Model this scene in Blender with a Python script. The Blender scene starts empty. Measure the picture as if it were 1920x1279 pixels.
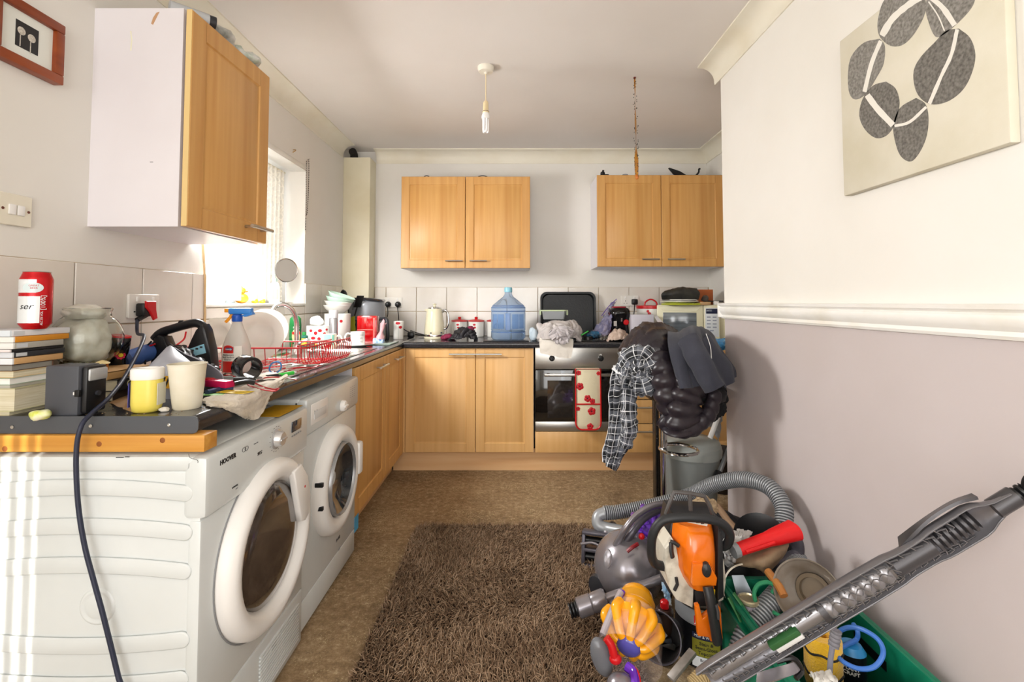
import bpy, bmesh, math, random
import numpy as np
from mathutils import Vector, Matrix, Euler, noise
random.seed(7)
PI = math.pi
C = bpy.context.scene.collection
sc = bpy.context.scene
# ---------------------------------------------------------------- camera
F = 900.0; PX = 965.0; PY = 531.0; CH = 1.175; PITCH = math.atan(36.0 / F)
cam = bpy.data.cameras.new('camera'); camo = bpy.data.objects.new('camera', cam); C.objects.link(camo)
cam.sensor_width = 36.0; cam.lens = F / 1920 * 36; cam.sensor_fit = 'HORIZONTAL'
cam.shift_x = (960 - PX) / 1920; cam.shift_y = (PY - 639.5) / 1920
cam.clip_start = 0.02; cam.clip_end = 60
camo.location = (0, 0, CH); camo.rotation_euler = (PI / 2 + PITCH, 0, 0)
sc.camera = camo
# ---------------------------------------------------------------- world, lights, exposure
w = bpy.data.worlds.new('sky'); sc.world = w; w.use_nodes = True
bg = w.node_tree.nodes['Background']; bg.inputs[0].default_value = (0.93, 0.97, 1.0, 1); bg.inputs[1].default_value = 2.3
def area(name, loc, rot, sx, sy, power, col=(1, 1, 1)):
    l = bpy.data.lights.new(name, 'AREA'); l.shape = 'RECTANGLE'; l.size = sx; l.size_y = sy; l.energy = power; l.color = col
    o = bpy.data.objects.new(name, l); C.objects.link(o); o.location = loc; o.rotation_euler = rot
    return o
area('daylight_rear_doors', (-0.05, -2.05, 1.25), (PI / 2, 0, 0), 2.1, 2.1, 39, (0.985, 0.99, 1))
area('daylight_kitchen_window', (-1.385, 2.35, 1.66), (0, -PI / 2 + 0.7, 0), 0.42, 0.40, 26, (1, 0.99, 0.97))
area('fill_dining_side', (-1.55, -0.95, 1.5), (0, -PI / 2, 0), 1.0, 1.1, 27, (1, 1, 1))  # added back-fill lamp for the right wall and rug, on the unseen side
sun = bpy.data.lights.new('sun', 'SUN'); sun.energy = 3.5; sun.angle = 0.003; sun.color = (1, 0.96, 0.88)
suno = bpy.data.objects.new('sun', sun); C.objects.link(suno)
SUND = Vector((-0.42, 1.0, -0.36)).normalized()
suno.rotation_euler = SUND.to_track_quat('-Z', 'Y').to_euler(); suno.location = (1, -4, 4)
sc.view_settings.view_transform = 'Standard'; sc.view_settings.look = 'None'
sc.view_settings.exposure = 0.53; sc.view_settings.gamma = 1.0; sc.view_settings.use_curve_mapping = False
# ---------------------------------------------------------------- pixel -> world helpers (to read real positions off the photo)
_cp, _sp = math.cos(PITCH), math.sin(PITCH)
def P(px, py, Y=None, X=None, Z=None):
    xc = (px - PX) / F; yc = -(py - PY) / F
    d = Vector((xc, _cp - yc * _sp, _sp + yc * _cp))
    if Y is not None: t = Y / d.y
    elif X is not None: t = X / d.x
    else: t = (Z - CH) / d.z
    return Vector((0, 0, CH)) + d * t
def S(Y): return F / Y          # pixels per metre at depth Y
# ---------------------------------------------------------------- geometry
class G:
    def __init__(s, v=None, f=None): s.v = [Vector(a) for a in (v or [])]; s.f = list(f or []); s.m = [0] * len(s.f); s.uv = []
    def add(s, o, mi=None):
        n = len(s.v); 
        if o.uv or s.uv:
            s.uv = (s.uv or [(0, 0)] * n) + (o.uv or [(0, 0)] * len(o.v))
        s.v += o.v; s.f += [tuple(i + n for i in f) for f in o.f]
        s.m += ([mi] * len(o.f) if mi is not None else o.m); return s
    def xf(s, M): s.v = [M @ a for a in s.v]; return s
    def at(s, x=0, y=0, z=0): return s.xf(Matrix.Translation((x, y, z)))
    def rot(s, a, ax='Z'): return s.xf(Matrix.Rotation(math.radians(a), 4, ax))
    def sc(s, x, y=None, z=None):
        y = x if y is None else y; z = x if z is None else z
        s.v = [Vector((a.x * x, a.y * y, a.z * z)) for a in s.v]; return s
    def mat(s, i): s.m = [i] * len(s.f); return s
    def to(s, p, q, roll=0):      # local +Z from p to q (length kept)
        d = (Vector(q) - Vector(p)).normalized()
        return s.xf(Matrix.Translation(Vector(p)) @ d.to_track_quat('Z', 'Y').to_matrix().to_4x4() @ Matrix.Rotation(math.radians(roll), 4, 'Z'))
def frombm(bm):
    bm.verts.ensure_lookup_table(); bm.verts.index_update()
    g = G([v.co.copy() for v in bm.verts], [tuple(v.index for v in f.verts) for f in bm.faces]); bm.free(); return g
def box(x0, x1, y0, y1, z0, z1, b=0, seg=2):
    x0, x1 = min(x0, x1), max(x0, x1); y0, y1 = min(y0, y1), max(y0, y1); z0, z1 = min(z0, z1), max(z0, z1)
    if b <= 0:
        return G([(x, y, z) for z in (z0, z1) for y in (y0, y1) for x in (x0, x1)],
                 [(0, 2, 3, 1), (4, 5, 7, 6), (0, 1, 5, 4), (2, 6, 7, 3), (0, 4, 6, 2), (1, 3, 7, 5)])
    bm = bmesh.new(); bmesh.ops.create_cube(bm, size=1)
    for v in bm.verts: v.co = Vector(((x0 + x1) / 2 + v.co.x * (x1 - x0), (y0 + y1) / 2 + v.co.y * (y1 - y0), (z0 + z1) / 2 + v.co.z * (z1 - z0)))
    b = min(b, 0.49 * min(x1 - x0, y1 - y0, z1 - z0))
    bmesh.ops.bevel(bm, geom=bm.edges[:], offset=b, segments=seg, profile=0.5, affect='EDGES'); return frombm(bm)
def cbox(cx, cy, cz, sx, sy, sz, b=0): return box(cx - sx / 2, cx + sx / 2, cy - sy / 2, cy + sy / 2, cz - sz / 2, cz + sz / 2, b)
def lathe(prof, n=32, a0=0, a1=360):
    g = G(); full = abs(a1 - a0) >= 360; m = n if full else n + 1; rings = []
    for r, z in prof:
        if r < 1e-6: g.v.append(Vector((0, 0, z))); rings.append([len(g.v) - 1] * m); continue
        k = len(g.v)
        for i in range(m):
            a = math.radians(a0 + (a1 - a0) * i / n); g.v.append(Vector((r * math.cos(a), r * math.sin(a), z)))
        rings.append(list(range(k, k + m)))
    for A, B in zip(rings, rings[1:]):
        for i in range(n):
            j = (i + 1) % m
            f = [A[i], A[j], B[j], B[i]]; f2 = []
            for q in f:
                if q not in f2: f2.append(q)
            if len(f2) > 2: g.f.append(tuple(f2))
    g.m = [0] * len(g.f); return g
def tin(r, h, n=32, b=0.002): return lathe([(0, 0), (r - b, 0), (r, b), (r, h - b), (r - b, h), (0, h)], n)
def crom(pts, k):
    pts = [Vector(p) for p in pts]
    if len(pts) < 3: 
        return [pts[0].lerp(pts[1], i / k) for i in range(k + 1)]
    P_ = [2 * pts[0] - pts[1]] + pts + [2 * pts[-1] - pts[-2]]; out = []
    for i in range(1, len(P_) - 2):
        a, b, c, d = P_[i - 1:i + 3]
        for j in range(k):
            t = j / k; out.append(0.5 * (2 * b + (c - a) * t + (2 * a - 5 * b + 4 * c - d) * t * t + (3 * b - a - 3 * c + d) * t ** 3))
    out.append(pts[-1]); return out
def tube(pts, r, n=8, smooth=0, closed=False, cap=True, flat=1.0):
    pts = [Vector(p) for p in pts]
    if smooth:
        if closed: 
            m = len(pts); q = crom(pts[-2:] + pts + pts[:2], smooth); pts = q[2 * smooth:(2 + m) * smooth]
        else: pts = crom(pts, smooth)
    N = len(pts); g = G(); rs = r if callable(r) else (lambda t: r)
    T = []
    for i in range(N):
        a = pts[(i - 1) % N] if (closed or i) else pts[0]; b = pts[(i + 1) % N] if (closed or i < N - 1) else pts[-1]
        d = b - a; T.append(d.normalized() if d.length > 1e-9 else Vector((0, 0, 1)))
    u = T[0].orthogonal().normalized()
    for i in range(N):
        u = (u - T[i] * u.dot(T[i])); u = u.normalized() if u.length > 1e-6 else T[i].orthogonal().normalized()
        v = T[i].cross(u); rr = rs(i / max(1, N - 1))
        for k in range(n):
            a = 2 * PI * k / n; g.v.append(pts[i] + u * (rr * math.cos(a)) + v * (rr * flat * math.sin(a)))
    L = N if closed else N - 1
    for i in range(L):
        for k in range(n):
            a = i * n + k; b = i * n + (k + 1) % n; c = ((i + 1) % N) * n + (k + 1) % n; d = ((i + 1) % N) * n + k
            g.f.append((a, b, c, d))
    if cap and not closed: g.f.append(tuple(reversed(range(n)))); g.f.append(tuple(range((N - 1) * n, N * n)))
    g.m = [0] * len(g.f); return g
def hose(pts, r, pitch=0.006, n=14, smooth=14, depth=0.12):
    q = crom(pts, smooth); L = [0]
    for a, b in zip(q, q[1:]): L.append(L[-1] + (b - a).length)
    m = int(L[-1] / pitch) * 4; out = []; j = 0
    for i in range(m + 1):
        s = L[-1] * i / m
        while j < len(L) - 2 and L[j + 1] < s: j += 1
        t = (s - L[j]) / max(1e-9, L[j + 1] - L[j]); out.append(q[j].lerp(q[j + 1], t))
    g = tube(out, lambda t: r * (1, 1.03, 1, 1 - depth)[int(round(t * m)) % 4], n)
    for i in range(m):
        if i % 4 in (2, 3): g.m[i * n:(i + 1) * n] = [1] * n
    return g
def prism(poly, h, b=0, seg=1):   # poly in XY, extruded along +Z
    bm = bmesh.new(); vs = [bm.verts.new((p[0], p[1], 0)) for p in poly]; f = bm.faces.new(vs)
    r = bmesh.ops.extrude_face_region(bm, geom=[f]); 
    for e in r['geom']:
        if isinstance(e, bmesh.types.BMVert): e.co.z += h
    bmesh.ops.recalc_face_normals(bm, faces=bm.faces[:])
    if b > 0:
        ed = [e for e in bm.edges if len(e.link_faces) == 2 and (abs(e.verts[0].co.z - e.verts[1].co.z) < 1e-9)]
        bmesh.ops.bevel(bm, geom=ed, offset=b, segments=seg, profile=0.5, affect='EDGES')
    return frombm(bm)
def rrect(w, h, r, n=5, cx=0, cy=0):
    out = []
    for sx, sy, a0 in ((1, 1, 0), (-1, 1, 90), (-1, -1, 180), (1, -1, 270)):
        for i in range(n + 1):
            a = math.radians(a0 + 90 * i / n); out.append((cx + sx * (w / 2 - r) + r * math.cos(a), cy + sy * (h / 2 - r) + r * math.sin(a)))
    return out
def circ(r, n=24, cx=0, cy=0, ry=None): return [(cx + r * math.cos(2 * PI * i / n), cy + (ry or r) * math.sin(2 * PI * i / n)) for i in range(n)]
def loft(secs, cap=True):         # list of equal-length rings
    g = G(); n = len(secs[0])
    for s_ in secs: g.v += [Vector(p) for p in s_]
    for i in range(len(secs) - 1):
        for k in range(n):
            a = i * n + k; b = i * n + (k + 1) % n; g.f.append((a, b, b + n, a + n))
    if cap: g.f.append(tuple(reversed(range(n)))); g.f.append(tuple(range((len(secs) - 1) * n, len(secs) * n)))
    g.m = [0] * len(g.f); return g
def rloft(levels, r, n=5):        # levels (w,h,z[,cx,cy]) of rounded rectangles in XY
    return loft([[Vector((x, y, L[2])) for x, y in rrect(L[0], L[1], min(r, L[0] * .49, L[1] * .49), n, *(L[3:5] if len(L) > 3 else ()))] for L in levels])
def nz(p, o=0): return noise.noise(Vector(p) + Vector((o, o * 1.7, -o)))
def ell(rx, ry, rz, nu=20, nv=12, amp=0, fr=20, seed=0):
    g = lathe([(math.cos(a) if 0 < i < nv else 0, math.sin(a)) for i, a in enumerate([-PI / 2 + PI * i / nv for i in range(nv + 1)])], nu); g.sc(rx, ry, rz)
    if amp:
        g.v = [v * (1 + amp * (nz(v * fr, seed) + 0.6 * abs(nz(v * fr * 2.2, seed + 9)))) for v in g.v]
    return g
def sheet(rows, ku=6, kv=6, amp=0.0, fr=(4, 4), seed=0, th=0.003, uvs=None, fold=None, closed=False):
    # rows: control points -> smooth surface with folds and thickness
    R = [crom([Vector(p) for p in r], ku) for r in rows]; cols = list(zip(*R)); Cc = [crom(c, kv) for c in cols]
    nu = len(Cc); nv = len(Cc[0]); pt = [[Cc[i][j] for i in range(nu)] for j in range(nv)]
    def nrm(j, i):
        a = pt[j][min(i + 1, nu - 1)] - pt[j][max(i - 1, 0)]; b = pt[min(j + 1, nv - 1)][i] - pt[max(j - 1, 0)][i]
        n_ = a.cross(b); return n_.normalized() if n_.length > 1e-12 else Vector((0, 0, 1))
    def disp():
        N = [[nrm(j, i) for i in range(nu)] for j in range(nv)]; q = []
        for j in range(nv):
            row = []
            for i in range(nu):
                u = i / (nu - 1); v = j / (nv - 1)
                d = amp * (noise.noise(Vector((u * fr[0], v * fr[1], seed))) + 0.5 * noise.noise(Vector((u * fr[0] * 2.3, v * fr[1] * 2.1, seed + 5))))
                if fold: d += fold(u, v)
                row.append(pt[j][i] + N[j][i] * d)
            q.append(row)
        return q
    pt = disp(); N = [[nrm(j, i) for i in range(nu)] for j in range(nv)]
    g = G(); us = [0]; vs = [0]
    mj = nv // 2; mi = nu // 2
    for i in range(nu - 1): us.append(us[-1] + (pt[mj][i + 1] - pt[mj][i]).length)
    for j in range(nv - 1): vs.append(vs[-1] + (pt[j + 1][mi] - pt[j][mi]).length)
    for s_ in (0, 1):
        for j in range(nv):
            for i in range(nu): g.v.append(pt[j][i] - N[j][i] * (th * s_)); g.uv.append((us[i], vs[j]))
    K = nu * nv
    for j in range(nv - 1):
        for i in range(nu - 1):
            a = j * nu + i; g.f.append((a, a + 1, a + nu + 1, a + nu)); g.f.append((a + K, a + nu + K, a + nu + 1 + K, a + 1 + K))
    per = [i for i in range(nu)] + [j * nu + nu - 1 for j in range(1, nv)] + [(nv - 1) * nu + i for i in range(nu - 2, -1, -1)] + [j * nu for j in range(nv - 2, 0, -1)]
    for a, b in zip(per, per[1:] + per[:1]): g.f.append((a, a + K, b + K, b))
    g.m = [0] * len(g.f); return g
def text(s_, size, ext=0.0004, align='CENTER', shear=0, bold=0):
    cu = bpy.data.curves.new('text', 'FONT'); cu.body = s_; cu.size = size; cu.extrude = ext; cu.align_x = align; cu.align_y = 'CENTER'; cu.shear = shear; cu.offset = bold; cu.resolution_u = 2
    o = bpy.data.objects.new('text', cu); me = bpy.data.meshes.new_from_object(o)
    g = G([v.co.copy() for v in me.vertices], [tuple(p.vertices) for p in me.polygons])
    bpy.data.objects.remove(o); bpy.data.curves.remove(cu); bpy.data.meshes.remove(me); return g
def basis(o, x, y):               # matrix with local x,y given (for decals): z = x cross y
    x = Vector(x).normalized(); y = Vector(y); z = x.cross(y).normalized(); y = z.cross(x)
    return Matrix(((x.x, y.x, z.x, o[0]), (x.y, y.y, z.y, o[1]), (x.z, y.z, z.z, o[2]), (0, 0, 0, 1)))
# ---------------------------------------------------------------- objects
def mesh(name, g, mats, smooth=35):
    me = bpy.data.meshes.new(name); me.from_pydata([tuple(v) for v in g.v], [], g.f)
    if not isinstance(mats, (list, tuple)): mats = [mats]
    for m in mats: me.materials.append(m)
    if len(mats) > 1: me.polygons.foreach_set('material_index', g.m)
    if g.uv:
        l = me.uv_layers.new(name='UVMap'); idx = np.empty(len(me.loops), dtype=np.int32); me.loops.foreach_get('vertex_index', idx)
        l.data.foreach_set('uv', np.array(g.uv, dtype=np.float32)[idx].ravel())
    me.polygons.foreach_set('use_smooth', [True] * len(me.polygons))
    bm = bmesh.new(); bm.from_mesh(me); bmesh.ops.recalc_face_normals(bm, faces=bm.faces[:]); bm.to_mesh(me); bm.free()
    me.set_sharp_from_angle(angle=math.radians(smooth)); me.update(); return me
def tag(o, label=None, cat=None, group=None, kind=None):
    if label: o['label'] = label
    if cat: o['category'] = cat
    if group: o['group'] = group
    if kind: o['kind'] = kind
    return o
MAT = {}
def mtx(o): return Matrix.Translation(o.location) @ o.rotation_euler.to_matrix().to_4x4()
def thing(name, label, cat, loc=(0, 0, 0), rz=0, group=None, rot=None):
    o = bpy.data.objects.new(name, None); C.objects.link(o); o.empty_display_size = 0.05
    o.location = loc; o.rotation_euler = rot if rot else (0, 0, math.radians(rz)); return tag(o, label, cat, group)
def part(name, g, mats, parent, world=False, label=None, smooth=35, kind=None):
    if world:
        m = Matrix.Identity(4); p = parent
        if p.type == 'EMPTY' or p.parent is None: m = mtx(p)
        else: m = mtx(p.parent) @ mtx(p)
        g.xf(m.inverted())
    o = bpy.data.objects.new(name, mesh(name, g, mats, smooth)); C.objects.link(o); o.parent = parent
    return tag(o, label, kind=kind)
def solo(name, g, mats, label, cat, group=None, smooth=35, kind=None):   # one-mesh thing given in world coordinates
    xs = [v.x for v in g.v]; ys = [v.y for v in g.v]; zs = [v.z for v in g.v]
    c = Vector(((min(xs) + max(xs)) / 2, (min(ys) + max(ys)) / 2, min(zs))); g.xf(Matrix.Translation(-c))
    o = bpy.data.objects.new(name, mesh(name, g, mats, smooth)); C.objects.link(o); o.location = c
    return tag(o, label, cat, group, kind)
def struct(name, g, mats, label=None, smooth=35):
    o = bpy.data.objects.new(name, mesh(name, g, mats, smooth)); C.objects.link(o); o['kind'] = 'structure'
    if label: o['label'] = label
    return o
def dup(root, loc, rot=None, label=None, group=None):
    r = root.copy(); C.objects.link(r); r.location = loc
    if rot is not None: r.rotation_euler = rot
    if label: r['label'] = label
    if group: r['group'] = group
    for ch in list(root.children):
        c = ch.copy(); C.objects.link(c); c.parent = r
        for k in list(ch.children):
            d = k.copy(); C.objects.link(d); d.parent = c
    return r
# ---------------------------------------------------------------- materials
def lin(h):
    if isinstance(h, str):
        h = h.lstrip('#'); c = [int(h[i:i + 2], 16) / 255 for i in (0, 2, 4)]
    else: c = h
    return tuple((x / 12.92 if x <= 0.04045 else ((x + 0.055) / 1.055) ** 2.4) for x in c) + (1,)
def mat(name, col, rough=0.5, metal=0, col2=None, vs=8, vst=(1, 1, 1), bump=0, bs=40, bst=(1, 1, 1), trans=0, alpha=1, ior=1.45, coat=0, emit=0, spec=None, lo=0.35, hi=0.65, det=4, sheen=0, uv=False, sub=0):
    if name in MAT: return MAT[name]
    m = bpy.data.materials.new(name); m.use_nodes = True; nt = m.node_tree; b = nt.nodes['Principled BSDF']
    b.inputs['Base Color'].default_value = lin(col); b.inputs['Roughness'].default_value = rough; b.inputs['Metallic'].default_value = metal
    b.inputs['Transmission Weight'].default_value = trans; b.inputs['Alpha'].default_value = alpha; b.inputs['IOR'].default_value = ior
    b.inputs['Coat Weight'].default_value = coat; b.inputs['Coat Roughness'].default_value = 0.08
    if sheen: b.inputs['Sheen Weight'].default_value = sheen; b.inputs['Sheen Roughness'].default_value = .5
    if sub: b.inputs['Subsurface Weight'].default_value = sub; b.inputs['Subsurface Scale'].default_value = .01
    if spec is not None: b.inputs['Specular IOR Level'].default_value = spec
    if emit: b.inputs['Emission Color'].default_value = lin(col); b.inputs['Emission Strength'].default_value = emit
    def co(st, sc_):
        t = nt.nodes.new('ShaderNodeTexCoord'); mp = nt.nodes.new('ShaderNodeMapping'); mp.inputs['Scale'].default_value = [a for a in st]
        nt.links.new(t.outputs['UV' if uv else 'Object'], mp.inputs[0]); n = nt.nodes.new('ShaderNodeTexNoise'); n.inputs['Scale'].default_value = sc_; n.inputs['Detail'].default_value = det
        nt.links.new(mp.outputs[0], n.inputs[0]); return n
    if col2:
        n = co(vst, vs); r = nt.nodes.new('ShaderNodeValToRGB'); r.color_ramp.elements[0].position = lo; r.color_ramp.elements[1].position = hi
        r.color_ramp.elements[0].color = lin(col); r.color_ramp.elements[1].color = lin(col2); nt.links.new(n.outputs[0], r.inputs[0]); nt.links.new(r.outputs[0], b.inputs['Base Color'])
    if bump:
        n = co(bst, bs); bp = nt.nodes.new('ShaderNodeBump'); bp.inputs['Strength'].default_value = bump; bp.inputs['Distance'].default_value = 0.004
        nt.links.new(n.outputs[0], bp.inputs['Height']); nt.links.new(bp.outputs[0], b.inputs['Normal'])
    MAT[name] = m; return m
def nodes(m): return m.node_tree, m.node_tree.nodes['Principled BSDF']
white = mat('white_plastic', 'F0EEEA', 0.35)
enamel = mat('white_enamel', 'D8DCDB', 0.2, col2='CFD3D1', vs=3)
black = mat('black_plastic', '141416', 0.35)
dgrey = mat('dark_grey_plastic', '2E2F33', 0.4)
chrome = mat('chrome', 'D8D8D8', 0.12, 1)
steel = mat('brushed_steel', 'B9B7B2', 0.3, 1, bump=0.05, bs=30, bst=(1, 40, 40))
nickel = mat('satin_nickel', 'C2BFB8', 0.32, 1)
red = mat('red_plastic', 'C4161C', 0.3)
# ================================================================ ROOM
XL = -1.37; XR = 1.07; XR2 = 1.60; YB = 3.96; YC = 2.45; ZC = 2.43; YR = -2.2; ZT = 0.90
paint = mat('cream_white_paint', 'EAE7E1', 0.75, col2='E2DED5', vs=1.6, bump=0.15, bs=25, lo=.3, hi=.8)
ceilp = mat('ceiling_paint', 'E7E2DD', 0.8, col2='DFD9D3', vs=1.2, bump=0.08, bs=20)
mauve = mat('mauve_grey_paint', 'C6BCBB', 0.7, col2='BEB3B0', vs=1.5, bump=0.12, bs=25)
covem = mat('cream_coving_gloss', 'E9E4D4', 0.45, col2='E0D8C2', vs=4, lo=.45, hi=.8)
gloss = mat('white_gloss_trim', 'F1EFEA', 0.3, col2='E4DFD2', vs=6, lo=.5, hi=.8)
tilem = mat('white_glazed_tile', 'E6E1DA', 0.12, col2='DDD6CB', vs=4, bump=0.35, bs=7, coat=.4)
grout = mat('dirty_grout', 'B49B78', 0.85, col2='CFC3AC', vs=12)
# floor : worn brown concrete with backing residue
floorm = mat('worn_brown_screed', '6B553D', 0.85, bump=0.5, bs=90)
nt, b = nodes(floorm)
tc = nt.nodes.new('ShaderNodeTexCoord')
def ntex(sc_, det=6, rough=.6, vec=None):
    n = nt.nodes.new('ShaderNodeTexNoise'); n.inputs['Scale'].default_value = sc_; n.inputs['Detail'].default_value = det; n.inputs['Roughness'].default_value = rough
    nt.links.new(vec or tc.outputs['Object'], n.inputs[0]); return n
def ramp(src, stops):
    r = nt.nodes.new('ShaderNodeValToRGB'); e = r.color_ramp.elements
    while len(e) < len(stops): e.new(.5)
    for k, (p, c) in enumerate(stops): e[k].position = p; e[k].color = lin(c)
    nt.links.new(src, r.inputs[0]); return r
def mixc(a, b_, f, mode='MIX'):
    m = nt.nodes.new('ShaderNodeMix'); m.data_type = 'RGBA'; m.blend_type = mode
    for i, s_ in ((6, a), (7, b_)):
        if hasattr(s_, 'links'): nt.links.new(s_, m.inputs[i])
        else: m.inputs[i].default_value = lin(s_)
    if hasattr(f, 'links'): nt.links.new(f, m.inputs[0])
    else: m.inputs[0].default_value = f
    return m.outputs[2]
big = ramp(ntex(2.2, 8, .65).outputs[0], [(.3, '65503A'), (.45, '8C7455'), (.6, 'A58C6A'), (.75, 'BCA684')])
fine = ramp(ntex(34, 8, .8).outputs[0], [(.38, '4A3722'), (.48, '836B4A'), (.56, 'A0876A'), (.66, 'E2D2AC')])
c1 = mixc(big.outputs[0], fine.outputs[0], .5)
speck = ramp(ntex(140, 3, .8).outputs[0], [(.56, '000000'), (.62, 'FFFFFF')])
blot = ramp(ntex(5, 5, .7).outputs[0], [(.45, '000000'), (.65, 'FFFFFF')])
sm = nt.nodes.new('ShaderNodeMath'); sm.operation = 'MULTIPLY'; nt.links.new(speck.outputs[0], sm.inputs[0]); nt.links.new(blot.outputs[0], sm.inputs[1])
nt.links.new(mixc(c1, 'E0D0A6', sm.outputs[0]), b.inputs['Base Color'])
struct('floor', box(-1.7, XR2 + .1, YR - .1, YB + .1, -0.1, 0), floorm, 'worn brown bare concrete kitchen floor')
struct('ceiling', box(-1.7, XR2 + .1, YR - .1, YB + .1, ZC, ZC + .1), ceilp, 'off-white painted ceiling')
# left wall with kitchen window opening and an added, unseen dining-side window behind the camera
WY0, WY1, WZ0, WZ1 = 2.12, 3.12, 1.165, 2.045
XO = XL - 0.30
def wall_x(x0, x1, y0, y1, holes):   # holes (y0,y1,z0,z1) sorted by y
    g = G(); y = y0
    for a, b_, c, d in holes:
        g.add(box(x0, x1, y, a, 0, ZC)); g.add(box(x0, x1, a, b_, 0, c)); g.add(box(x0, x1, a, b_, d, ZC)); y = b_
    g.add(box(x0, x1, y, y1, 0, ZC)); return g
wl = struct('wall_left', wall_x(XO, XL, YR - .1, YB + .1, [(-1.5, -0.4, 0.95, 2.05), (WY0, WY1, WZ0, WZ1)]), paint, 'cream painted left wall')
wb = struct('wall_back', box(XL - .3, XR2 + .1, YB, YB + .12, 0, ZC), paint, 'cream painted back wall')
struct('wall_kitchen_right', box(XR2, XR2 + .12, YC - .1, YB + .1, 0, ZC), paint, 'kitchen side wall at the far right')
gr = G().add(box(XR, XR2 + .1, YR, YC, 1.13, ZC), 0).add(box(XR, XR2 + .1, YR, YC, 0, 1.13), 1)
struct('wall_right', gr, [paint, mauve], 'right wall, white above the dado rail and mauve below')
# rear wall with patio-door opening
rg = G().add(box(-1.7, -1.15, YR - .1, YR, 0, ZC)).add(box(1.0, XR2, YR - .1, YR, 0, ZC)).add(box(-1.15, 1.0, YR - .1, YR, 2.15, ZC))
struct('wall_rear', rg, paint)
fr = G()
for x in (-1.15, -0.08, 0.95): fr.add(box(x, x + .05, YR - .09, YR - .03, 0, 2.15, .004))
for z in (0, 2.1): fr.add(box(-1.15, 1.0, YR - .088, YR - .032, z, z + .05, .004))
struct('door_1', fr, white)
# boxed pipe column in the back-left corner
colx0, colx1 = XL, P(693, 420, Y=3.80).x
struct('trim_1', box(colx0, colx1, 3.80, YB, 0, 2.335, .004), mat('cream_boxing', 'E6DFC6', 0.5, col2='DDD4B6', vs=4), 'cream boxed-in pipe column in the corner')
# coving: concave quarter profile swept along a straight run
def cove(name, x0, y0, x1, y1, nx, ny, label=None, w=0.095, h=0.1):
    prof = [(0, h), (0.006, h), (0.008, h - .012)] + [(w - .012 - (w - .020) * math.cos(a) , (h - .014) - (h - .024) * math.sin(a)) for a in [PI / 2 * i / 8 for i in range(9)]] + [(w, .008), (w, 0), (0, 0)]
    g = G(); n = len(prof)
    for px, py in ((x0, y0), (x1, y1)):
        for a, d in prof: g.v.append(Vector((px + nx * a, py + ny * a, ZC - d)))
    for i in range(n): g.f.append((i, (i + 1) % n, (i + 1) % n + n, i + n))
    g.f += [tuple(range(n)), tuple(range(2 * n - 1, n - 1, -1))]; g.m = [0] * len(g.f)
    return struct(name, g, covem, label)
cove('trim_2', XL, YR, XL, 3.775, 1, 0, 'cream coving along the left wall')
cove('trim_3', colx1 + .005, YB, XR2, YB, 0, -1, 'cream coving along the back wall')
cove('trim_4', XR, YR, XR, YC + .06, -1, 0, 'cream coving on the right wall ending at the corner')
cove('trim_5', XR2, YC, XR2, YB, -1, 0, 'cream coving on the far right kitchen wall')
# dado rail
dprof = [(0, 0), (.012, .002), (.016, .010), (.014, .020), (.022, .030), (.028, .045), (.026, .055), (.020, .060), (.030, .068), (.032, .078), (0, .080)]
g = G(); n = len(dprof)
for y in (YR, YC + .012):
    for a, z in dprof: g.v.append(Vector((XR - a, y, 1.092 + z)))
for i in range(n): g.f.append((i, (i + 1) % n, (i + 1) % n + n, i + n))
g.f += [tuple(range(n)), tuple(range(2 * n - 1, n - 1, -1))]; g.m = [0] * len(g.f)
g.add(box(XR - .028, XR + .03, YC, YC + .026, 1.098, 1.168, .006))
struct('trim_6', g, gloss, 'white moulded dado rail on the right wall')
struct('baseboard_right', box(XR - .015, XR, YR, YC, 0, .1, .004), gloss)
# ---- window 1 (kitchen): frame, panes, sill, lace curtain
wf = G()
xf = XL - .25
for y in (WY0, (WY0 + WY1) / 2 - .03, WY1 - .06): wf.add(box(xf, xf + .05, y, y + .06, WZ0, WZ1, .005))
for z in (WZ0, WZ1 - .06): wf.add(box(xf + .002, xf + .048, WY0, WY1, z, z + .06, .005))
w1 = struct('window_1', wf, white, 'white framed kitchen window in the left wall')
glassm = mat('window_glass', 'FFFFFF', 0.0, trans=1, ior=1.02, spec=.2)
for y0, y1 in ((WY0 + .06, 2.59), (2.65, WY1 - .06)):
    o = part('pane', box(xf + .02, xf + .024, y0, y1, WZ0 + .06, WZ1 - .06), glassm, w1)
part('sill', box(XL - .2, XL + .012, WY0, WY1, WZ0 - .012, WZ0 + .004, .004), gloss, w1)
edge = G().add(box(XL, XL + .006, WY0 - .01, WY1 + .002, WZ1 - .004, WZ1 + .022, .002)).add(box(XL - .1, XL + .004, WY0, WY1, WZ1 - .012, WZ1 - .002, .002))
part('reveal_bead', edge, gloss, w1)
# window 2 (unseen, added behind the camera for the back-fill light)
wf = G()
for y in (-1.5, -.98, -.46): wf.add(box(XL - .2, XL - .15, y, y + .06, .95, 2.05, .004))
for z in (.95, 1.99): wf.add(box(XL - .198, XL - .152, -1.5, -.4, z, z + .06, .004))
struct('window_2', wf, white)
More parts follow.
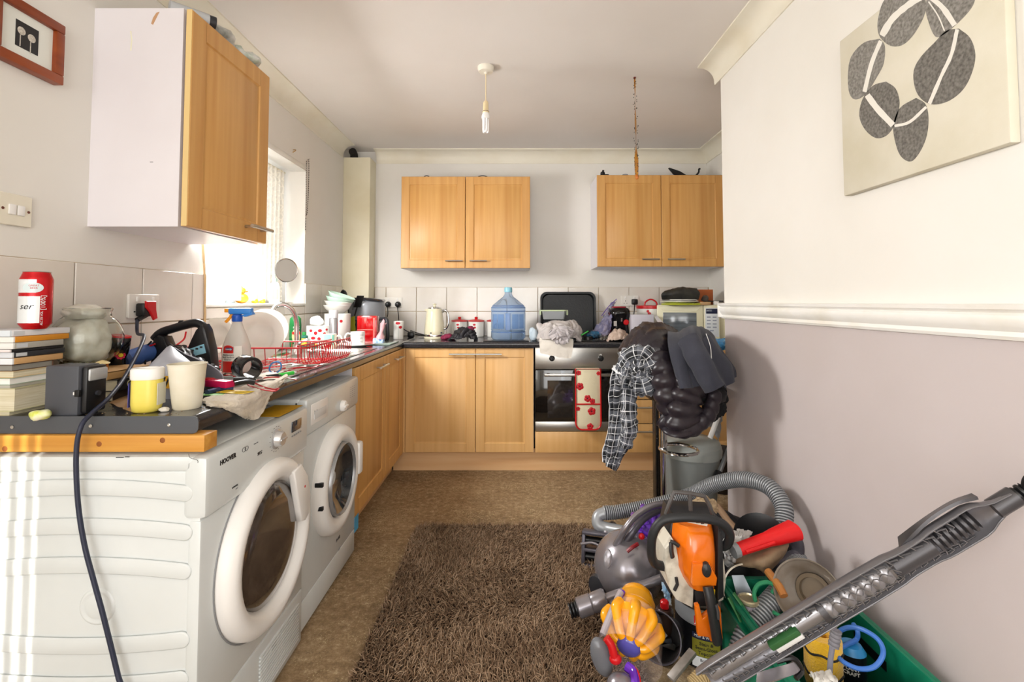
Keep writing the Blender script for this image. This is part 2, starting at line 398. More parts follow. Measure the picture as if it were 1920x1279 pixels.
# ---- tiles (each its own part)
tw, thh = 0.25, 0.20
def tile_mesh(w_, h_, ax):
    g = box(0, w_ - .004, 0, .007, 0, h_ - .004, .0022)
    if ax == 'L': g = g.rot(-90).xf(Matrix.Rotation(0, 4, 'Z'))
    return g
cache = {}
def tile(parent, w_, h_, loc, ax):
    key = (round(w_, 3), round(h_, 3), ax)
    if key not in cache:
        if ax == 'B': g = box(.002, w_ - .002, -.007, 0, .002, h_ - .002, .002, 1)
        else: g = box(0, .007, .002, w_ - .002, .002, h_ - .002, .002, 1)
        cache[key] = mesh('tile', g, tilem)
    o = bpy.data.objects.new('tile', cache[key]); C.objects.link(o); o.parent = parent; o.location = loc
part('grout_bed', box(colx1, XR2, YB - .003, YB, ZT - .04, ZT + .4), grout, wb)
part('grout_bed', G().add(box(XL, XL + .003, .9, WY0, ZT - .04, ZT + .4)).add(box(XL, XL + .003, WY0, WY1, ZT - .04, WZ0 - .014)).add(box(XL, XL + .003, WY1, 3.8, ZT - .04, ZT + .4)), grout, wl)
# back wall: grout columns seen at x=723,781,839,895...
x0 = P(781, 560, Y=YB).x; xs = [x0 + tw * k for k in range(-3, 12)]
for r in (0, 1):
    z = ZT + thh * r
    for a in xs:
        a0 = max(a, colx1 + .002); a1 = min(a + tw, XR2 - .007)
        if a1 - a0 > .02: tile(wb, a1 - a0, thh, (a0, YB - .003, z), 'B')
y0 = P(262, 560, X=XL).y; ys = [y0 + .272 * k for k in range(-3, 9)]
for r in (0, 1):
    z = ZT + thh * r
    for a in ys:
        for lo, hi, top in ((.9, WY0, 9), (WY0, WY1, WZ0 - .014), (WY1, 3.8, 9)):
            a0 = max(a, lo); a1 = min(a + .272, hi)
            if a1 - a0 > .02 and z < top: tile(wl, a1 - a0, min(thh, top - z), (XL + .003, a0, z), 'L')

# vertical blind over the rear doors, a few slats drawn apart so thin bands of sun reach the dryer
bl = mat('blind_fabric', 'F2EFE8', .8)
bp = struct('window_3', box(-1.15, 1.0, YR + .02, YR + .05, 2.13, 2.17, .003), white)
gaps = [(0.02, .165), (.185, .205), (.225, .241), (.262, .272)]
xs_ = [-1.2] + [a for g_ in gaps for a in g_] + [1.05]
for a, b_ in zip(xs_[0::2], xs_[1::2]):
    k = max(1, round((b_ - a) / .089))
    for i in range(k):
        w0 = a + (b_ - a) * i / k; w1_ = a + (b_ - a) * (i + 1) / k
        part('blind_slat', box(w0, w1_ + (.004 if i < k - 1 else 0), YR + .03 + .002 * (i % 2), YR + .032 + .002 * (i % 2), .01, 2.14), bl, bp)
# ================================================================ KITCHEN UNITS
beech = mat('beech_foil', 'D9A866', 0.38, col2='C8924F', vs=3.0, vst=(9, 9, .35), bump=0.03, bs=30, lo=.3, hi=.7, det=6)
beechd = mat('beech_foil_base', 'DDB176', 0.38, col2='D0A061', vs=3.0, vst=(9, 9, .35), lo=.3, hi=.7, det=6)
mfc = mat('white_melamine', 'EAE6EA', 0.35, col2='E4DFE2', vs=2)
wtop = mat('black_worktop', '26262A', 0.22, col2='38383C', vs=120, lo=.5, hi=.7, coat=.3)
def door(w_, h_, t=.018, m=.07, horiz=False):
    # framed door in XZ plane, front at y=0, going back to y=t ; panel recessed by V-groove
    g = G(); e = .003
    o = [(0, 0), (w_, 0), (w_, h_), (0, h_)]
    def ring(d, y): return [Vector((d, y, d)), Vector((w_ - d, y, d)), Vector((w_ - d, y, h_ - d)), Vector((d, y, h_ - d))]
    rings = [ring(0, t), ring(0, e), ring(e, 0), ring(m, 0), ring(m + .004, .005), ring(m + .010, .005), ring(m + .016, .002)]
    for r in rings: g.v += r
    for i in range(len(rings) - 1):
        for k in range(4):
            a = i * 4 + k; b_ = i * 4 + (k + 1) % 4; g.f.append((a, b_, b_ + 4, a + 4))
    n = (len(rings) - 1) * 4; g.f.append((n, n + 1, n + 2, n + 3)); g.f.append((3, 2, 1, 0)); g.m = [0] * len(g.f)
    # fine joint lines where stiles meet rails
    return g
def joint(w_, h_, m=.07):   # thin grooves drawn as dark recess strips for the rail joints
    g = G()
    for x in (m, w_ - m):
        for z0, z1 in ((.004, m), (h_ - m, h_ - .004)): g.add(box(x - .0006, x + .0006, -.0003, .001, z0, z1))
    return g
groovem = mat('door_groove', '9A6A34', .6)
def bar(L, r=.006, out=.028, ins=.02):  # bar handle along X centred, proud of y=0 towards -y
    g = tube([(-L / 2, -out, 0), (L / 2, -out, 0)], r, 10)
    for x in (-L / 2 + ins, L / 2 - ins): g.add(tube([(x, 0.0, 0), (x, -out, 0)], r * .8, 8))
    return g
def cabdoor(par, x0, z0, w_, h_, y=0, hx=None, hz=None, hl=.13, m=.07, mt=None, label=None, rz=0):
    o = part('door', door(w_, h_, m=m), mt or beech, par, label=label); o.location = (x0, y, z0); o.rotation_euler = (0, 0, math.radians(rz))
    part('rail_joint', joint(w_, h_, m), groovem, o, kind='stuff')
    if hx is not None:
        hnd = part('handle', bar(hl), nickel, o, label='satin metal bar handle'); hnd.location = (hx, 0, hz)
    return o
# --- upper cabinets on back wall
yu = 3.64
xa, xb = P(752, 420, Y=yu).x, P(994, 420, Y=yu).x; xm = P(872.5, 420, Y=yu).x
zb, zt_ = P(870, 503, Y=yu).z, P(870, 331, Y=yu).z
def carcass(w_, d, h_, t=.018):
    g = box(0, t, .0, d, 0, h_); g.add(box(w_ - t, w_, 0, d, 0, h_)); g.add(box(t, w_ - t, 0, d, 0, t)); g.add(box(t, w_ - t, 0, d, h_ - t, h_)); g.add(box(t, w_ - t, d - .006, d, t, h_ - t)); return g
t = thing('wall_cabinet', 'beech double-door wall cabinet above the kettle and water bottle', 'cabinet', (xa, yu, zb))
part('body', carcass(xb - xa, YB - yu - .02, zt_ - zb).at(0, .02, 0), mfc, t)
W = xm - xa - .002; H = zt_ - zb
cabdoor(t, 0, 0, W, H, hx=W - .09 + .01, hz=.055, m=.062)
cabdoor(t, xm - xa + .002, 0, xb - xm - .002, H, hx=.10, hz=.055, m=.062)
xa, xb = P(1120, 420, Y=yu).x, XR2 - .002; xm = P(1240.5, 420, Y=yu).x
t = thing('wall_cabinet', 'beech double-door wall cabinet at right above the microwave', 'cabinet', (xa, yu, zb + .012))
part('body', carcass(xb - xa, YB - yu - .02, H).at(0, .02, 0), mfc, t)
W = xm - xa - .002
cabdoor(t, 0, 0, W, H, hx=W - .09, hz=.055, m=.062)
cabdoor(t, xm - xa + .002, 0, xb - xm - .002, H, hx=.10, hz=.055, m=.062)
# --- upper cabinet on left wall, facing +X
cy0, cy1 = 1.53, 2.01
cz0, cz1 = 1.418, 2.135
t = thing('wall_cabinet', 'single-door wall cabinet on left wall with bare white side panel', 'cabinet', (XL, cy0, cz0))
cd = .29
g = box(0, cd, 0, .018, 0, cz1 - cz0); g.add(box(0, cd, cy1 - cy0 - .018, cy1 - cy0, 0, cz1 - cz0))
g.add(box(0, cd, .018, cy1 - cy0 - .018, 0, .018)); g.add(box(0, cd, .018, cy1 - cy0 - .018, cz1 - cz0 - .018, cz1 - cz0)); g.add(box(0, .008, .018, cy1 - cy0 - .018, .018, cz1 - cz0 - .018))
part('body', g, mfc, t)
scuff = G().add(tube([(.12, -.0005, .64), (.124, -.0005, .61), (.122, -.0005, .575)], .0022, 6, flat=.3))
part('paint_drip', scuff, mat('cream_drip', 'E6E2C8', .4), t)
part('torn_patch', prism([(0, 0), (.006, .02), (.016, .036), (.026, .04), (.016, .018), (.006, -.004)], .0008).rot(90, 'X').at(.185, 0, .665), mat('brown_torn_foil', 'C79B74', .7), t)
part('chip_mark', box(.195, .205, -.0006, .0002, .208, .2095), dgrey, t)
dl = cy1 - cy0 - .004
o = part('door', door(dl, cz1 - cz0 - .004, t=.02, m=.07), beech, t); o.location = (cd + .028, .002, .002); o.rotation_euler = (0, 0, PI / 2 - .02)
part('rail_joint', joint(dl, cz1 - cz0 - .004), groovem, o, kind='stuff')
hnd = part('handle', bar(.15, r=.007, out=.038), nickel, o, label='satin metal bar handle'); hnd.location = (dl - .10, 0, .05)
part('edge_band', box(-.0012, 0, .001, .019, .001, cz1 - cz0 - .005), mat('pale_edge_band', 'E8C98A', .4), o)
# --- base units along back wall, front plane Y=3.36
yf = 3.36; XF = P(757, 750, Y=yf).x
def ux(px): return P(px, 750, Y=yf).x
z0 = .138; z1 = .856
xa, xm, xb = ux(760), ux(892), ux(1001)
t = thing('base_cabinet', 'pale beech double-door base cabinet under the kettle and canisters', 'cabinet', (xa, yf, 0))
part('body', carcass(xb - xa, .56, z1 - z0).at(0, .02, z0), mfc, t)
W = xm - xa - .003
cabdoor(t, .0, z0, W, z1 - z0, hx=W - .09, hz=z1 - z0 - .04, hl=.18, m=.062, mt=beechd)
cabdoor(t, xm - xa, z0, xb - xm - .002, z1 - z0, hx=.09, hz=z1 - z0 - .04, hl=.18, m=.062, mt=beechd)
# corner post
solo('corner_post', box(XF - .02, xa - .002, yf + .003, yf + .03, z0, z1).add(box(XF - .02, XF - .003, yf - .03, yf + .003, z0, z1)), beechd, 'narrow beech corner post joining the two cabinet runs', 'post')
# oven
ox0, ox1 = ux(1003.5), ux(1003.5) + .6
def uz(py, Y=yf): return P(1070, py, Y=Y).z
t = thing('built_in_oven', 'stainless steel and black glass built-in oven with two knobs', 'oven', (ox0, yf, 0))
W = ox1 - ox0
zz = [uz(843), uz(809), uz(790), uz(693), uz(651)]
part('body', box(.01, W - .01, .03, .55, zz[1], z1), dgrey, t)
part('control_panel', box(0, W, -.002, .03, zz[3] + .002, zz[4], .002), steel, t)
part('door_glass', box(0, W, -.006, .03, zz[2], zz[3] - .002, .004), mat('black_oven_glass', '0A0A0B', .04, coat=1), t, label='black glass oven door')
part('inner_window', box(.085, W - .085, -.0065, -.0055, zz[2] + .025, zz[3] - .075, 0), mat('oven_window', '2A2521', .03, coat=1), t)
part('lower_trim', box(0, W, -.002, .03, zz[1], zz[2] - .002, .002), steel, t)
hb = G().add(box(.06, W - .06, -.052, -.040, zz[3] - .042, zz[3] - .022, .004))
for x in (.09, W - .09): hb.add(box(x - .008, x + .008, -.045, 0, zz[3] - .04, zz[3] - .024))
part('handle', hb, steel, t)
for px in (1035, 1127):
    k = part('knob', lathe([(.02, 0), (.02, .006), (.014, .010), (.013, .022), (.011, .024), (0, .024)], 20).add(box(-.004, .004, -.016, .016, .01, .028, .002)).rot(90, 'X').at(ux(px) - ox0, -.002, uz(672)), black, t)
    part('dial_mark', box(-.0012, .0012, -.0285, -.002, .023, .03).at(ux(px) - ox0, 0, uz(672)), white, t)
solo('filler_panel', box(ox0, ox1 - .002, yf, yf + .018, z0, zz[1] - .003, .001), beechd, 'beech filler panel below the oven', 'panel')
# drawers and continuing base unit
dx0, dx1 = ox1 + .003, ux(1231)
t = thing('drawer_unit', 'narrow beech drawer unit beside the oven behind hanging shirt', 'cabinet', (dx0, yf, 0))
part('body', carcass(dx1 - dx0, .56, z1 - z0).at(0, .02, z0), mfc, t)
zs = [z0, uz(825), uz(786), uz(767), uz(746), z1]
for a, b_ in ((z0, .335), (.338, .50), (.503, .665), (.668, z1)):
    o = part('drawer', box(0, dx1 - dx0, 0, .018, a, b_ - .003, .002), beechd, t)
    part('handle', bar(.12).at((dx1 - dx0) * .62, 0, b_ - .05), nickel, o)
t = thing('base_cabinet', 'beech base cabinet in the far right corner behind the bin', 'cabinet', (dx1 + .003, yf, 0))
part('body', carcass(XR2 - dx1 - .005, .56, z1 - z0).at(0, .02, z0), mfc, t)
cabdoor(t, 0, z0, XR2 - dx1 - .006, z1 - z0, hx=.1, hz=z1 - z0 - .04, mt=beechd)
# plinths
plm = mat('pale_wood_plinth', 'E0B888', .4, col2='D8A978', vs=3, vst=(.5, 9, 9))
solo('plinth', box(-.85, XR2, 3.41, 3.425, 0, z0 + .012), plm, 'pale wood plinth along the foot of the back cabinets', 'plinth')
# left run base unit facing +X : Y 2.33 .. 3.33
ly0, ly1, ly2 = 2.34, 2.905, 3.325
t = thing('base_cabinet', 'beech double-door sink cabinet beyond the washing machine', 'cabinet', (XF, ly0, 0))
part('body', box(-.56, -.018, 0, .018, z0, z1).add(box(-.56, -.018, ly2 - ly0 - .018, ly2 - ly0, z0, z1)).add(box(-.56, -.018, .018, ly2 - ly0 - .018, z0, z0 + .018)).add(box(-.56, -.55, .018, ly2 - ly0 - .018, z0 + .018, z1)), mfc, t)
for a, b_, hy in ((0, ly1 - ly0 - .003, None), (ly1 - ly0, ly2 - ly0, None)):
    w_ = b_ - a; o = part('door', door(w_, z1 - z0, m=.07), beech, t); o.location = (0, a, z0); o.rotation_euler = (0, 0, PI / 2)
    part('rail_joint', joint(w_, z1 - z0), groovem, o, kind='stuff')
    hnd = part('handle', bar(.17), nickel, o, label='satin metal bar handle'); hnd.location = (w_ - .14 if a == 0 else w_ - .17, 0, z1 - z0 - .045)
solo('plinth', box(-.875, -.86, 2.33, 3.41, 0, z0 + .01), plm, 'pale wood plinth under the left sink cabinet', 'plinth')
# ---- worktops
XW = -0.77
def wtprof(depth, t_=.038):   # rounded front edge; x = distance from wall
    pts = [(0, ZT - t_), (depth - .004, ZT - t_)] + [(depth - .014 + .014 * math.cos(a), ZT - .016 + .016 * math.sin(a)) for a in [PI / 2 * i / 6 - .15 for i in range(7)]] + [(depth - .016, ZT), (0, ZT)]
    return pts
YW0 = 1.165
pr = wtprof(XW - XL); g = G(); n = len(pr)
for y in (YW0, 3.34):
    for a, z in pr: g.v.append(Vector((XL + .0105 + a * (1 - .0105 / (XW - XL)), y, z)))
for i in range(n): g.f.append((i, (i + 1) % n, (i + 1) % n + n, i + n))
g.f += [tuple(range(n)), tuple(range(2 * n - 1, n - 1, -1))]; g.m = [0] * len(g.f)
wt = thing('worktop', 'black worktop along the left wall over the dryer and washing machine', 'worktop', (XL, YW0, ZT))
# split with sink cut-out : use three slabs of the same profile
SK = (1.72, 2.88, -1.29, -.835)   # sink y0,y1,x0,x1
def slab(y0, y1, x0=None, x1=None):
    if x0 is None:
        g = G()
        for y in (y0, y1):
            for a, z in pr: g.v.append(Vector((XL + .0105 + a * (1 - .0105 / (XW - XL)), y, z)))
        for i in range(n): g.f.append((i, (i + 1) % n, (i + 1) % n + n, i + n))
        g.f += [tuple(range(n)), tuple(range(2 * n - 1, n - 1, -1))]; g.m = [0] * len(g.f); return g
g = slab(YW0, SK[0]); g.add(slab(SK[1], 3.94)); g.add(box(XL + .0105, SK[2], SK[0], SK[1], ZT - .038, ZT))
pf = [(max(a, SK[3] - XL), z) for a, z in pr]; g2 = G()
for y in (SK[0], SK[1]):
    for a, z in pf: g2.v.append(Vector((XL + a, y, z)))
for i in range(n): g2.f.append((i, (i + 1) % n, (i + 1) % n + n, i + n))
g2.f += [tuple(range(n)), tuple(range(2 * n - 1, n - 1, -1))]; g2.m = [0] * len(g2.f)
g.add(g2); part('top', g, wtop, wt, world=True, smooth=50)
es = prism(rrect(P(372, 800, Y=YW0).x - XL + .4 - .01, .042, .012, 4), .003).rot(90, 'X')
xr = P(373, 800, Y=YW0).x; wd = xr - XL - .012
es = prism([(0, 0), (wd - .012, 0), (wd - .004, .003), (wd, .011), (wd, .03), (wd - .003, .038), (wd - .011, .041), (0, .041)], .003).rot(90, 'X').at(XL + .012, YW0, ZT - .039)
strip = part('end_strip', es, mat('grey_end_strip', '56595E', .4, metal=.3, bump=.06, bs=60), wt, world=True, label='grey metal end strip')
for px, py in ((23, 801), (170, 799), (317, 797)):
    p = P(px, py, Y=YW0 - .004); part('screw', lathe([(.0042, 0), (.004, .0012), (.002, .0018), (0, .0008)], 12).rot(90, 'X').at(p.x, p.y, p.z), nickel, strip, world=True)
# back worktop : front edge Y 3.33
g = G(); pb = wtprof(YB - 3.335 - .01)
for x in (XW + .001, XR2 - .001):
    for a, z in pb: g.v.append(Vector((x, YB - .0105 - a, z)))
for i in range(n): g.f.append((i, (i + 1) % n, (i + 1) % n + n, i + n))
g.f += [tuple(range(n)), tuple(range(2 * n - 1, n - 1, -1))]; g.m = [0] * len(g.f)
solo('worktop', g, wtop, 'black worktop along the back wall under the kettle and microwave', 'worktop', smooth=50)
solo('joint_strip', box(XW - .004, XW + .004, 3.34, 3.93, ZT - .001, ZT + .0015), nickel, 'thin metal strip joining the two worktops in the corner', 'strip')
# pine batten on the dryer under the worktop
pine = mat('knotty_pine', 'D39A45', .5, col2='C08230', vs=3, vst=(.5, 14, 14), bump=.1, bs=20, bst=(1, 8, 8))
bt0 = P(0, 849, Y=1.15); 
zbat = P(200, 848, Y=1.15).z
g = box(XL + .002, P(383, 830, Y=1.15).x, 1.15, 1.20, zbat, ZT - .040, .002)
b_ = thing('timber_batten', 'knotty orange pine batten propping the worktop on the dryer', 'batten', (XL, 1.15, zbat))
part('beam', g, pine, b_, world=True)
for px, py in ((185, 833), (304, 826), (8, 842)):
    p = P(px, py, Y=1.149); part('knot', lathe([(.007, 0), (.006, .0006), (.002, .0009), (0, .001)], 12).sc(1, 1, .8).rot(90, 'X').at(p.x, 1.1502, p.z), mat('pine_knot', '8A4E1C', .6), b_, world=True)
# ---- sink
st = thing('sink', 'stainless steel inset sink with drainer under the red dish rack', 'sink', ((SK[2] + SK[3]) / 2, SK[0], ZT))
ss = mat('sink_steel', 'C9C8C4', .22, 1, bump=.06, bs=60)
x0, x1, y0, y1 = SK[2] - .012, SK[3] + .012, SK[0] - .012, SK[1] + .012
by0, by1, bx0, bx1 = 2.30, 2.82, -1.25, -.875
zz_ = ZT + .003
g = G(); outer = [(x0, y0), (x1, y0), (x1, y1), (x0, y1)]
def quad(a, b, c, d): return G([a, b, c, d], [(0, 1, 2, 3)])
for a in ((x0, x1, y0, by0 - .0), (x0, x1, by1, y1), (x0, bx0, by0, by1), (bx1, x1, by0, by1)): g.add(box(a[0], a[1], a[2], a[3], ZT + .0005, zz_, .0008))
rings = []
for d, z in ((0, zz_), (.006, zz_ - .006), (.010, ZT - .02), (.02, ZT - .14), (.05, ZT - .16)):
    w_, h_ = bx1 - bx0 - 2 * d, by1 - by0 - 2 * d; rings.append([Vector((x, y, z)) for x, y in rrect(w_, h_, .05, 5, (bx0 + bx1) / 2, (by0 + by1) / 2)])
bas = loft(rings, cap=False); bas.f.append(tuple(range(4 * 24, 5 * 24))) ; bas.m.append(0)
g.add(bas); part('bowl', g, ss, st, world=True, smooth=40)
rid = G()
for i in range(9):
    x = -1.22 + i * .04; rid.add(tube([(x, 1.76, zz_), (x, 2.22, zz_)], .0035, 6))
part('drainer_ridges', rid, ss, st, world=True)
part('waste', tin(.035, .004).at((bx0 + bx1) / 2, (by0 + by1) / 2, ZT - .16), chrome, st, world=True)
# tap: gooseneck near the window side
tp = thing('tap', 'chrome gooseneck kitchen tap arching beside the white plates', 'tap', (-1.21, 2.60, ZT + .003))
a = P(520, 588, Y=2.45); 
pts = [P(556, 640, Y=2.55), P(556, 610, Y=2.55), P(553, 592, Y=2.54), P(545, 578, Y=2.52), P(532, 571, Y=2.5), P(518, 574, Y=2.48), P(510, 585, Y=2.46)]
base = Vector((pts[0].x, 2.55, ZT + .003)); pts = [base] + pts
part('spout', tube(pts, .0125, 12, smooth=6), chrome, tp, world=True)
part('base', lathe([(0, 0), (.028, 0), (.026, .02), (.018, .035), (.018, .05), (0, .05)], 20).at(*base), chrome, tp, world=True)
part('lever', tube([base + Vector((0, 0, .05)), base + Vector((.05, .02, .075))], .007, 8), chrome, tp, world=True)
# ================================================================ DRYER and WASHING MACHINE
ink = mat('black_print', '1B1B1D', .5)
redp = mat('red_print', 'C8202A', .4)
greyp = mat('grey_print', '8A8C8E', .5)
def onx(px, py, X): return basis(P(px, py, X=X), (0, 1, 0), (0, 0, 1))
def xring(r0, r1, d, n=48, lip=.012):    # annulus on +X facing plane, thickness d
    prof = [(r0, 0), (r0, d * .35), (r0 + lip, d * .9), (r0 + (r1 - r0) * .5, d), (r1 - lip, d * .92), (r1 - .002, d * .5), (r1, 0)]
    return lathe(prof, n).rot(90, 'Y')
DY0, DY1, DH, DX = 1.146, 1.700, .8135, -.735
t = thing('tumble_dryer', 'white tumble dryer with dark round door and embossed side panel', 'dryer', (-1.03, 1.42, 0))
part('body', box(-1.31, DX - .004, DY0 + .003, DY1, .012, DH - .036, .004), enamel, t, world=True)
part('lid', box(-1.315, DX - .02, DY0 - .002, DY1 + .001, DH - .038, DH, .010), enamel, t, world=True)
part('front_panel', box(DX - .03, DX, DY0, DY1, .19, .662, .006), enamel, t, world=True)
fasc = part('control_panel', box(DX - .045, DX + .012, DY0 - .002, DY1 + .002, .664, DH - .003, .014), enamel, t, world=True)
kp = part('kick_panel', box(DX - .03, DX + .001, DY0, DY1, .012, .187, .006), enamel, t, world=True)
emb = mat('enamel_side', 'E6E9E8', .25)
def bandpoly(x0, x1, zc, h, sag):
    m = 22; top = []; bot = []
    for i in range(m + 1):
        x = x0 + (x1 - x0) * i / m; c = zc - sag * ((x + 1.02) / .26) ** 2
        top.append((x, c + h / 2)); bot.append((x, c - h / 2))
    r = [(x1 + h / 2 * math.cos(a) , zc - sag * ((x1 + 1.02) / .26) ** 2 + h / 2 * math.sin(a)) for a in [-PI / 2 + PI * k / 8 for k in range(1, 8)]]
    return bot + r + list(reversed(top))
for py, sg in ((914, 1), (987, 1), (1060, 1), (1212, -1), (1286, -1)):
    zc = P(190, py, Y=DY0).z
    g = prism(bandpoly(-1.30, P(357, 950, Y=DY0).x - .012, zc, .038, .016 * sg), .0055, b=.0035, seg=2).rot(90, 'X').at(0, DY0 + .0025, 0)
    part('embossed_rib', g, enamel, t, world=True, smooth=60)
p = P(181, 1139, Y=DY0)
part('embossed_ring', lathe([(.042, 0), (.039, .0035), (.034, .004), (.030, .0015), (.026, .0035), (0, .004)], 40).rot(90, 'X').at(p.x, DY0 + .003, p.z), enamel, t, world=True, smooth=60)
for px, py, L in ((224, 858, .018), (238, 857, .01)):
    p = P(px, py, Y=DY0 - .003); part('scratch', box(p.x - L / 2, p.x + L / 2, DY0 - .0026, DY0 - .0015, p.z - .0008, p.z + .0008), ink, t, world=True)
sc_ = [P(354, 851, Y=DY0 - .003), P(355, 857, Y=DY0 - .003), P(360, 860, Y=DY0 - .003), P(370, 863, Y=DY0 - .003), P(371, 868, Y=DY0 - .003)]
part('pen_scratch', tube(sc_, .0005, 5, smooth=4), ink, t, world=True)
cy, cz = 1.440, .470
door_ = part('door', xring(.170, .238, .045, lip=.018).at(DX, cy, cz), white, t, world=True, smooth=60)
part('door_gap', tube([(DX + .001, cy + .241 * math.cos(2 * PI * i / 60), cz + .241 * math.sin(2 * PI * i / 60)) for i in range(60)], .0022, 6, closed=True), greyp, t, world=True)
part('door_glass', lathe([(.174, .012), (.155, .026), (.12, .034), (.05, .037), (0, .038)], 48).rot(90, 'Y').at(DX, cy, cz), mat('smoked_door_glass', '3E342C', .08, coat=1, col2='4A3E34', vs=10), door_, world=True, smooth=60)
# door handle flap at upper right of the window
hp = [(cy + .075, cz + .178), (cy + .10, cz + .10), (cy + .118, cz + .045), (cy + .135, cz + .0), (cy + .165, cz - .01), (cy + .19, cz + .0), (cy + .205, cz + .06), (cy + .18, cz + .13), (cy + .13, cz + .185)]
g = prism(hp, .022, b=.006, seg=2); g.xf(Matrix(((0, 0, 1, DX + .028), (1, 0, 0, 0), (0, 1, 0, 0), (0, 0, 0, 1))))
hd = part('handle', g, white, door_, world=True, smooth=60)
p = P(572, 912, X=DX + .05); part('red_dot', lathe([(.005, 0), (.004, .0015), (0, .002)], 12).rot(90, 'Y').at(DX + .049, p.y, p.z), red, t, world=True)
for py in (1080, 1142):
    p = P(431, py, X=DX); part('hinge', box(DX - .002, DX + .012, p.y - .008, p.y + .010, p.z - .010, p.z + .010, .002), black, t, world=True)
XP = DX + .0125
def label_(s_, px, py, h, par, m=ink, X=XP, **k): part('print', text(s_, h, **k).xf(onx(px, py, X)), m, par, world=True)
label_('HOOVER', 428, 861, .0165, t, bold=.0006)
label_('9KG', 487, 850, .013, t, shear=.2, bold=.0002)
label_('Sensor dry', 480, 831, .005, t, greyp)
label_('DYNAMIC', 441, 912, .006, t); label_('NEXT', 444, 916, .004, t, greyp)
ov = G()
for dy in (-.006, .006):
    c_ = P(460, 842, X=XP); ov.add(tube([(XP, c_.y + dy + .008 * math.cos(a), c_.z + .006 * math.sin(a)) for a in [2 * PI * i / 16 for i in range(16)]], .0006, 5, closed=True))
part('print', ov, ink, t, world=True)
p = P(518, 823, X=XP)
part('programme_dial', lathe([(.030, 0), (.030, .002), (.024, .004), (.022, .018), (.019, .022), (0, .023)], 32).add(box(-.003, .003, -.02, .02, .02, .026, .0015)).rot(90, 'Y').at(XP, p.y, p.z), mat('silver_plastic', 'CFCFCF', .25, .6), t, world=True)
tk = G()
for i in range(16):
    a = 2 * PI * i / 16; tk.add(cbox(XP, p.y + .037 * math.cos(a), p.z + .037 * math.sin(a), .0008, .006, .0009))
part('dial_markings', tk, ink, t, world=True, kind='stuff')
a_ = P(544, 812, X=XP); b__ = P(568, 783, X=XP); c_ = P(556, 797, X=XP)
part('display', box(XP - .001, XP + .002, c_.y - .034, c_.y + .034, c_.z - .017, c_.z + .017, .001), mat('dark_display', '2A3440', .1, coat=1), t, world=True)
for i in range(5):
    part('button', box(XP, XP + .002, c_.y - .034 + i * .015, c_.y - .026 + i * .015, c_.z - .031, c_.z - .026, .0008), greyp, t, world=True)
pl = P(520, 768, Z=DH + .001)
part('energy_sticker', box(pl.x - .045, pl.x + .055, pl.y - .10, pl.y + .07, DH, DH + .0006), mat('yellow_sticker', 'D9A81E', .5, col2='C79412', vs=20), t, world=True)
for i in range(12):
    z = .035 + i * .0105; part('vent_slat', box(DX, DX + .006, 1.42, 1.67, z, z + .006, .0015), enamel, t, world=True)
p = P(512, 1213, X=DX); part('vent_latch', box(DX, DX + .004, p.y - .015, p.y + .015, p.z - .012, p.z + .012, .002), greyp, t, world=True)
# ---- washing machine
WYa, WYb, WH, WX = 1.735, 2.300, .828, -.752
t = thing('washing_machine', 'white washing machine with round porthole door beside the dryer', 'washing machine', (-1.03, 2.02, 0))
part('body', box(-1.31, WX - .004, WYa + .003, WYb, .012, WH - .03, .004), enamel, t, world=True)
part('lid', box(-1.315, WX - .02, WYa, WYb, WH - .03, WH, .008), enamel, t, world=True)
part('front_panel', box(WX - .03, WX, WYa, WYb, .115, .692, .006), enamel, t, world=True)
part('kick_panel', box(WX - .03, WX, WYa, WYb, .012, .112, .005), enamel, t, world=True)
part('control_panel', box(WX - .045, WX + .010, WYa, WYb, .695, WH - .002, .012), enamel, t, world=True)
cy, cz = 2.02, .448
WP = WX + .0105
door_ = part('door', xring(.140, .216, .045, lip=.016).at(WX, cy, cz), white, t, world=True, smooth=60)
part('door_rim', xring(.130, .147, .045, lip=.005).at(WX + .004, cy, cz), mat('grey_rim', '9EA0A2', .25, .5), door_, world=True, smooth=60)
part('door_glass', lathe([(.135, .03), (.10, .01), (.08, -.004), (0, -.01)], 40).rot(90, 'Y').at(WX + .008, cy, cz), mat('dark_porthole', '23262A', .03, coat=1, col2='3A3E42', vs=9), door_, world=True, smooth=60)
part('handle', box(WX + .01, WX + .052, cy + .185, cy + .235, cz - .055, cz + .09, .012), white, door_, world=True)
for py in (910, 954):
    p = P(601, py, X=WX + .03); part('hinge', box(WX + .01, WX + .04, p.y - .006, p.y + .008, p.z - .008, p.z + .008, .002), black, t, world=True)
part('detergent_drawer', box(WX, WX + .0125, 1.765, 1.925, .725, .802, .005), white, t, world=True)
part('drawer_grip', box(WX + .012, WX + .0145, 1.79, 1.90, .742, .772, .006), mat('grip_grey', 'D5D6D6', .4), t, world=True)  # grip plate in a slightly darker grey than the drawer
label_('beko', 594, 772, .02, t, X=WX + .0135, bold=.0005)
p = P(641, 761, X=WP)
part('programme_dial', lathe([(.024, 0), (.023, .012), (.019, .018), (0, .019)], 28).add(box(-.004, .004, -.02, .02, .015, .024, .002)).rot(90, 'Y').at(WP, p.y, p.z), white, t, world=True)
tk = G()
for r in range(3):
    for i in range(6): tk.add(cbox(WP, 2.19 + r * .025, .79 - i * .009, .0008, .012, .0012))
part('control_print', tk, greyp, t, world=True, kind='stuff')
p = P(669, 979, X=WX); part('blue_sticker', box(WX, WX + .0012, p.y - .035, p.y + .02, p.z - .035, p.z + .035), mat('blue_sticker', '3E9CC8', .5), t, world=True)
label_('A+AB', 634, 1010, .018, t, X=WX + .0005, bold=.0004); label_('MAX', 636, 1030, .012, t, greyp, X=WX + .0005)
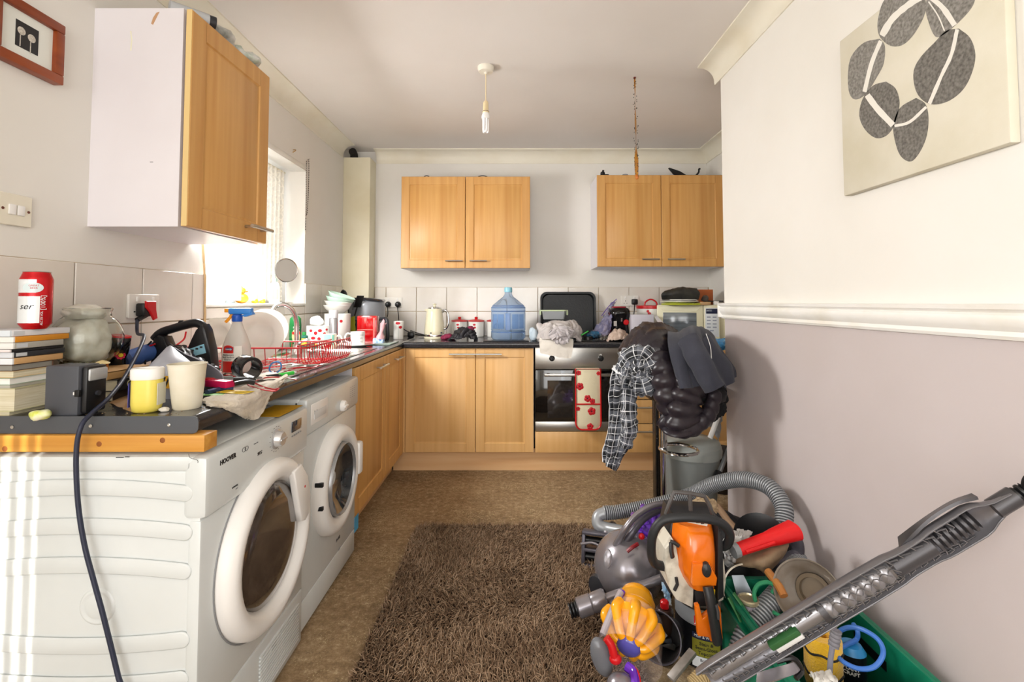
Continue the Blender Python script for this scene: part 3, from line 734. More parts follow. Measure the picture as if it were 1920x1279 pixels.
# ================================================================ LEFT COUNTER : things standing on it
def U(px, py, z=ZT):
    p = P(px, py, Z=z); return p, F / p.y
def polyprism(pts, Y, d, b=0, seg=2):     # upright silhouette (XZ) with real depth d behind plane Y
    q = [P(x, y, Y=Y) for x, y in pts]; g = prism([(a.x, a.z) for a in q], d, b=b, seg=seg)
    g.v = [Vector((v.x, Y + d - v.z, v.y)) for v in g.v]; return g
def cpatch(r, a, zc, w_, h_, shape='rect', n=12, m=8, off=.0006):
    g = G()
    for j in range(m + 1):
        for i in range(n + 1):
            u = -1 + 2 * i / n; v = -1 + 2 * j / m
            if shape == 'ell': u, v = u * math.sqrt(max(0, 1 - v * v / 2)), v * math.sqrt(max(0, 1 - u * u / 2))
            th = math.radians(a) + u * w_ / 2 / (r(zc) if callable(r) else r); rr = (r(zc + v * h_ / 2) if callable(r) else r) + off
            g.v.append(Vector((rr * math.cos(th), rr * math.sin(th), zc + v * h_ / 2)))
    for j in range(m):
        for i in range(n): k = j * (n + 1) + i; g.f.append((k, k + 1, k + n + 2, k + n + 1))
    g.m = [0] * len(g.f); return g
def wraptext(s_, size, r, a, z, off=.0012, rot=0, **k):
    g = text(s_, size, .0002, **k); 
    if rot: g.rot(rot)
    g.v = [Vector(((r + off + v.z) * math.cos(math.radians(a) + v.x / r), (r + off + v.z) * math.sin(math.radians(a) + v.x / r), z + v.y)) for v in g.v]; return g
def face(p): return math.degrees(math.atan2(-p[1], -p[0]))
cardm = mat('card_brown', 'B08C62', .8, col2='9A7850', vs=20)
paper = mat('aged_paper', 'E2DBC4', .8, col2='CFC5A4', vs=60, vst=(.2, .2, 8))
# ---- stack of cases and books at the near left end
bx1 = -1.227
stack = [ # name, label, top px y, bottom px y, right px, colour front, colour side
 ('book', 'thin cream book at the bottom of the stack by the worktop end', 777, 784, 68, 'D8CFAE', 'E6DCB8'),
 ('book', 'thick hardback with cream pages low in the stack', 734.5, 777, 92, 'F3EFE6', 'C9C59C'),
 ('book', 'slim grey book resting on the thick hardback', 728, 734.5, 80, 'CFCBBE', 'B9B4A4'),
 ('book', 'white book with pale green spine mid-stack', 715.5, 728, 93, 'F4F2EC', 'A9B9A8'),
 ('book', 'dog-eared cream paperback mid-stack', 703, 715.5, 93, 'E4D9BC', 'D9BE90'),
 ('book', 'dark brown book under the tan case', 691, 703, 105, '8F8C84', '5A4030'),
 ('disc_case', 'tan disc case in the stack below the black case', 679, 691, 123, 'E3E8EC', 'C99F6C'),
 ('disc_case', 'thick black disc case in the stack', 668, 679, 126, 'D9DCE0', '2B2C31'),
 ('disc_case', 'slim black disc case under the grey one', 662, 668, 124, 'E8DEDC', '1E1F22'),
 ('disc_case', 'grey disc case below the orange case', 650, 662, 123, 'E6E6E2', 'A9A69D'),
 ('disc_case', 'orange disc case second from the top', 638.8, 650, 133, 'EFEAE4', 'D38B22'),
 ('disc_case', 'silver disc case on top of the stack under the red can', 626.6, 638.8, 134, 'D8E0E6', 'DCDDE0')]
Ys = 1.18; ss_ = F / Ys; zcur = ZT
for k, (nm, lb, yt, yb, rp, c1_, c2_) in enumerate(stack):
    h_ = (yb - yt) / ss_; z0_ = zcur; z1_ = zcur + h_; zcur = z1_
    x1_ = bx1 + random.uniform(-.006, .004) + (.012 if k == 1 else 0); ya = Ys + random.uniform(-.004, .006) * (k > 0); yb_ = -x1_ * F / (PX - rp)
    if k in (0, 1, 2, 3, 4): yb_ = 1.31
    t = thing(nm, lb, 'book' if nm == 'book' else 'disc case', ((XL + x1_) / 2, (ya + yb_) / 2, z0_), rz=random.uniform(-1.2, 1.2), group=None)
    cvm = mat('cover_' + c2_, c2_, .45); frm = mat('front_' + c1_, c1_, .6)
    X0, X1 = XL + .02, x1_
    if nm == 'book':
        part('cover', G().add(box(X0, X1 + .001, ya - .001, yb_, z0_, z0_ + .0014)).add(box(X0, X1 + .001, ya - .001, yb_, z1_ - .0014, z1_ - .0002)).add(box(X0, X1 + .001, yb_ - .002, yb_, z0_, z1_ - .0002)), cvm, t, world=True)
        part('pages', box(X0 + .002, X1 - .002, ya + .002, yb_ - .002, z0_ + .0014, z1_ - .0014), paper if k in (0, 1, 4) else frm, t, world=True)
    else:
        part('case', box(X0, X1, ya + .004, yb_, z0_ + .0004, z1_ - .0002, .0015), cvm, t, world=True)
        part('spine', box(X0, X1 - .001, ya, ya + .006, z0_ + .0005, z1_ - .0005, .001), frm, t, world=True)
        if k in (7, 9, 11): part('sleeve_print', box(X1, X1 + .0004, ya + .008, ya + .035, z0_ + .003, z1_ - .003), mat('case_print', 'C9CED2', .5), t, world=True)
ZS = zcur
# can
ce = Vector(((68 - PX) / F * 1.245, 1.245, ZS)); cr = .0325
t = thing('drink_can', 'red and white beer can standing on the stack of disc cases', 'can', ce, rz=0)
part('body', lathe([(.022, .0), (.024, .002), (cr - .004, .008), (cr, .014), (cr, .128), (cr - .002, .134), (.027, .143), (.0265, .146)], 40), mat('can_red', 'C3121B', .25, .35), t, smooth=60)
part('lid', lathe([(.0265, .146), (.0275, .1475), (.0255, .1475), (.0245, .143), (0, .143)], 32).add(cbox(.006, 0, .1445, .018, .010, .0012, .0005)), nickel, t)
part('bottom_rim', lathe([(.018, .003), (.021, 0), (.0225, .0008), (.024, .003)], 32), nickel, t)
fa = face(ce)
wm = mat('can_white', 'E9EEF0', .25, .2)
part('white_panel', cpatch(cr, fa - 38, .050, .058, .068), wm, t)
part('white_panel', cpatch(cr, fa - 46, .110, .052, .034), wm, t)
part('white_crest', cpatch(cr, fa - 12, .106, .040, .026, 'ell', off=.0011), mat('can_pale', 'D5E4E6', .3), t)
part('print', wraptext('ser', .022, cr, fa - 34, .058, shear=.3), ink, t)
part('print', wraptext('[100%]', .0135, cr, fa + 24, .068, rot=90), wm, t)
part('print', wraptext('ALC 5% VOL', .0065, cr, fa + 20, .028, rot=90), wm, t)
part('print', wraptext('GREAT\nBEER', .0065, cr, fa - 8, .108), redp, t)
# dark grey sensor/speaker box
t = thing('motion_sensor', 'dark grey plastic sensor box with silver lens beside the books', 'device', (-1.096, 1.20, ZT))
part('housing', box(-1.137, -1.056, 1.170, 1.232, ZT, ZT + .121, .004), mat('slate_plastic', '4A4C52', .45), t, world=True)
part('front_shell', box(-1.058, -1.040, 1.176, 1.236, ZT + .002, ZT + .119, .008), black, t, world=True)
part('lens', box(-1.044, -1.036, 1.180, 1.232, ZT + .082, ZT + .112, .006), mat('silver_lens', 'B9BBBC', .3, .4), t, world=True)
p = P(145, 738, Y=1.169); part('slide_switch', box(p.x - .005, p.x + .006, 1.166, 1.172, p.z - .008, p.z + .008, .001), black, t, world=True)
part('indicator_mark', box(p.x - .011, p.x - .008, 1.1693, 1.1702, p.z - .004, p.z + .003), white, t, world=True)
part('knob', lathe([(.006, 0), (.006, .006), (0, .006)], 12).rot(90, 'Y').at(-1.040, 1.205, ZT + .05), dgrey, t, world=True)
# books under the fish bowl
def bookbox(name, label, x0, x1, y0, y1, z0, z1, cov, pg=paper, txt=None, rz=0, txm=None, ts=.014):
    t = thing(name, label, 'book', ((x0 + x1) / 2, (y0 + y1) / 2, z0), rz=rz)
    a, b_, c, d = x0 - t.location.x, x1 - t.location.x, y0 - t.location.y, y1 - t.location.y; h = z1 - z0
    part('cover', G().add(box(a, b_, c, d, 0, .0016)).add(box(a, b_, c, d, h - .0016, h)).add(box(b_ - .002, b_, c, d, 0, h)), cov, t)
    part('pages', box(a + .003, b_ - .002, c + .003, d - .003, .0016, h - .0016), pg, t)
    if txt: part('spine_text', text(txt, ts, bold=.0004).xf(basis((b_ + .0006, 0, h / 2), (0, 1, 0), (0, 0, 1))), txm, t)
    return t
bookbox('book', 'dark book at the bottom of the pile under the fish bowl', -1.34, -1.115, 1.345, 1.52, ZT, ZT + .028, mat('cover_dark', '3A2E26', .5))
bookbox('book', 'black-spined paperback with pale capitals under the fish bowl', -1.33, -1.10, 1.34, 1.52, ZT + .028, ZT + .060, mat('cover_black', '201F1E', .5), txt='GUNNERS', txm=mat('pale_letters', 'C9C2A0', .5), ts=.026)
bookbox('book', 'tan book lying directly beneath the fish bowl', -1.33, -1.12, 1.33, 1.50, ZT + .060, ZT + .082, mat('cover_tan', 'C49A62', .6))
# fish bowl with plastic bag
bc = Vector((-1.255, 1.415, ZT + .082)); 
clear = mat('clear_glass', 'F4F6F2', .02, trans=1, ior=1.3)
t = thing('glass_bowl', 'round glass fish bowl holding a plastic bag, behind the red can', 'bowl', bc)
R = .086
pr_ = [(0, 0)] + [(R * math.sin(a), R - R * math.cos(a)) for a in [PI * (.12 + .66 * i / 16) for i in range(17)]]
pr_ += [(pr_[-1][0] - .002, pr_[-1][1] + .010), (pr_[-1][0] + .004, pr_[-1][1] + .022)]
inn = [(max(0, r - .003), z + .002) for r, z in reversed(pr_)]; inn[-1] = (0, .003)
part('bowl', lathe(pr_ + inn, 40), clear, t, smooth=60)
pb = ell(.062, .062, .066, 40, 26, .22, 22, 3).at(-.008, -.004, .082)
part('plastic_bag', pb, mat('milky_film', 'F3F1E8', .3, alpha=.85, col2='DDD8C8', vs=30, bump=.6, bs=45), t, smooth=70)
part('bag_top', ell(.05, .05, .022, 24, 12, .3, 40, 8).at(-.01, 0, .165), MAT['milky_film'], t, smooth=70)
gvl = G()
for i in range(90):
    a = random.uniform(0, 2 * PI); r = math.sqrt(random.random()) * .055; gvl.add(ell(.006, .005, .004, 6, 4).at(r * math.cos(a), r * math.sin(a), .012 + random.random() * .010))
part('gravel', gvl, mat('gravel', '6E6A4C', .5, col2='A9A78A', vs=80), t, kind='stuff')
# toy pagoda in front of the bowl
p = Vector((-1.175, 1.375, ZT + .082))
t = thing('aquarium_ornament', 'tiny cream and orange pagoda ornament beside the fish bowl', 'ornament', p)
part('roof', lathe([(.019, .018), (.020, .020), (.010, .026), (0, .029)], 6), mat('cream_roof', 'E8D49C', .5), t)
for i in range(4):
    a = PI / 4 + PI / 2 * i; part('pillar', box(-.0025, .0025, -.0025, .0025, 0, .019).at(.011 * math.cos(a), .011 * math.sin(a), 0), mat('orange_brown', 'B36A22', .5), t)
# dark bottle with red top
p = Vector(((222 - PX) / F * 1.50, 1.50, ZT + .060)); 
t = thing('black_torch', 'black tapered torch with red top and sunflower sticker', 'torch', p, rot=(0, math.radians(7), 0))
part('body', lathe([(0, 0), (.022, 0), (.023, .02), (.020, .045), (.024, .06), (.026, .075), (.026, .104), (.024, .108)], 28), mat('gloss_black', '0E0E10', .15), t)
part('cap', lathe([(.024, .106), (.0265, .108), (.0255, .113), (0, .112)], 28), red, t)
fa = face(p); zt2 = .055
for i in range(9):
    a = 2 * PI * i / 9; part('petal', cpatch(.0226, fa + 14 + math.degrees(.010 * math.cos(a) / .0226), zt2 + .010 * math.sin(a), .007, .007, 'ell', 4, 4, off=.0015), mat('petal_red', 'C8264A', .5), t)
part('flower_centre', cpatch(.0226, fa + 14, zt2, .012, .012, 'ell', 6, 6, off=.002), mat('flower_yellow', 'D9C22A', .5), t)
# blue cylinder lying tilted behind
a, b_ = P(236, 676, Y=1.62), P(304, 652, Y=1.74)
t = thing('blue_tube', 'blue plastic tube lying behind the black torch', 'tube', (a.x, a.y, a.z))
part('barrel', tin(.030, (b_ - a).length, 28).to(a, b_), mat('blue_plastic', '3F5FA0', .4), t, world=True)
part('end_cap', tin(.0315, .018, 28).to(a - (b_ - a).normalized() * .014, b_), mat('navy_plastic', '2C4478', .4), t, world=True)
solo('paint_tube_box', box(-1.335, -1.16, 1.66, 1.80, ZT, ZT + .045, .002), cardm, 'flat brown card box under the blue tube', 'box')
# yellow tub
p = Vector((-.928, 1.222, ZT)); 
t = thing('yellow_tub', 'yellow oval plastic tub with white lid beside the paper cup', 'tub', p, rz=8)
part('tub', rloft([(.050, .042, 0), (.060, .050, .004), (.064, .054, .02), (.064, .054, .078), (.062, .052, .084)], .022, 7), mat('pale_yellow_plastic', 'EADB6E', .35, col2='E4CF55', vs=9), t, smooth=60)
part('lid', rloft([(.066, .056, .082), (.068, .058, .085), (.068, .058, .106), (.064, .054, .110), (.050, .040, .110), (.048, .038, .106)], .023, 7), mat('white_lid', 'EFEDE8', .35), t, smooth=60)
part('label_patch', box(.0315, .0326, -.016, .020, .018, .072), mat('label_grey', 'DAD7C4', .5), t)
part('side_label', box(-.0335, -.0322, -.018, .010, .014, .074), mat('label_blue', '3A3C8E', .5), t)
# paper cup
p = Vector((-.853, 1.262, ZT)); 
t = thing('paper_cup', 'off-white crumpled paper cup at the worktop corner', 'cup', p, rot=(0, math.radians(-1), 0))
cupm = mat('cup_paper', 'E6E0CF', .5, col2='DDD2B6', vs=9, bump=.2, bs=12)
part('wall', lathe([(.029, .002), (.0305, .0), (.0325, .004), (.0435, .114), (.0425, .114), (.0315, .006), (0, .006)], 40), cupm, t, smooth=50)
part('rolled_rim', tube([(.0438 * math.cos(2 * PI * i / 40), .0438 * math.sin(2 * PI * i / 40), .1145) for i in range(40)], .0016, 6, closed=True), cupm, t, smooth=60)
# grey folded pack
t = thing('grey_sleeve', 'folded grey plastic sleeve standing like a tent behind the yellow tub', 'sleeve', (P(320, 720, Y=1.42).x, 1.42, ZT))
gp = mat('grey_film', 'A9ABB4', .35, col2='9C9EA8', vs=5)
A = P(318, 648, Y=1.48); B = P(262, 712, Y=1.38); B2 = Vector((B.x, B.y, ZT)); Cc_ = P(380, 702, Y=1.40); C2 = Vector((Cc_.x, Cc_.y, ZT)); D = P(332, 662, Y=1.40)
part('front_flap', sheet([[B2 + Vector((.02, -.01, 0)), Vector((A.x - .02, 1.36, ZT)), C2], [B, (B + D) / 2 + Vector((0, -.02, 0)), Cc_ + Vector((0, 0, .0))], [A + Vector((-.012, 0, -.008)), A, A + Vector((.012, 0, -.006))]], 6, 6, amp=.002, th=.003), gp, t, world=True)
part('rear_flap', sheet([[A + Vector((-.011, .004, -.01)), A + Vector((0, .004, 0)), A + Vector((.012, .004, -.008))], [B + Vector((0, .08, 0)), A + Vector((0, .07, -.06)), Cc_ + Vector((0, .08, 0))], [B2 + Vector((.01, .12, 0)), Vector((A.x, 1.56, ZT)), C2 + Vector((0, .10, 0))]], 6, 5, amp=.002, th=.003), gp, t, world=True)
yb = P(308, 716, Y=1.345); part('yellow_print', box(yb.x - .022, yb.x + .018, 1.343, 1.347, yb.z - .018, yb.z + .016), mat('yellow_print', 'DFA92A', .5), t, world=True)
for i in range(3): part('dark_stripe', box(-.002, .002, -.0006, .0006, -.014, .014).rot(20, 'Y').at(yb.x - .012 + i * .011, 1.3425, yb.z), ink, t, world=True)
# battery charger
Yc = 1.72
t = thing('battery_charger', 'black battery charger with carry handle and pale blue panel', 'charger', (P(338, 700, Y=Yc).x, Yc, ZT))
bk = mat('satin_black', '17171A', .32)
base = polyprism([(279, 712), (283, 648), (287, 634), (296, 628), (306, 631), (312, 646), (318, 662), (334, 660), (350, 652), (358, 634), (366, 618), (378, 608), (384, 618), (393, 655), (399, 712)], Yc - .030, .05, b=.008)
base.v = [Vector((v.x, v.y, max(v.z, ZT))) for v in base.v]
part('case', base, bk, t, world=True)
part('handle', tube([P(290, 636, Y=Yc), P(302, 624, Y=Yc), P(325, 616, Y=Yc), P(350, 609, Y=Yc), P(368, 606, Y=Yc), P(381, 613, Y=Yc), P(388, 630, Y=Yc)], .0155, 10, smooth=5), bk, t, world=True, smooth=60)
p = P(340, 606, Y=Yc); part('thumb_catch', lathe([(.009, 0), (.010, .008), (.006, .014), (0, .014)], 8).at(p.x, p.y, p.z - .004), bk, t, world=True)
q = [P(x, y, Y=Yc - .0315) for x, y in ((353, 655), (382, 645), (386, 662), (362, 668))]
part('panel_label', G([*q, *[a + Vector((0, .002, 0)) for a in q]], [(0, 1, 2, 3), (7, 6, 5, 4), (0, 4, 5, 1), (1, 5, 6, 2), (2, 6, 7, 3), (3, 7, 4, 0)]), mat('panel_blue', '8FC4D8', .4), t, world=True)
for x, y in ((361, 657), (369, 654), (377, 651)): p = P(x, y, Y=Yc - .0325); part('panel_icon', cbox(p.x, p.y, p.z, .009, .001, .006), dgrey, t, world=True)
for c, pts in ((('black_wire'), [(284, 640), (276, 650), (273, 668), (272, 690)]), (('red_wire'), [(291, 645), (275, 652), (262, 665), (255, 685)]), ('red_wire', [(349, 622), (345, 636), (330, 648), (322, 655)])):
    part(c, tube([P(x, y, Y=Yc - .04 - .02 * (i > 1)) for i, (x, y) in enumerate(pts)], .0028, 6, smooth=5), red if 'red' in c else black, t, world=True)
# crumpled black bag over charger foot
film = mat('black_film', '121214', .28, bump=.4, bs=40)
solo('black_bag', sheet([[P(316, 648, Y=1.66), P(345, 650, Y=1.65), P(362, 668, Y=1.64), P(385, 684, Y=1.63)], [P(322, 662, Y=1.60), P(345, 662, Y=1.59), P(372, 678, Y=1.58), P(405, 690, Y=1.58)], [P(352, 700, Y=1.57), P(372, 700, Y=1.56), P(392, 698, Y=1.56), P(414, 696, Y=1.56)]], 9, 9, amp=.012, fr=(7, 6), seed=2, th=.004), film, 'crumpled black plastic bag slumped against the battery charger', 'bag', smooth=50)
# tape roll / black lid
a, b_ = P(452, 688, Y=1.56), P(486, 698, Y=1.50)
t = thing('black_tape_roll', 'wide black tape roll tipped on its side by the spray bottle', 'tape', (a.x, a.y, ZT + .03))
part('roll', lathe([(.028, 0), (.036, 0), (.038, .003), (.038, .052), (.036, .055), (.028, .055), (.028, 0)], 36).to(P(455, 686, Y=1.57), P(489, 699, Y=1.51)), mat('gloss_tape', '111214', .15, coat=.6), t, world=True, smooth=50)
# grey tray under
p, s = U(430, 716)
t = thing('grey_tray', 'shallow grey plastic tray under the tape and tools', 'tray', (-.98, 1.56, ZT))
part('tray', rloft([(.24, .16, 0), (.27, .19, .004), (.28, .20, .022), (.272, .192, .022), (.262, .182, .006), (.1, .05, .005)], .05, 6), mat('grey_clear', 'A9ABA8', .3), t, smooth=50)
a, b_ = P(382, 710, Y=1.47), P(438, 709, Y=1.40)
t = thing('pink_tool', 'hot pink plastic tool case with a red end on the tray', 'tool', (a.x, a.y, ZT + .02))
part('case', box(-.05, .045, -.016, .016, 0, .020, .003).rot(-20).at((a.x + b_.x) / 2, 1.44, ZT + .024), mat('hot_pink', 'D8185A', .35), t, world=True)
part('end_piece', box(-.062, -.028, -.013, .013, .004, .024, .006).rot(-20).at((a.x + b_.x) / 2, 1.44, ZT + .024), red, t, world=True)
solo('black_pliers', tube([P(440, 712, Y=1.43), P(462, 712, Y=1.43), P(478, 716, Y=1.44)], .008, 8, smooth=4).add(tube([P(440, 720, Y=1.40), P(462, 716, Y=1.42), P(478, 718, Y=1.43)], .007, 8, smooth=4)), black, 'black handled pliers beside the pink tool', 'pliers')
# grubby cloth over the worktop edge
clm = mat('grubby_towelling', 'D9CFC0', .95, col2='B8A98F', vs=14, bump=.8, bs=160, sheen=.3, lo=.4, hi=.75)
def on(px, py, dz=.004): return P(px, py, Z=ZT + dz)
e = lambda px, py: P(px, py, X=XW + .012)
solo('cloth_rag', sheet([[on(380, 752, .006), on(410, 740, .008), on(438, 724, .010), on(470, 712, .008), on(512, 700, .006)],
    [on(385, 758, .004), on(420, 752, .008), on(452, 740, .010), on(486, 726, .010), on(528, 708, .006)],
    [on(392, 762, .004), e(438, 758), e(466, 745), e(500, 727), e(540, 706)],
    [on(410, 762, .003), e(452, 770), e(472, 762), e(496, 745), e(520, 722)],
    [e(462, 776), e(468, 786), e(478, 786), e(490, 772), e(502, 740)]], 9, 9, amp=.006, fr=(6, 6), seed=4, th=.006), clm, 'grubby towelling cloth hanging over the worktop edge above the dryer', 'cloth', smooth=70)
def pen(name, label, pts, r, m, cat='pen', tip=None):
    t = thing(name, label, cat, pts[0]); part('barrel', tube(pts, r, 10), m, t, world=True)
    if tip: d = (pts[-1] - pts[0]).normalized(); part('tip', tube([pts[-1], pts[-1] + d * .015], lambda q: r * (1 - .8 * q), 8), tip, t, world=True)
pen('folding_knife', 'blue-grey folding knife lying on the grubby cloth', [on(388, 736, .02), on(412, 730, .02), on(436, 727, .02)], .0075, mat('steel_blue', '4A5A80', .25, .5), 'knife')
pen('green_pen', 'bright green marker pen near the drainer', [on(520, 704, .008), on(550, 699, .008)], .0065, mat('lime', '3FCB4A', .35), 'pen', white)
pen('black_marker', 'stubby black marker beside the green pen', [on(500, 708, .010), on(520, 705, .010)], .009, black, 'pen', dgrey)
solo('blue_ring', tube([Vector((.022 * math.cos(a), .010 * math.sin(a) , .02 * math.sin(a) + .03)) + on(516, 704, 0) for a in [2 * PI * i / 20 for i in range(20)]], .003, 6, closed=True), mat('wire_blue', '3E78B8', .4), 'small blue wire coil behind the black marker', 'coil')
solo('red_lead', tube([on(437, 706, .03), on(452, 706, .03), on(470, 714, .025), on(490, 724, .02), on(512, 730, .016), on(523, 728, .016), on(516, 733, .016), on(494, 731, .016), on(476, 726, .018), on(464, 720, .02), on(475, 716, .02), on(500, 708, .02), on(530, 708, .014), on(556, 712, .010)], .0022, 6, smooth=6), mat('red_wire', 'B01E24', .4), 'thin red lead looped over the grubby cloth', 'wire')
solo('black_lead', tube([on(445, 722, .02), on(470, 716, .02), on(500, 713, .014), on(530, 711, .010), on(560, 704, .008)], .0022, 6, smooth=6), black, 'thin black lead running beside the red lead', 'wire')
solo('yellow_card', box(-.045, .05, -.02, .02, 0, .001).rot(-14).at(*on(440, 735, .017)), mat('yellow_card', 'E3C22A', .6), 'yellow card scrap under the folding knife', 'card')
solo('green_card', box(-.04, .04, -.015, .015, 0, .001).rot(10).at(*on(392, 740, .014)), mat('green_card', '86C46A', .6), 'pale green card scrap by the paper cup', 'card')
solo('brown_envelope', sheet([[on(205, 755, .001), on(235, 768, .001), on(262, 775, .001)], [on(235, 735, .006), on(262, 745, .01), on(290, 752, .004)], [on(270, 722, .002), on(300, 730, .002), on(320, 738, .002)]], 4, 4, amp=.003, th=.001), cardm, 'crumpled brown paper bag behind the yellow tub', 'paper')
solo('paper_scrap', sheet([[on(190, 752, .001), on(215, 745, .004)], [on(205, 728, .03), on(232, 722, .035)], [on(215, 715, .01), on(245, 712, .012)]], 8, 8, amp=.010, fr=(5, 5), th=.001), mat('crumpled_paper', 'CFC3AC', .8), 'crumpled beige paper beside the sensor box', 'paper', smooth=60)
solo('yellow_tipped_wrapper', ell(.022, .014, .012, 16, 10, .3, 60, 2).at(*on(75, 778, .010)), mat('neon_wrapper', 'D8E23A', .3, col2='EDEBDD', vs=40), 'small neon yellow wrapper at the foot of the thick hardback', 'wrapper', smooth=60)
for k, (x, y, lb) in enumerate(((345, 786 - 20, 'small white crumb of plaster by the paper cup'),)):
    solo('crumb', ell(.012, .010, .006, 12, 8, .4, 90, k).at(*on(307, 768, .005)), mat('plaster', 'D8D2C6', .9), lb, 'crumb')
dirt = G()
for i in range(260):
    u, v = random.uniform(-1.25, -.80), random.uniform(1.18, 1.68); s_ = random.uniform(.0008, .003); dirt.add(ell(s_, s_, s_ * .4, 5, 3).at(u, v, ZT + .0006))
solo('crumbs', dirt, mat('crumb_dirt', 'A08A6A', .9), 'scattered crumbs and dust on the near end of the black worktop', 'crumbs', kind='stuff')
# black cable from the red plug, over the worktop and down to the floor
wx = XL + .011
pts = [P(257, 600, X=wx + .03), P(258, 625, X=wx + .05), Vector((-1.20, 1.56, 1.06)), P(238, 700, Y=1.36), P(205, 745, Y=1.22), P(172, 775, Y=1.155), P(152, 800, Y=1.125), P(143, 850, Y=1.12), P(146, 940, Y=1.12), P(158, 1020, Y=1.12), P(176, 1090, Y=1.12), P(195, 1160, Y=1.12), P(222, 1270, Y=1.12), P(250, 1390, Y=1.1), Vector((-.98, 1.02, .006)), Vector((-1.0, .6, .006))]
cbt = thing('power_cable', 'navy black power cable draped over worktop end and down the dryer', 'cable', pts[-1])
part('cable', tube(pts, .0052, 10, smooth=8), mat('navy_rubber', '23283C', .45), cbt, world=True, smooth=70)
pc = P(257, 582, X=wx)
part('plug', box(wx + .012, wx + .045, pc.y - .024, pc.y + .024, pc.z - .022, pc.z + .026, .006), black, cbt, world=True)
part('plug_cover', prism([(-.024, .030), (.024, .030), (.026, -.002), (.034, -.034), (.016, -.040), (-.004, -.010), (-.022, .006)], .010, b=.003).xf(basis((wx + .042, pc.y, pc.z + .004), (0, 1, 0), (0, 0, 1))), red, cbt, world=True)
part('plug_neck', tube([Vector((wx + .035, pc.y, pc.z - .016)), pts[0]], .009, 8), black, cbt, world=True)
# double sockets
def socket(label, M, name='double_socket'):
    t = thing(name, label, 'socket', M.translation)
    part('plate', prism(rrect(.146, .086, .006, 3), .010, b=.002).xf(M), mat('socket_white', 'ECE8E0', .3), t, world=True)
    for cx in (-.036, .036):
        part('rocker', box(cx - .006, cx + .006, .016, .034, .010, .014, .002).xf(M), white, t, world=True)
        for dx, dy, w_, h_ in ((0, .0, .004, .009), (-.011, -.018, .008, .004), (.011, -.018, .008, .004)):
            part('pin_hole', box(cx + dx - w_ / 2, cx + dx + w_ / 2, dy - h_ / 2 - .002, dy + h_ / 2 - .002, .0098, .0104).xf(M), ink, t, world=True)
    return t
pc2 = P(267, 574, X=wx)
socket('double wall socket with a red plug beside the fish bowl', basis((wx - .001, pc2.y + .0, pc2.z), (0, 1, 0), (0, 0, 1)))
# light switch
p = P(24, 394, X=XL)
t = thing('light_switch', 'yellowed white double light switch under the framed dandelion picture', 'switch', (XL, p.y, p.z))
M = basis((XL, p.y, p.z), (0, 1, 0), (0, 0, 1))
part('plate', prism(rrect(.088, .086, .004, 3), .009, b=.002).xf(M), mat('yellowed_white', 'E6E0CE', .4), t, world=True)
for c in (-.011, .012): part('rocker', box(c - .010, c + .010, -.014, .014, .009, .0125, .002).xf(M), white, t, world=True)
for c in (-.034, .034): part('screw', lathe([(.004, 0), (.0035, .001), (0, .001)], 10).at(c, 0, .009).xf(M), mat('rusty_screw', '6A3B2A', .6), t, world=True)
# framed picture
X1_ = XL + .03
a = P(124, 50, X=X1_); b_ = P(120, 161, X=X1_); y1 = (a.y + b_.y) / 2; zt2, zb2 = a.z, b_.z
y0 = y1 - .200; zt2 = P(124, 50, X=X1_).z; H_ = zt2 - zb2
t = thing('picture_frame', 'reddish wooden frame with a dandelion photograph high on left wall', 'picture', (XL, (y0 + y1) / 2, zb2))
wood = mat('mahogany_frame', '9A4A1E', .35, col2='7A3212', vs=4, vst=(4, .6, 4))
fw = .027
for nm, (ya, yb_, za, zb_) in (('a', (y0, y1, zb2, zb2 + fw)), ('b', (y0, y1, zt2 - fw, zt2)), ('c', (y0, y0 + fw, zb2 + fw, zt2 - fw)), ('d', (y1 - fw, y1, zb2 + fw, zt2 - fw))):
    part('frame_rail', box(XL, X1_, ya, yb_, za, zb_, .003), wood, t, world=True)
part('mount', box(XL + .002, X1_ - .012, y0 + fw, y1 - fw, zb2 + fw, zt2 - fw), mat('mount_board', 'E6E8E0', .6), t, world=True)
cyp, czp = (y0 + y1) / 2 + .0, (zb2 + zt2) / 2
pp = part('photo', cbox(X1_ - .0115, cyp, czp, .001, .062, H_ * .40), mat('photo_black', '1C1A1B', .4), t, world=True)
seedm = mat('dandelion_white', 'D9D3C8', .6, col2='B5AEA2', vs=200)
for dy, dz in ((-.016, .010), (.012, .004)):
    part('seed_head', lathe([(.011, 0), (.009, .0007), (0, .0009)], 24).rot(90, 'Y').at(X1_ - .0108, cyp + dy, czp + dz), seedm, pp, world=True)
    part('stem', box(-.0003, .0003, -.0012, .0012, -.032, 0).at(X1_ - .0105, cyp + dy - .003, czp + dz - .012), seedm, pp, world=True)
# beige cable down the tiles
solo('beige_cable', tube([P(380, 455, X=XL + .008), P(384, 520, X=XL + .014), P(384, 580, X=XL + .014), P(383, 640, X=XL + .014)], .0045, 8, smooth=5), mat('beige_cable', 'C9A878', .5), 'beige cable running down the tiles under the left cabinet', 'cable')
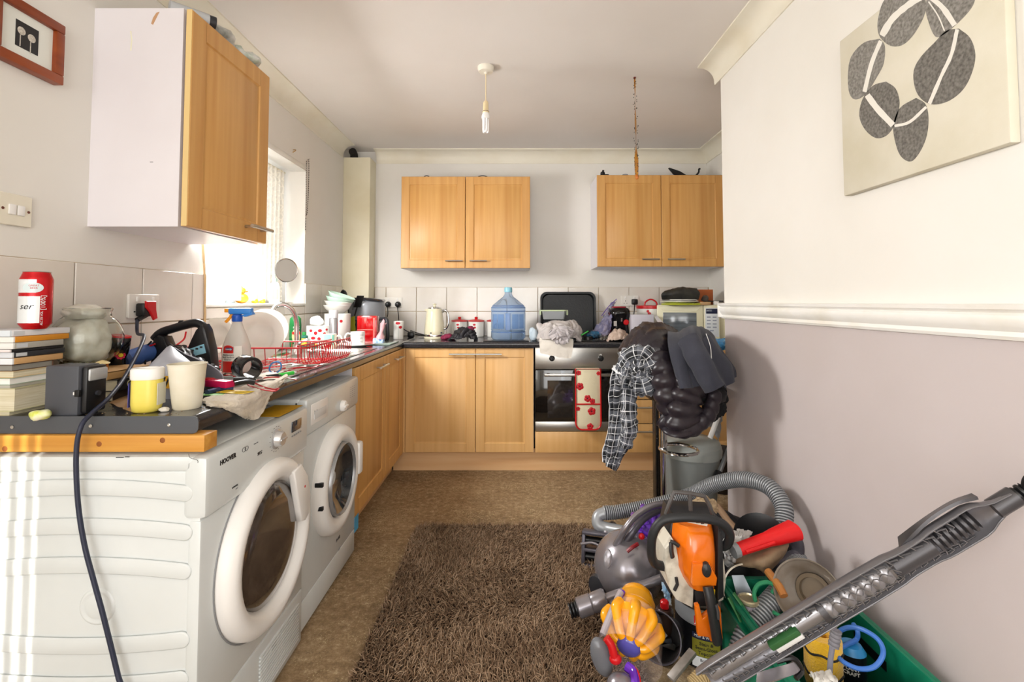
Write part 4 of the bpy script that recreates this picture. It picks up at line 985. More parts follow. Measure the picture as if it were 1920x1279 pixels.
# ================================================================ DISH RACK, SINK SIDE
china = mat('white_china', 'F0EEE8', .12, coat=.5)
milky = mat('milky_plastic', 'EDEBE2', .2, trans=.25, col2='E2DED2', vs=5)
redw = mat('red_wire_coat', 'B5141C', .3)
rx0, rx1, ry0, ry1 = -1.335, -.84, 1.93, 2.26
zb_, zr = ZT + .012, P(480, 653, Y=ry0).z
t = thing('dish_rack', 'red wire dish rack on the drainer holding white bowls', 'dish rack', ((rx0 + rx1) / 2, (ry0 + ry1) / 2, ZT + .004))
ring = lambda z, d=0: [(x, y, z) for x, y in rrect(rx1 - rx0 - 2 * d, ry1 - ry0 - 2 * d, .03, 4, (rx0 + rx1) / 2, (ry0 + ry1) / 2)]
part('top_rim', tube(ring(zr), .0035, 8, closed=True), redw, t, world=True)
part('bottom_rim', tube(ring(zb_, .01), .0035, 8, closed=True), redw, t, world=True)
m_ = 11
for i in range(m_):
    x = rx0 + .03 + (rx1 - rx0 - .06) * i / (m_ - 1)
    part('wire', tube([(x, ry0, zr), (x, ry0 + .01, zb_), (x, ry1 - .01, zb_), (x, ry1, zr)], .0018, 6), redw, t, world=True)
for i in range(4):
    y = ry0 + .05 + (ry1 - ry0 - .1) * i / 3; part('wire', tube([(rx0, y, zr), (rx0 + .01, y, zb_), (rx1 - .01, y, zb_), (rx1, y, zr)], .0018, 6), redw, t, world=True)
# cutlery basket of curved wires at the right end
def arc(y, a0=-8, a1=185, r=.042, cx=rx1 + .048, cz=ZT + .058): return [(cx - r * math.cos(math.radians(a)) , y, cz - r * math.sin(math.radians(a)) * 1.15) for a in np.linspace(a0, a1, 9)]
bk_ = thing('cutlery_basket', 'red wire cutlery basket hooked on the end of the dish rack', 'basket', (-.80, 2.12, ZT + .004))
for i in range(14):
    y = 1.975 + i * .026; x_ = -.835
    part('wire', tube([(x_ - .05, y, zr + .004), (x_ - .045, y, ZT + .03), (x_ - .02, y, ZT + .012), (x_ + .025, y, ZT + .012), (x_ + .045, y, ZT + .035), (x_ + .050, y, ZT + .085), (x_ + .042, y, zr + .012)], .0018, 6, smooth=3), redw, bk_, world=True)
for xx, zz2 in ((-.885, zr + .004), (-.793, zr + .012), (-.80, ZT + .025), (-.86, ZT + .012)): part('rail', tube([(xx, 1.965, zz2), (xx, 2.325, zz2)], .003, 6), redw, bk_, world=True)
# bowls standing in the rack, facing the camera
def dish(name, label, px, py, Y, rpx, depth, tilt, yaw, m, cat, rimw=.35, sx=1):
    c = P(px, py, Y=Y); R = rpx * Y / F
    t = thing(name, label, cat, c, rot=Euler((math.radians(90 + tilt), 0, math.radians(yaw)), 'XYZ'))
    g = lathe([(0, 0), (R * .5, 0), (R * .62, depth * .3), (R * .7, depth * .8), (R, depth), (R * 1.0, depth + .003), (R * .69, depth * .8 + .004), (R * .60, depth * .35), (R * .48, .004), (0, .004)], 48); g.sc(sx, 1, 1)
    part('dish', g, m, t, smooth=60); part('foot_ring', tube([(R * .45 * math.cos(a) * sx, R * .45 * math.sin(a), .0) for a in [2 * PI * i / 36 for i in range(36)]], .003, 6, closed=True), m, t)
    return t
dish('serving_bowl', 'large white serving bowl standing on edge in the dish rack', 484, 633, 2.14, 46, .035, -12, 18, milky, 'bowl')
dish('serving_bowl', 'translucent bowl behind the spray bottle in the dish rack', 408, 632, 2.16, 34, .03, -14, 10, milky, 'bowl')
dish('dinner_plate', 'white dinner plate leaning behind the large serving bowl', 498, 620, 2.22, 40, .02, -15, 18, china, 'plate')
# cutlery heap in basket and drainer
def spoon(base, d, L, label, nm='spoon'):
    t = thing(nm, label, 'spoon' if nm == 'spoon' else 'fork', base); d = Vector(d).normalized(); b_ = Vector(base)
    part('shaft', tube([b_, b_ + d * L * .5 + Vector((0, 0, .004)), b_ + d * L * .74], .0028, 6, smooth=3, flat=.6), steel, t, world=True)
    e_ = b_ + d * L * .86; ang = math.degrees(math.atan2(d.y, d.x))
    if nm == 'spoon': g = ell(L * .13, L * .08, L * .025, 16, 8)
    else:
        g = box(-L * .1, 0, -.010, .010, -.001, .001, .0005)
        for k in range(4): g.add(box(0, L * .14, -.010 + k * .0054, -.0065 + k * .0054, -.001, .001))
    part('head', g.rot(ang).at(*e_), steel, t, world=True); return t
for k, (px, py, dx, dy, L, lb, nm) in enumerate(((528, 692, 1, .5, .17, 'steel spoon lying foremost in the rack', 'spoon'), (560, 690, .9, .6, .17, 'steel spoon beside the wire basket', 'spoon'), (545, 684, .8, -.3, .16, 'steel fork lying across the rack', 'fork'), (500, 690, .9, .3, .18, 'long steel spoon at the near side of the rack', 'spoon'))):
    b_ = P(px, py, Z=ZT + .018 + .003 * k); spoon((b_.x - .05, b_.y, b_.z), (dx, dy, .03), L, lb, nm)
# spray bottle
p = Vector(((446 - PX) / F * 1.86, 1.86, ZT + .007))
t = thing('spray_bottle', 'clear spray cleaner bottle with blue trigger and red label', 'spray bottle', p)
bod = [(0, 0), (.044, 0), (.048, .006), (.048, .075), (.046, .10), (.036, .135), (.024, .165), (.016, .190), (.0145, .200), (0, .200)]
g = lathe(bod, 36); g.sc(1.12, .72, 1); part('body', g, mat('frosted_bottle', 'E6E3DC', .15, trans=.55, ior=1.25), t, smooth=60)
g = lathe([(0, .003), (.044, .003), (.045, .055), (0, .055)], 32); g.sc(1.08, .68, 1); part('pink_liquid', g, mat('pink_liquid', 'E9A79B', .1, trans=.5, ior=1.33), t)
fa = face(p)
def flatpatch(g): g.v = [Vector((v.x * 1.12, v.y * .72, v.z)) for v in g.v]; return g
rp = lambda z: .0485 if z < .08 else .0485 - (z - .08) * .12
part('red_label', flatpatch(cpatch(rp, -106, .050, .040, .095)), mat('label_red', 'D3261F', .4), t)
part('red_label_top', flatpatch(cpatch(rp, -106, .092, .040, .026, 'ell')), MAT['label_red'], t)
part('white_label', flatpatch(cpatch(rp, -104, .060, .046, .030, off=.0012)), mat('label_cream', 'EEE6DC', .5), t)
part('white_label_side', flatpatch(cpatch(rp, -64, .058, .026, .088)), MAT['label_cream'], t)
part('brand_badge', flatpatch(cpatch(rp, -100, .091, .024, .010, off=.0018)), mat('badge_navy', '27306E', .4), t)
part('print', flatpatch(wraptext('candy', .010, .0495, -100, .091, off=.0022)), white, t)
part('print', flatpatch(wraptext('Disinfectant\nHard Surface\nCleaner', .0088, .0495, -104, .060)), ink, t)
part('collar', lathe([(.0175, .194), (.0185, .197), (.0185, .216), (.014, .222), (0, .222)], 20), mat('deep_blue_plastic', '1F55B5', .3), t)
hm = mat('trigger_blue', '3E86D6', .3)
part('trigger_head', box(-.030, .058, -.013, .013, .222, .247, .006).add(prism([(.02, .218), (.058, .232), (.064, .222), (.034, .212)], .02).rot(90, 'X').at(0, .01, 0)), hm, t)
part('nozzle', box(-.046, -.030, -.009, .009, .229, .245, .002), mat('nozzle_orange', 'F09A1E', .35), t)
part('trigger', tube([(-.018, 0, .226), (-.026, 0, .212), (-.036, 0, .200), (-.044, 0, .192)], .006, 8, smooth=3), MAT['nozzle_orange'], t)
# ---- behind the sink
def bottle_at(px, py, z=ZT): p, s = U(px, py, z); return p, 1 / s
p, k = U(553, 660)
t = thing('washing_up_bottle', 'dark green washing-up liquid bottle upside by the tap', 'bottle', p)
g = lathe([(0, 0), (.018, .002), (.024, .014), (.030, .04), (.034, .07), (.034, .15), (.031, .185), (.016, .20), (0, .202)], 32); g.sc(1, .62, 1)
part('body', g, mat('bottle_green', '12602F', .12, coat=.6), t, smooth=60)
part('cap', lathe([(0, -.0), (.016, 0), (.018, .012), (.012, .02), (0, .02)], 20).at(0, 0, -.003), red, t)
pat = lambda g: G([(v.x, v.y * .62, v.z) for v in g.v], g.f)
part('label', pat(cpatch(.0345, face(p), .09, .046, .085, 'ell')), mat('label_tan', 'C9B07A', .5), t)
part('label_band', pat(cpatch(.0345, face(p), .105, .044, .014, off=.001)), MAT['label_red'], t)
part('print', pat(wraptext('MAX', .016, .0345, face(p), .135, off=.0018)), white, t)
part('print', pat(wraptext('POWER', .009, .0345, face(p), .120, off=.0018)), white, t)
p, k = U(570, 652)
t = thing('small_bottle', 'small bottle with green cap and yellow label behind the rack', 'bottle', p)
part('body', tin(.022, .075, 24, .004), mat('teal_bottle', '2D6E5C', .3), t); part('label', cpatch(.022, face(p), .035, .034, .045), mat('label_yellow', 'E6C240', .5), t); part('cap', tin(.012, .02, 20).at(0, 0, .075), mat('cap_green', '2E8A46', .4), t)
petal = mat('poppy_red', 'C41A26', .35); stem_m = mat('stem_grey', '6E8A76', .5)
def poppies(t, r, spots, a):
    for da, z, w_, h_ in spots:
        part('poppy_print', cpatch(r, a + da, z, w_, h_, 'ell', 6, 5), petal, t)
def poppy_tin(name, label, p, r, h, spots, cat='canister', lid=None, rnd=32):
    t = thing(name, label, cat, p)
    part('body', lathe([(0, 0), (r - .002, 0), (r, .002), (r, h - .002), (r - .003, h), (r - .005, h), (r - .005, h * .4), (0, h * .4)], rnd), china, t); poppies(t, r, spots, face(p))
    return t
p, k = U(592, 650)
poppy_tin('poppy_pot', 'wide white pot printed with red poppies at the left of the mint mug', p + Vector((0, .05, 0)), .074, .135, [(-35, .10, .022, .018), (-12, .085, .02, .022), (8, .10, .024, .020), (28, .08, .02, .018), (-25, .055, .028, .018), (5, .05, .02, .02), (40, .105, .018, .014)], p, cat='pot') if False else poppy_tin('poppy_pot', 'wide white pot printed with red poppies left of the mint mug', p + Vector((0, .04, 0)), .072, .130, [(-38, .10, .022, .018), (-14, .085, .02, .022), (6, .10, .024, .020), (28, .08, .02, .018), (-25, .055, .028, .018), (2, .05, .02, .02), (40, .105, .018, .014)], cat='pot')
p2 = Vector((-1.20, 3.26, ZT))
poppy_tin('poppy_crock', 'taller white poppy crock standing behind the wide poppy pot', p2, .085, .20, [(-20, .165, .03, .02), (15, .15, .02, .02)], cat='crock')
# stack of bowls on the crock
mint = mat('mint_china', 'BFDCCB', .2, coat=.3); cream = mat('cream_china', 'E4DFCF', .2)
def bowlpart(R, h): return lathe([(0, 0), (R * .45, 0), (R * .5, .004), (R * .85, h * .55), (R, h), (R * .97, h), (R * .8, h * .55), (R * .42, .008), (0, .008)], 36)
for i, (lb, m_, tl, R) in enumerate((('lowest white bowl of the leaning stack on the poppy crock', china, 0, .090), ('second white bowl of the leaning stack', china, 5, .092), ('mint green bowl in the middle of the leaning stack', mint, 12, .094), ('topmost mint bowl tipped over in the leaning stack', mint, 20, .092))):
    t = thing('bowl', lb, 'bowl', (p2.x + .004 * i - .003, p2.y, ZT + .2 + i * .024), rot=(0, math.radians(tl), 0)); part('bowl', bowlpart(R, .055), m_, t, smooth=60)
    part('rim', tube([(R * .985 * math.cos(a), R * .985 * math.sin(a), .055) for a in [2 * PI * j / 36 for j in range(36)]], .0018, 6, closed=True), m_, t)
solo('white_sponge_cloth', ell(.04, .03, .035, 20, 12, .35, 30, 12).at(-1.24, 3.02, ZT + .155), mat('white_fabric', 'ECEAE6', .9), 'small white crumpled dishcloth on top of the wide poppy pot', 'cloth', smooth=70)
# tall metallic canister
p = Vector(((626 - PX) / F * 3.22, 3.05, ZT)); p.x = (626 - PX) / F * 3.05
t = thing('steel_flask', 'tall silver flask standing behind the mint mug', 'flask', p)
part('body', lathe([(0, 0), (.026, 0), (.027, .004), (.027, .17), (.025, .175), (0, .175)], 28), mat('silver_flask', 'B8B8BC', .25, .8), t); part('cap', lathe([(.028, .176), (.0285, .18), (.0285, .222), (.026, .226), (0, .226)], 28), mat('silver_cap', 'D8D8DC', .25, .4), t)
# utensil pot with black utensils
p = Vector((-1.185, 3.44, ZT))
t = thing('utensil_pot', 'dark pot crammed with black kitchen utensils beside the air fryer', 'pot', p)
part('pot', lathe([(0, 0), (.055, 0), (.06, .01), (.06, .15), (.055, .15), (.055, .02), (0, .02)], 28), dgrey, t)
def utensil(nm, lb, q, kind):
    t = thing(nm, lb, 'utensil', q[0]); part('shaft', tube(q, .005, 8, smooth=3), black, t, world=True); d = (Vector(q[-1]) - Vector(q[-2])).normalized(); e_ = Vector(q[-1])
    if kind == 'slot':
        g = G()
        for i in range(5): g.add(box(-.032 + i * .0145, -.025 + i * .0145, -.002, .002, .008, .075))
        g.add(box(-.034, .036, -.002, .002, 0, .010, .001)).add(box(-.034, .036, -.002, .002, .073, .082, .001))
    elif kind == 'ladle': g = lathe([(0, 0), (.02, .004), (.036, .02), (.040, .034), (.037, .034), (.03, .02), (0, .005)], 24).rot(70, 'X').at(0, 0, .02)
    else: g = box(-.03, .03, -.002, .002, 0, .09, .0015)
    part('head', g.to(e_, e_ + d), black, t, world=True)
utensil('slotted_turner', 'black slotted turner leaning left in the utensil pot', [Vector((-1.19, 3.42, ZT + .05)), Vector((-1.225, 3.41, ZT + .18)), Vector((-1.26, 3.40, ZT + .25))], 'slot')
utensil('ladle', 'black ladle standing tallest in the utensil pot', [Vector((-1.18, 3.45, ZT + .05)), Vector((-1.185, 3.43, ZT + .2)), Vector((-1.195, 3.42, ZT + .30))], 'ladle')
utensil('spatula', 'black flat spatula at the back of the utensil pot', [Vector((-1.17, 3.47, ZT + .05)), Vector((-1.165, 3.47, ZT + .18)), Vector((-1.16, 3.47, ZT + .22))], 'flat')
utensil('spatula', 'black spatula beside the air fryer leaning right', [Vector((-1.17, 3.43, ZT + .05)), Vector((-1.13, 3.41, ZT + .2)), Vector((-1.115, 3.40, ZT + .24))], 'flat')
solo('oven_glove', sheet([[Vector((-1.16, 3.33, ZT + .002)), Vector((-1.10, 3.32, ZT + .002))], [Vector((-1.155, 3.345, ZT + .09)), Vector((-1.105, 3.335, ZT + .09))], [Vector((-1.15, 3.37, ZT + .17)), Vector((-1.12, 3.36, ZT + .18))]], 8, 8, amp=.006, th=.01), mat('lime_yellow', '9A9C22', .7), 'dark yellow cloth stuffed between flask and air fryer', 'cloth', smooth=70)
# mint mug
def mug(name, label, p, r, h, m, ang, cat='mug'):
    t = thing(name, label, cat, p)
    part('body', lathe([(0, 0), (r * .85, 0), (r, .006), (r, h), (r - .004, h), (r - .004, .01), (0, .008)], 32), m, t)
    c, s_ = math.cos(math.radians(ang)), math.sin(math.radians(ang)); q = [(r - .003, h * .82), (r + .020, h * .86), (r + .032, h * .62), (r + .026, h * .35), (r - .003, h * .18)]
    part('handle', tube([(c * a, s_ * a, z) for a, z in q], .0048, 8, smooth=5, flat=1.2), m, t, smooth=60); return t
p, k = U(618, 654); 
t = mug('patterned_mug', 'mint and cream patterned mug with a looped handle', p, .038, .088, mat('cream_mug', 'E9E2CC', .2, coat=.4), 8)
part('mint_panel', cpatch(.038, face(p) - 25, .064, .044, .045), mat('mint_glaze', '8CCBB8', .25), t); part('mint_panel', cpatch(.038, face(p) + 28, .066, .016, .034), MAT['mint_glaze'], t)
part('peace_mark', cpatch(.038, face(p) + 24, .030, .016, .016, 'ell'), MAT['mint_glaze'], t); part('red_heart_print', cpatch(.038, face(p) - 18, .018, .026, .020, 'ell'), petal, t)
# cut glass tumbler lying
a, b_ = P(588, 648, Y=2.66), P(622, 652, Y=2.62)
g = lathe([(.024, 0), (.030, .0), (.034, .085), (.031, .085), (.026, .008), (0, .008)], 14); g.to(Vector((a.x, a.y, ZT + .036)), Vector((b_.x, b_.y, ZT + .038)))
solo('cut_glass_tumbler', g, clear, 'cut glass tumbler lying on its side in front of the poppy pot', 'glass', smooth=10)
# saucer and white cup
p, k = U(669, 650)
t = thing('saucer', 'white saucer under the white cup at the sink edge', 'saucer', p); R = .105
part('dish', lathe([(0, 0), (R * .5, 0), (R * .6, .004), (R, .016), (R, .018), (R * .58, .008), (0, .005)], 48), china, t, smooth=50)
t = mug('white_cup', 'white cup with grey printed lettering standing on the saucer', p + Vector((.005, 0, .006)), .043, .088, china, 188, 'cup')
for i, s_ in enumerate(('LOVE', 'LIFE', 'LIVE')): part('print', wraptext(s_, .015, .043, face(p) + 25, .066 - i * .02), greyp, t)
# red translucent caddy
p = Vector((-.985, 3.26, ZT))
t = thing('red_caddy', 'translucent red plastic caddy in front of the air fryer', 'caddy', p)
rt = mat('red_translucent', 'C00A10', .08, trans=.25, coat=.6)
part('shell', box(-.075, .060, -.03, .03, .01, .185, .008), rt, t); part('rib', box(.036, .048, -.036, -.028, .02, .17, .003), mat('pink_plastic', 'D86A62', .3), t)
part('band', box(-.073, .034, -.0325, -.029, .088, .094, .002), mat('pink_plastic', 'D86A62', .3), t); part('foot', box(-.075, .06, -.03, .03, 0, .012, .004), red, t)
# air fryer
p = Vector(((688 - PX) / F * 3.56, 3.56, ZT))
t = thing('air_fryer', 'grey drum-shaped air fryer with black pull handle in the corner', 'air fryer', p)
afg = mat('air_fryer_grey', '8C9096', .3, .35)
part('body', lathe([(0, 0), (.12, 0), (.128, .006), (.133, .03), (.133, .25), (.128, .275), (.12, .285), (0, .288)], 48), afg, t, smooth=50)
part('top_panel', rloft([(.15, .22, .283), (.20, .24, .296), (.19, .23, .306), (.16, .2, .310)], .09, 8).rot(6, 'Y'), mat('black_glossy_top', '1A1B22', .08, coat=.8), t, smooth=50)
part('basket_seam', tube([(.1335 * math.cos(a), .1335 * math.sin(a), .165) for a in [math.radians(x) for x in range(-120, 61, 6)]], .001, 5), ink, t)
part('handle', tube([(.11, -.075, .150), (.150, -.105, .158), (.182, -.125, .150), (.190, -.130, .10), (.192, -.130, .03), (.185, -.125, .006)], .013, 10, smooth=5, flat=.8), dgrey, t, smooth=60)
part('handle_foot', tube([(.185, -.125, .010), (.15, -.10, .008), (.11, -.08, .03)], .008, 8, smooth=4), chrome, t)
# sponge pack, glass board, poppy mug
p, k = U(710, 645)
t = thing('sponge_pack', 'blue sponge bundled in twisted pink film near the air fryer handle', 'sponge', p)
part('sponge', box(-.035, .035, -.025, .025, 0, .04, .010), mat('blue_sponge', '3E6FB8', .8, col2='C9DCEE', vs=60), t); g = lathe([(.030, .034), (.026, .05), (.010, .085), (.018, .125), (.012, .14), (0, .135)], 14); g.v = [v * (1 + .25 * nz(v * 60, 3)) for v in g.v]; g.rot(12, 'Y')
part('film', g, mat('pink_film', 'E6B7BC', .25, trans=.3), t, smooth=70)
solo('glass_board', box(-.98, -.80, 3.10, 3.33, ZT + .001, ZT + .008, .002), mat('green_glass', 'B5C9BC', .06, trans=.4), 'green-tinted glass worktop saver in the corner', 'board')
p, k = U(747, 636)
poppy_tin('poppy_beaker', 'tall white beaker with a single red poppy beside the sockets', p, .037, .135, [(-8, .120, .036, .020), (22, .09, .026, .022)], cat='beaker')
part('stem', cpatch(.037, face(p), .055, .0015, .10), stem_m, bpy.context.scene.objects['poppy_beaker'])
# wall socket + plugs on the back wall
M = basis((P(738, 567, Y=YB).x, YB - .010, P(738, 567, Y=YB).z), (1, 0, 0), (0, 0, 1))
socket('double wall socket with two black plugs by the air fryer', M)
def plug(label, c, pts):
    t = thing('power_plug', label, 'plug', c)
    part('plug', lathe([(0, 0), (.024, 0), (.025, .01), (.020, .03), (.012, .038), (0, .04)], 20).rot(90, 'X').at(*c), black, t, world=True); part('cable', tube([Vector(c) + Vector((0, -.025, -.015))] + [Vector(q) for q in pts], .0035, 8, smooth=6), black, t, world=True)
c = P(728, 571, Y=YB - .02); plug('left black plug with its cable in the double socket by the air fryer', c, [P(727, 590, Y=3.90), P(722, 606, Y=3.86), P(716, 625, Y=3.80)])
c = P(746.5, 571, Y=YB - .02); plug('right black plug whose cable drops behind the poppy beaker', c, [P(747, 590, Y=3.90), P(749, 605, Y=3.88), P(758, 618, Y=3.86), P(775, 625, Y=3.84), P(796, 629, Y=3.80)])
# ---- window sill things
zs_ = WZ0 + .004
p = P(432, 566, Y=2.34); p = Vector(((432 - PX) / F * 2.62, 2.62, zs_))
t = thing('electric_toothbrush', 'white electric toothbrush standing on the window sill', 'toothbrush', p)
part('handle', lathe([(0, 0), (.022, 0), (.022, .01), (.016, .02), (.0145, .08), (.013, .13), (.008, .145), (0, .147)], 24), mat('grey_blue_plastic', 'AEB9C4', .35), t, smooth=50); part('brush_stem', lathe([(.005, .145), (.0035, .23), (.0045, .24), (0, .242)], 12), MAT['grey_blue_plastic'], t); part('brush_head', tin(.008, .014, 14).rot(90, 'X').at(0, .003, .240), mat('pale_blue', 'A9BFD0', .5), t)
p = Vector(((453 - PX) / F * 2.66, 2.66, zs_)); orange = mat('duck_orange', 'E9A32C', .35)
t = thing('rubber_duck', 'orange toy duck on the window sill', 'toy duck', p)
part('body', ell(.036, .030, .028, 24, 14).at(0, 0, .028), orange, t); part('head', ell(.018, .018, .019, 20, 12).at(.004, 0, .070), orange, t); part('beak', ell(.013, .010, .005, 12, 8).at(.024, 0, .066), mat('beak_orange', 'D9661A', .35), t)
part('crest', lathe([(.006, 0), (.003, .010), (0, .022)], 8).at(0, 0, .084), orange, t); part('tail', lathe([(.010, 0), (0, .022)], 8).rot(-60, 'Y').at(-.030, 0, .036), orange, t)
for k, px in enumerate((478, 492)):
    p = Vector(((px - PX) / F * 2.76, 2.76, zs_)); t = thing('bath_toy', ('small yellow bath toy beside the orange duck', 'small yellow bath toy nearer the pump bottle')[k], 'toy', p)
    part('body', ell(.018, .013, .009, 16, 10).at(0, 0, .009), mat('toy_yellow', 'E8C81E', .35), t); part('head', ell(.008, .007, .008, 12, 8).at(.010, 0, .018), MAT['toy_yellow'], t)
p = Vector(((515 - PX) / F * 2.88, 2.88, zs_))
t = thing('pump_bottle', 'white lotion pump bottle on the window sill', 'bottle', p)
g = lathe([(0, 0), (.030, 0), (.032, .005), (.032, .09), (.026, .115), (.014, .128), (0, .13)], 28); g.sc(1, .65, 1); part('body', g, mat('lotion_white', 'E6E4DA', .3), t, smooth=60)
part('label', cpatch(.0322, face(p), .055, .036, .06).sc(1, .65, 1), mat('label_olive', 'A9A88A', .5), t)
part('collar', tin(.013, .022, 18).at(0, 0, .128), mat('sage_cap', '93A79A', .4), t); part('pump', tube([(0, 0, .15), (0, 0, .172), (-.022, 0, .176)], .004, 8), MAT['sage_cap'], t)
p = Vector(((536 - PX) / F * 2.98, 2.98, zs_ + .0))
t = thing('vanity_mirror', 'round chrome vanity mirror on a thin stem on the sill', 'mirror', p)
part('base', lathe([(0, 0), (.045, 0), (.044, .004), (.01, .010), (0, .010)], 28), chrome, t); part('stem', tube([(0, 0, .008), (0, 0, .135)], .0035, 8), chrome, t)
Rm = Matrix.Translation((0, 0, .205)) @ Euler((math.radians(90), 0, math.radians(55)), 'XYZ').to_matrix().to_4x4()
part('rim', tube([(.072 * math.cos(a), .072 * math.sin(a), 0) for a in [2 * PI * i / 40 for i in range(40)]], .0045, 8, closed=True).xf(Rm), chrome, t); part('mirror_glass', lathe([(0, -.003), (.071, -.003), (.071, .003), (0, .003)], 40).xf(Rm), mat('mirror', 'F2F2F2', .02, 1), t)
# lace curtain inside the recess
lace = bpy.data.materials.new('lace'); lace.use_nodes = True; nt = lace.node_tree; b = nt.nodes['Principled BSDF']; out = nt.nodes['Material Output']
b.inputs['Base Color'].default_value = lin('EFE9DC'); b.inputs['Roughness'].default_value = .9
tl = nt.nodes.new('ShaderNodeBsdfTranslucent'); tl.inputs[0].default_value = lin('F4EEE2'); tr = nt.nodes.new('ShaderNodeBsdfTransparent')
m1 = nt.nodes.new('ShaderNodeMixShader'); m1.inputs[0].default_value = .25; nt.links.new(b.outputs[0], m1.inputs[1]); nt.links.new(tl.outputs[0], m1.inputs[2])
m2 = nt.nodes.new('ShaderNodeMixShader'); nt.links.new(m1.outputs[0], m2.inputs[1]); nt.links.new(tr.outputs[0], m2.inputs[2])
tc = nt.nodes.new('ShaderNodeTexCoord'); vo = nt.nodes.new('ShaderNodeTexVoronoi'); vo.inputs['Scale'].default_value = 26; vo.feature = 'DISTANCE_TO_EDGE'; nt.links.new(tc.outputs['Object'], vo.inputs[0])
rp_ = nt.nodes.new('ShaderNodeValToRGB'); rp_.color_ramp.elements[0].position = .05; rp_.color_ramp.elements[0].color = (.02, .02, .02, 1); rp_.color_ramp.elements[1].position = .16; rp_.color_ramp.elements[1].color = (.22, .22, .22, 1)
nt.links.new(vo.outputs['Distance'], rp_.inputs[0]); nt.links.new(rp_.outputs[0], m2.inputs[0]); nt.links.new(m2.outputs[0], out.inputs[0])
for k, (ya, yb_, lb) in enumerate(((2.70, 3.09, 'cream lace net curtain at the right of the kitchen window'), (2.15, 2.62, 'cream lace net curtain at the left of the kitchen window'))):
    g = G(); N = 90
    for j in range(2):
        for i in range(N + 1):
            y = ya + (yb_ - ya) * i / N; g.v.append(Vector((XL - .125 + .012 * math.sin(i * .55 + k), y, WZ1 - .03 if j else WZ0 + .02)))
    for i in range(N): g.f.append((i, i + 1, i + N + 2, i + N + 1))
    g.m = [0] * N; c_ = thing('net_curtain', lb, 'curtain', (XL - .125, (ya + yb_) / 2, WZ0 + .02)); part('lace_panel', g, lace, c_, world=True, smooth=80)
    part('top_band', tube([(XL - .125, ya, WZ1 - .03), (XL - .125, yb_, WZ1 - .03)], .006, 8), mat('curtain_wire', 'E6DFC8', .5), c_, world=True)
# rosary on a hook
pr = P(578, 300, X=XL)
t = thing('rosary', 'dark beaded rosary hanging beside the kitchen window', 'rosary', pr)
bead = mesh('bead', ell(.0032, .0032, .0032, 8, 5), mat('dark_bead', '3B2A22', .3)); Lp = [P(x, y, X=XL + .006) for x, y in ((575, 301), (574, 330), (574, 365), (574, 398), (574, 402), (576, 398), (578, 365), (579, 330), (579, 303), (577, 299))]
q = crom(Lp, 6)
part('cord', tube(q, .0008, 5), MAT['dark_bead'], t, world=True)
def beads(q, par, n):
    L = [0]
    for a, b_ in zip(q, q[1:]): L.append(L[-1] + (b_ - a).length)
    for i in range(n):
        s_ = L[-1] * (i + .5) / n; j = max(k for k in range(len(L)) if L[k] <= s_); j = min(j, len(q) - 2); p = q[j].lerp(q[j + 1], (s_ - L[j]) / max(1e-9, L[j + 1] - L[j]))
        o = bpy.data.objects.new('bead', bead); C.objects.link(o); o.parent = par; o.location = p - par.location
beads(q, t, 50); tailp = [P(574, 402, X=XL + .006), P(573, 420, X=XL + .006), P(573, 433, X=XL + .006)]; part('cord', tube(tailp, .0008, 5), MAT['dark_bead'], t, world=True); beads(crom(tailp, 4), t, 6)
pc = tailp[-1]; part('crucifix', cbox(pc.x, pc.y, pc.z - .012, .002, .004, .028).add(cbox(pc.x, pc.y, pc.z - .006, .002, .016, .004)), mat('cross_silver', 'D8CFC0', .3, .6), t, world=True)
part('hook', tube([P(581, 298, X=XL), P(580, 299, X=XL + .012), P(577, 302, X=XL + .014)], .0015, 6), steel, t, world=True)
p = P(548, 283, X=XL); solo('cup_hook', tube([Vector((XL, p.y + .01, p.z + .01)), Vector((XL + .018, p.y + .006, p.z + .008)), Vector((XL + .022, p.y - .01, p.z - .004)), Vector((XL + .010, p.y - .016, p.z - .014))], .0025, 6, smooth=4), mat('old_brass', 'B58E52', .4, .7), 'bent old brass hook above the kitchen window', 'hook')
rows = lambda L: [[P(x, y, Y=Y) for x, y, Y in r] for r in L]
def heapfold(fu, fv, a, s):
    def f(u, v):
        w1_ = noise.noise(Vector((u * 3, v * 3, s + 3))) * .5; w2_ = noise.noise(Vector((u * 3, v * 3, s + 8))) * .5
        x, y = u * fu + w1_ * 2.2, v * fv + w2_ * 2.2
        return a * ((1 - 2.4 * abs(noise.noise(Vector((x, y, s))))) + .5 * (1 - 2.4 * abs(noise.noise(Vector((x * 2.1, y * 2.1, s + 4))))))
    return f
# ================================================================ BACK COUNTER
def BC(px, Y): return Vector(((px - PX) / F * Y, Y, ZT + .0005))
# kettle
p = BC(815, 3.68); crm = mat('cream_enamel', 'E5DDBF', .2, coat=.5)
t = thing('kettle', 'cream and chrome jug kettle on the back worktop', 'kettle', p)
part('base', lathe([(0, 0), (.078, 0), (.080, .004), (.078, .014), (0, .014)], 36), crm, t)
part('body', lathe([(0, .02), (.072, .02), (.076, .03), (.077, .06), (.062, .19), (.056, .222), (.05, .228), (0, .228)], 40), crm, t, smooth=50)
part('chrome_band', lathe([(.074, .014), (.0775, .018), (.078, .028), (.0765, .032)], 40), chrome, t)
part('lid', lathe([(.052, .226), (.050, .234), (.03, .242), (0, .244)], 32), chrome, t); part('lid_knob', lathe([(.008, .242), (.010, .254), (.016, .258), (.014, .264), (0, .266)], 16), crm, t)
part('handle', tube([(.058, -.01, .205), (.085, -.02, .212), (.103, -.024, .190), (.108, -.026, .13), (.096, -.024, .085), (.072, -.016, .075)], .0095, 10, smooth=5, flat=1.3), chrome, t, smooth=60)
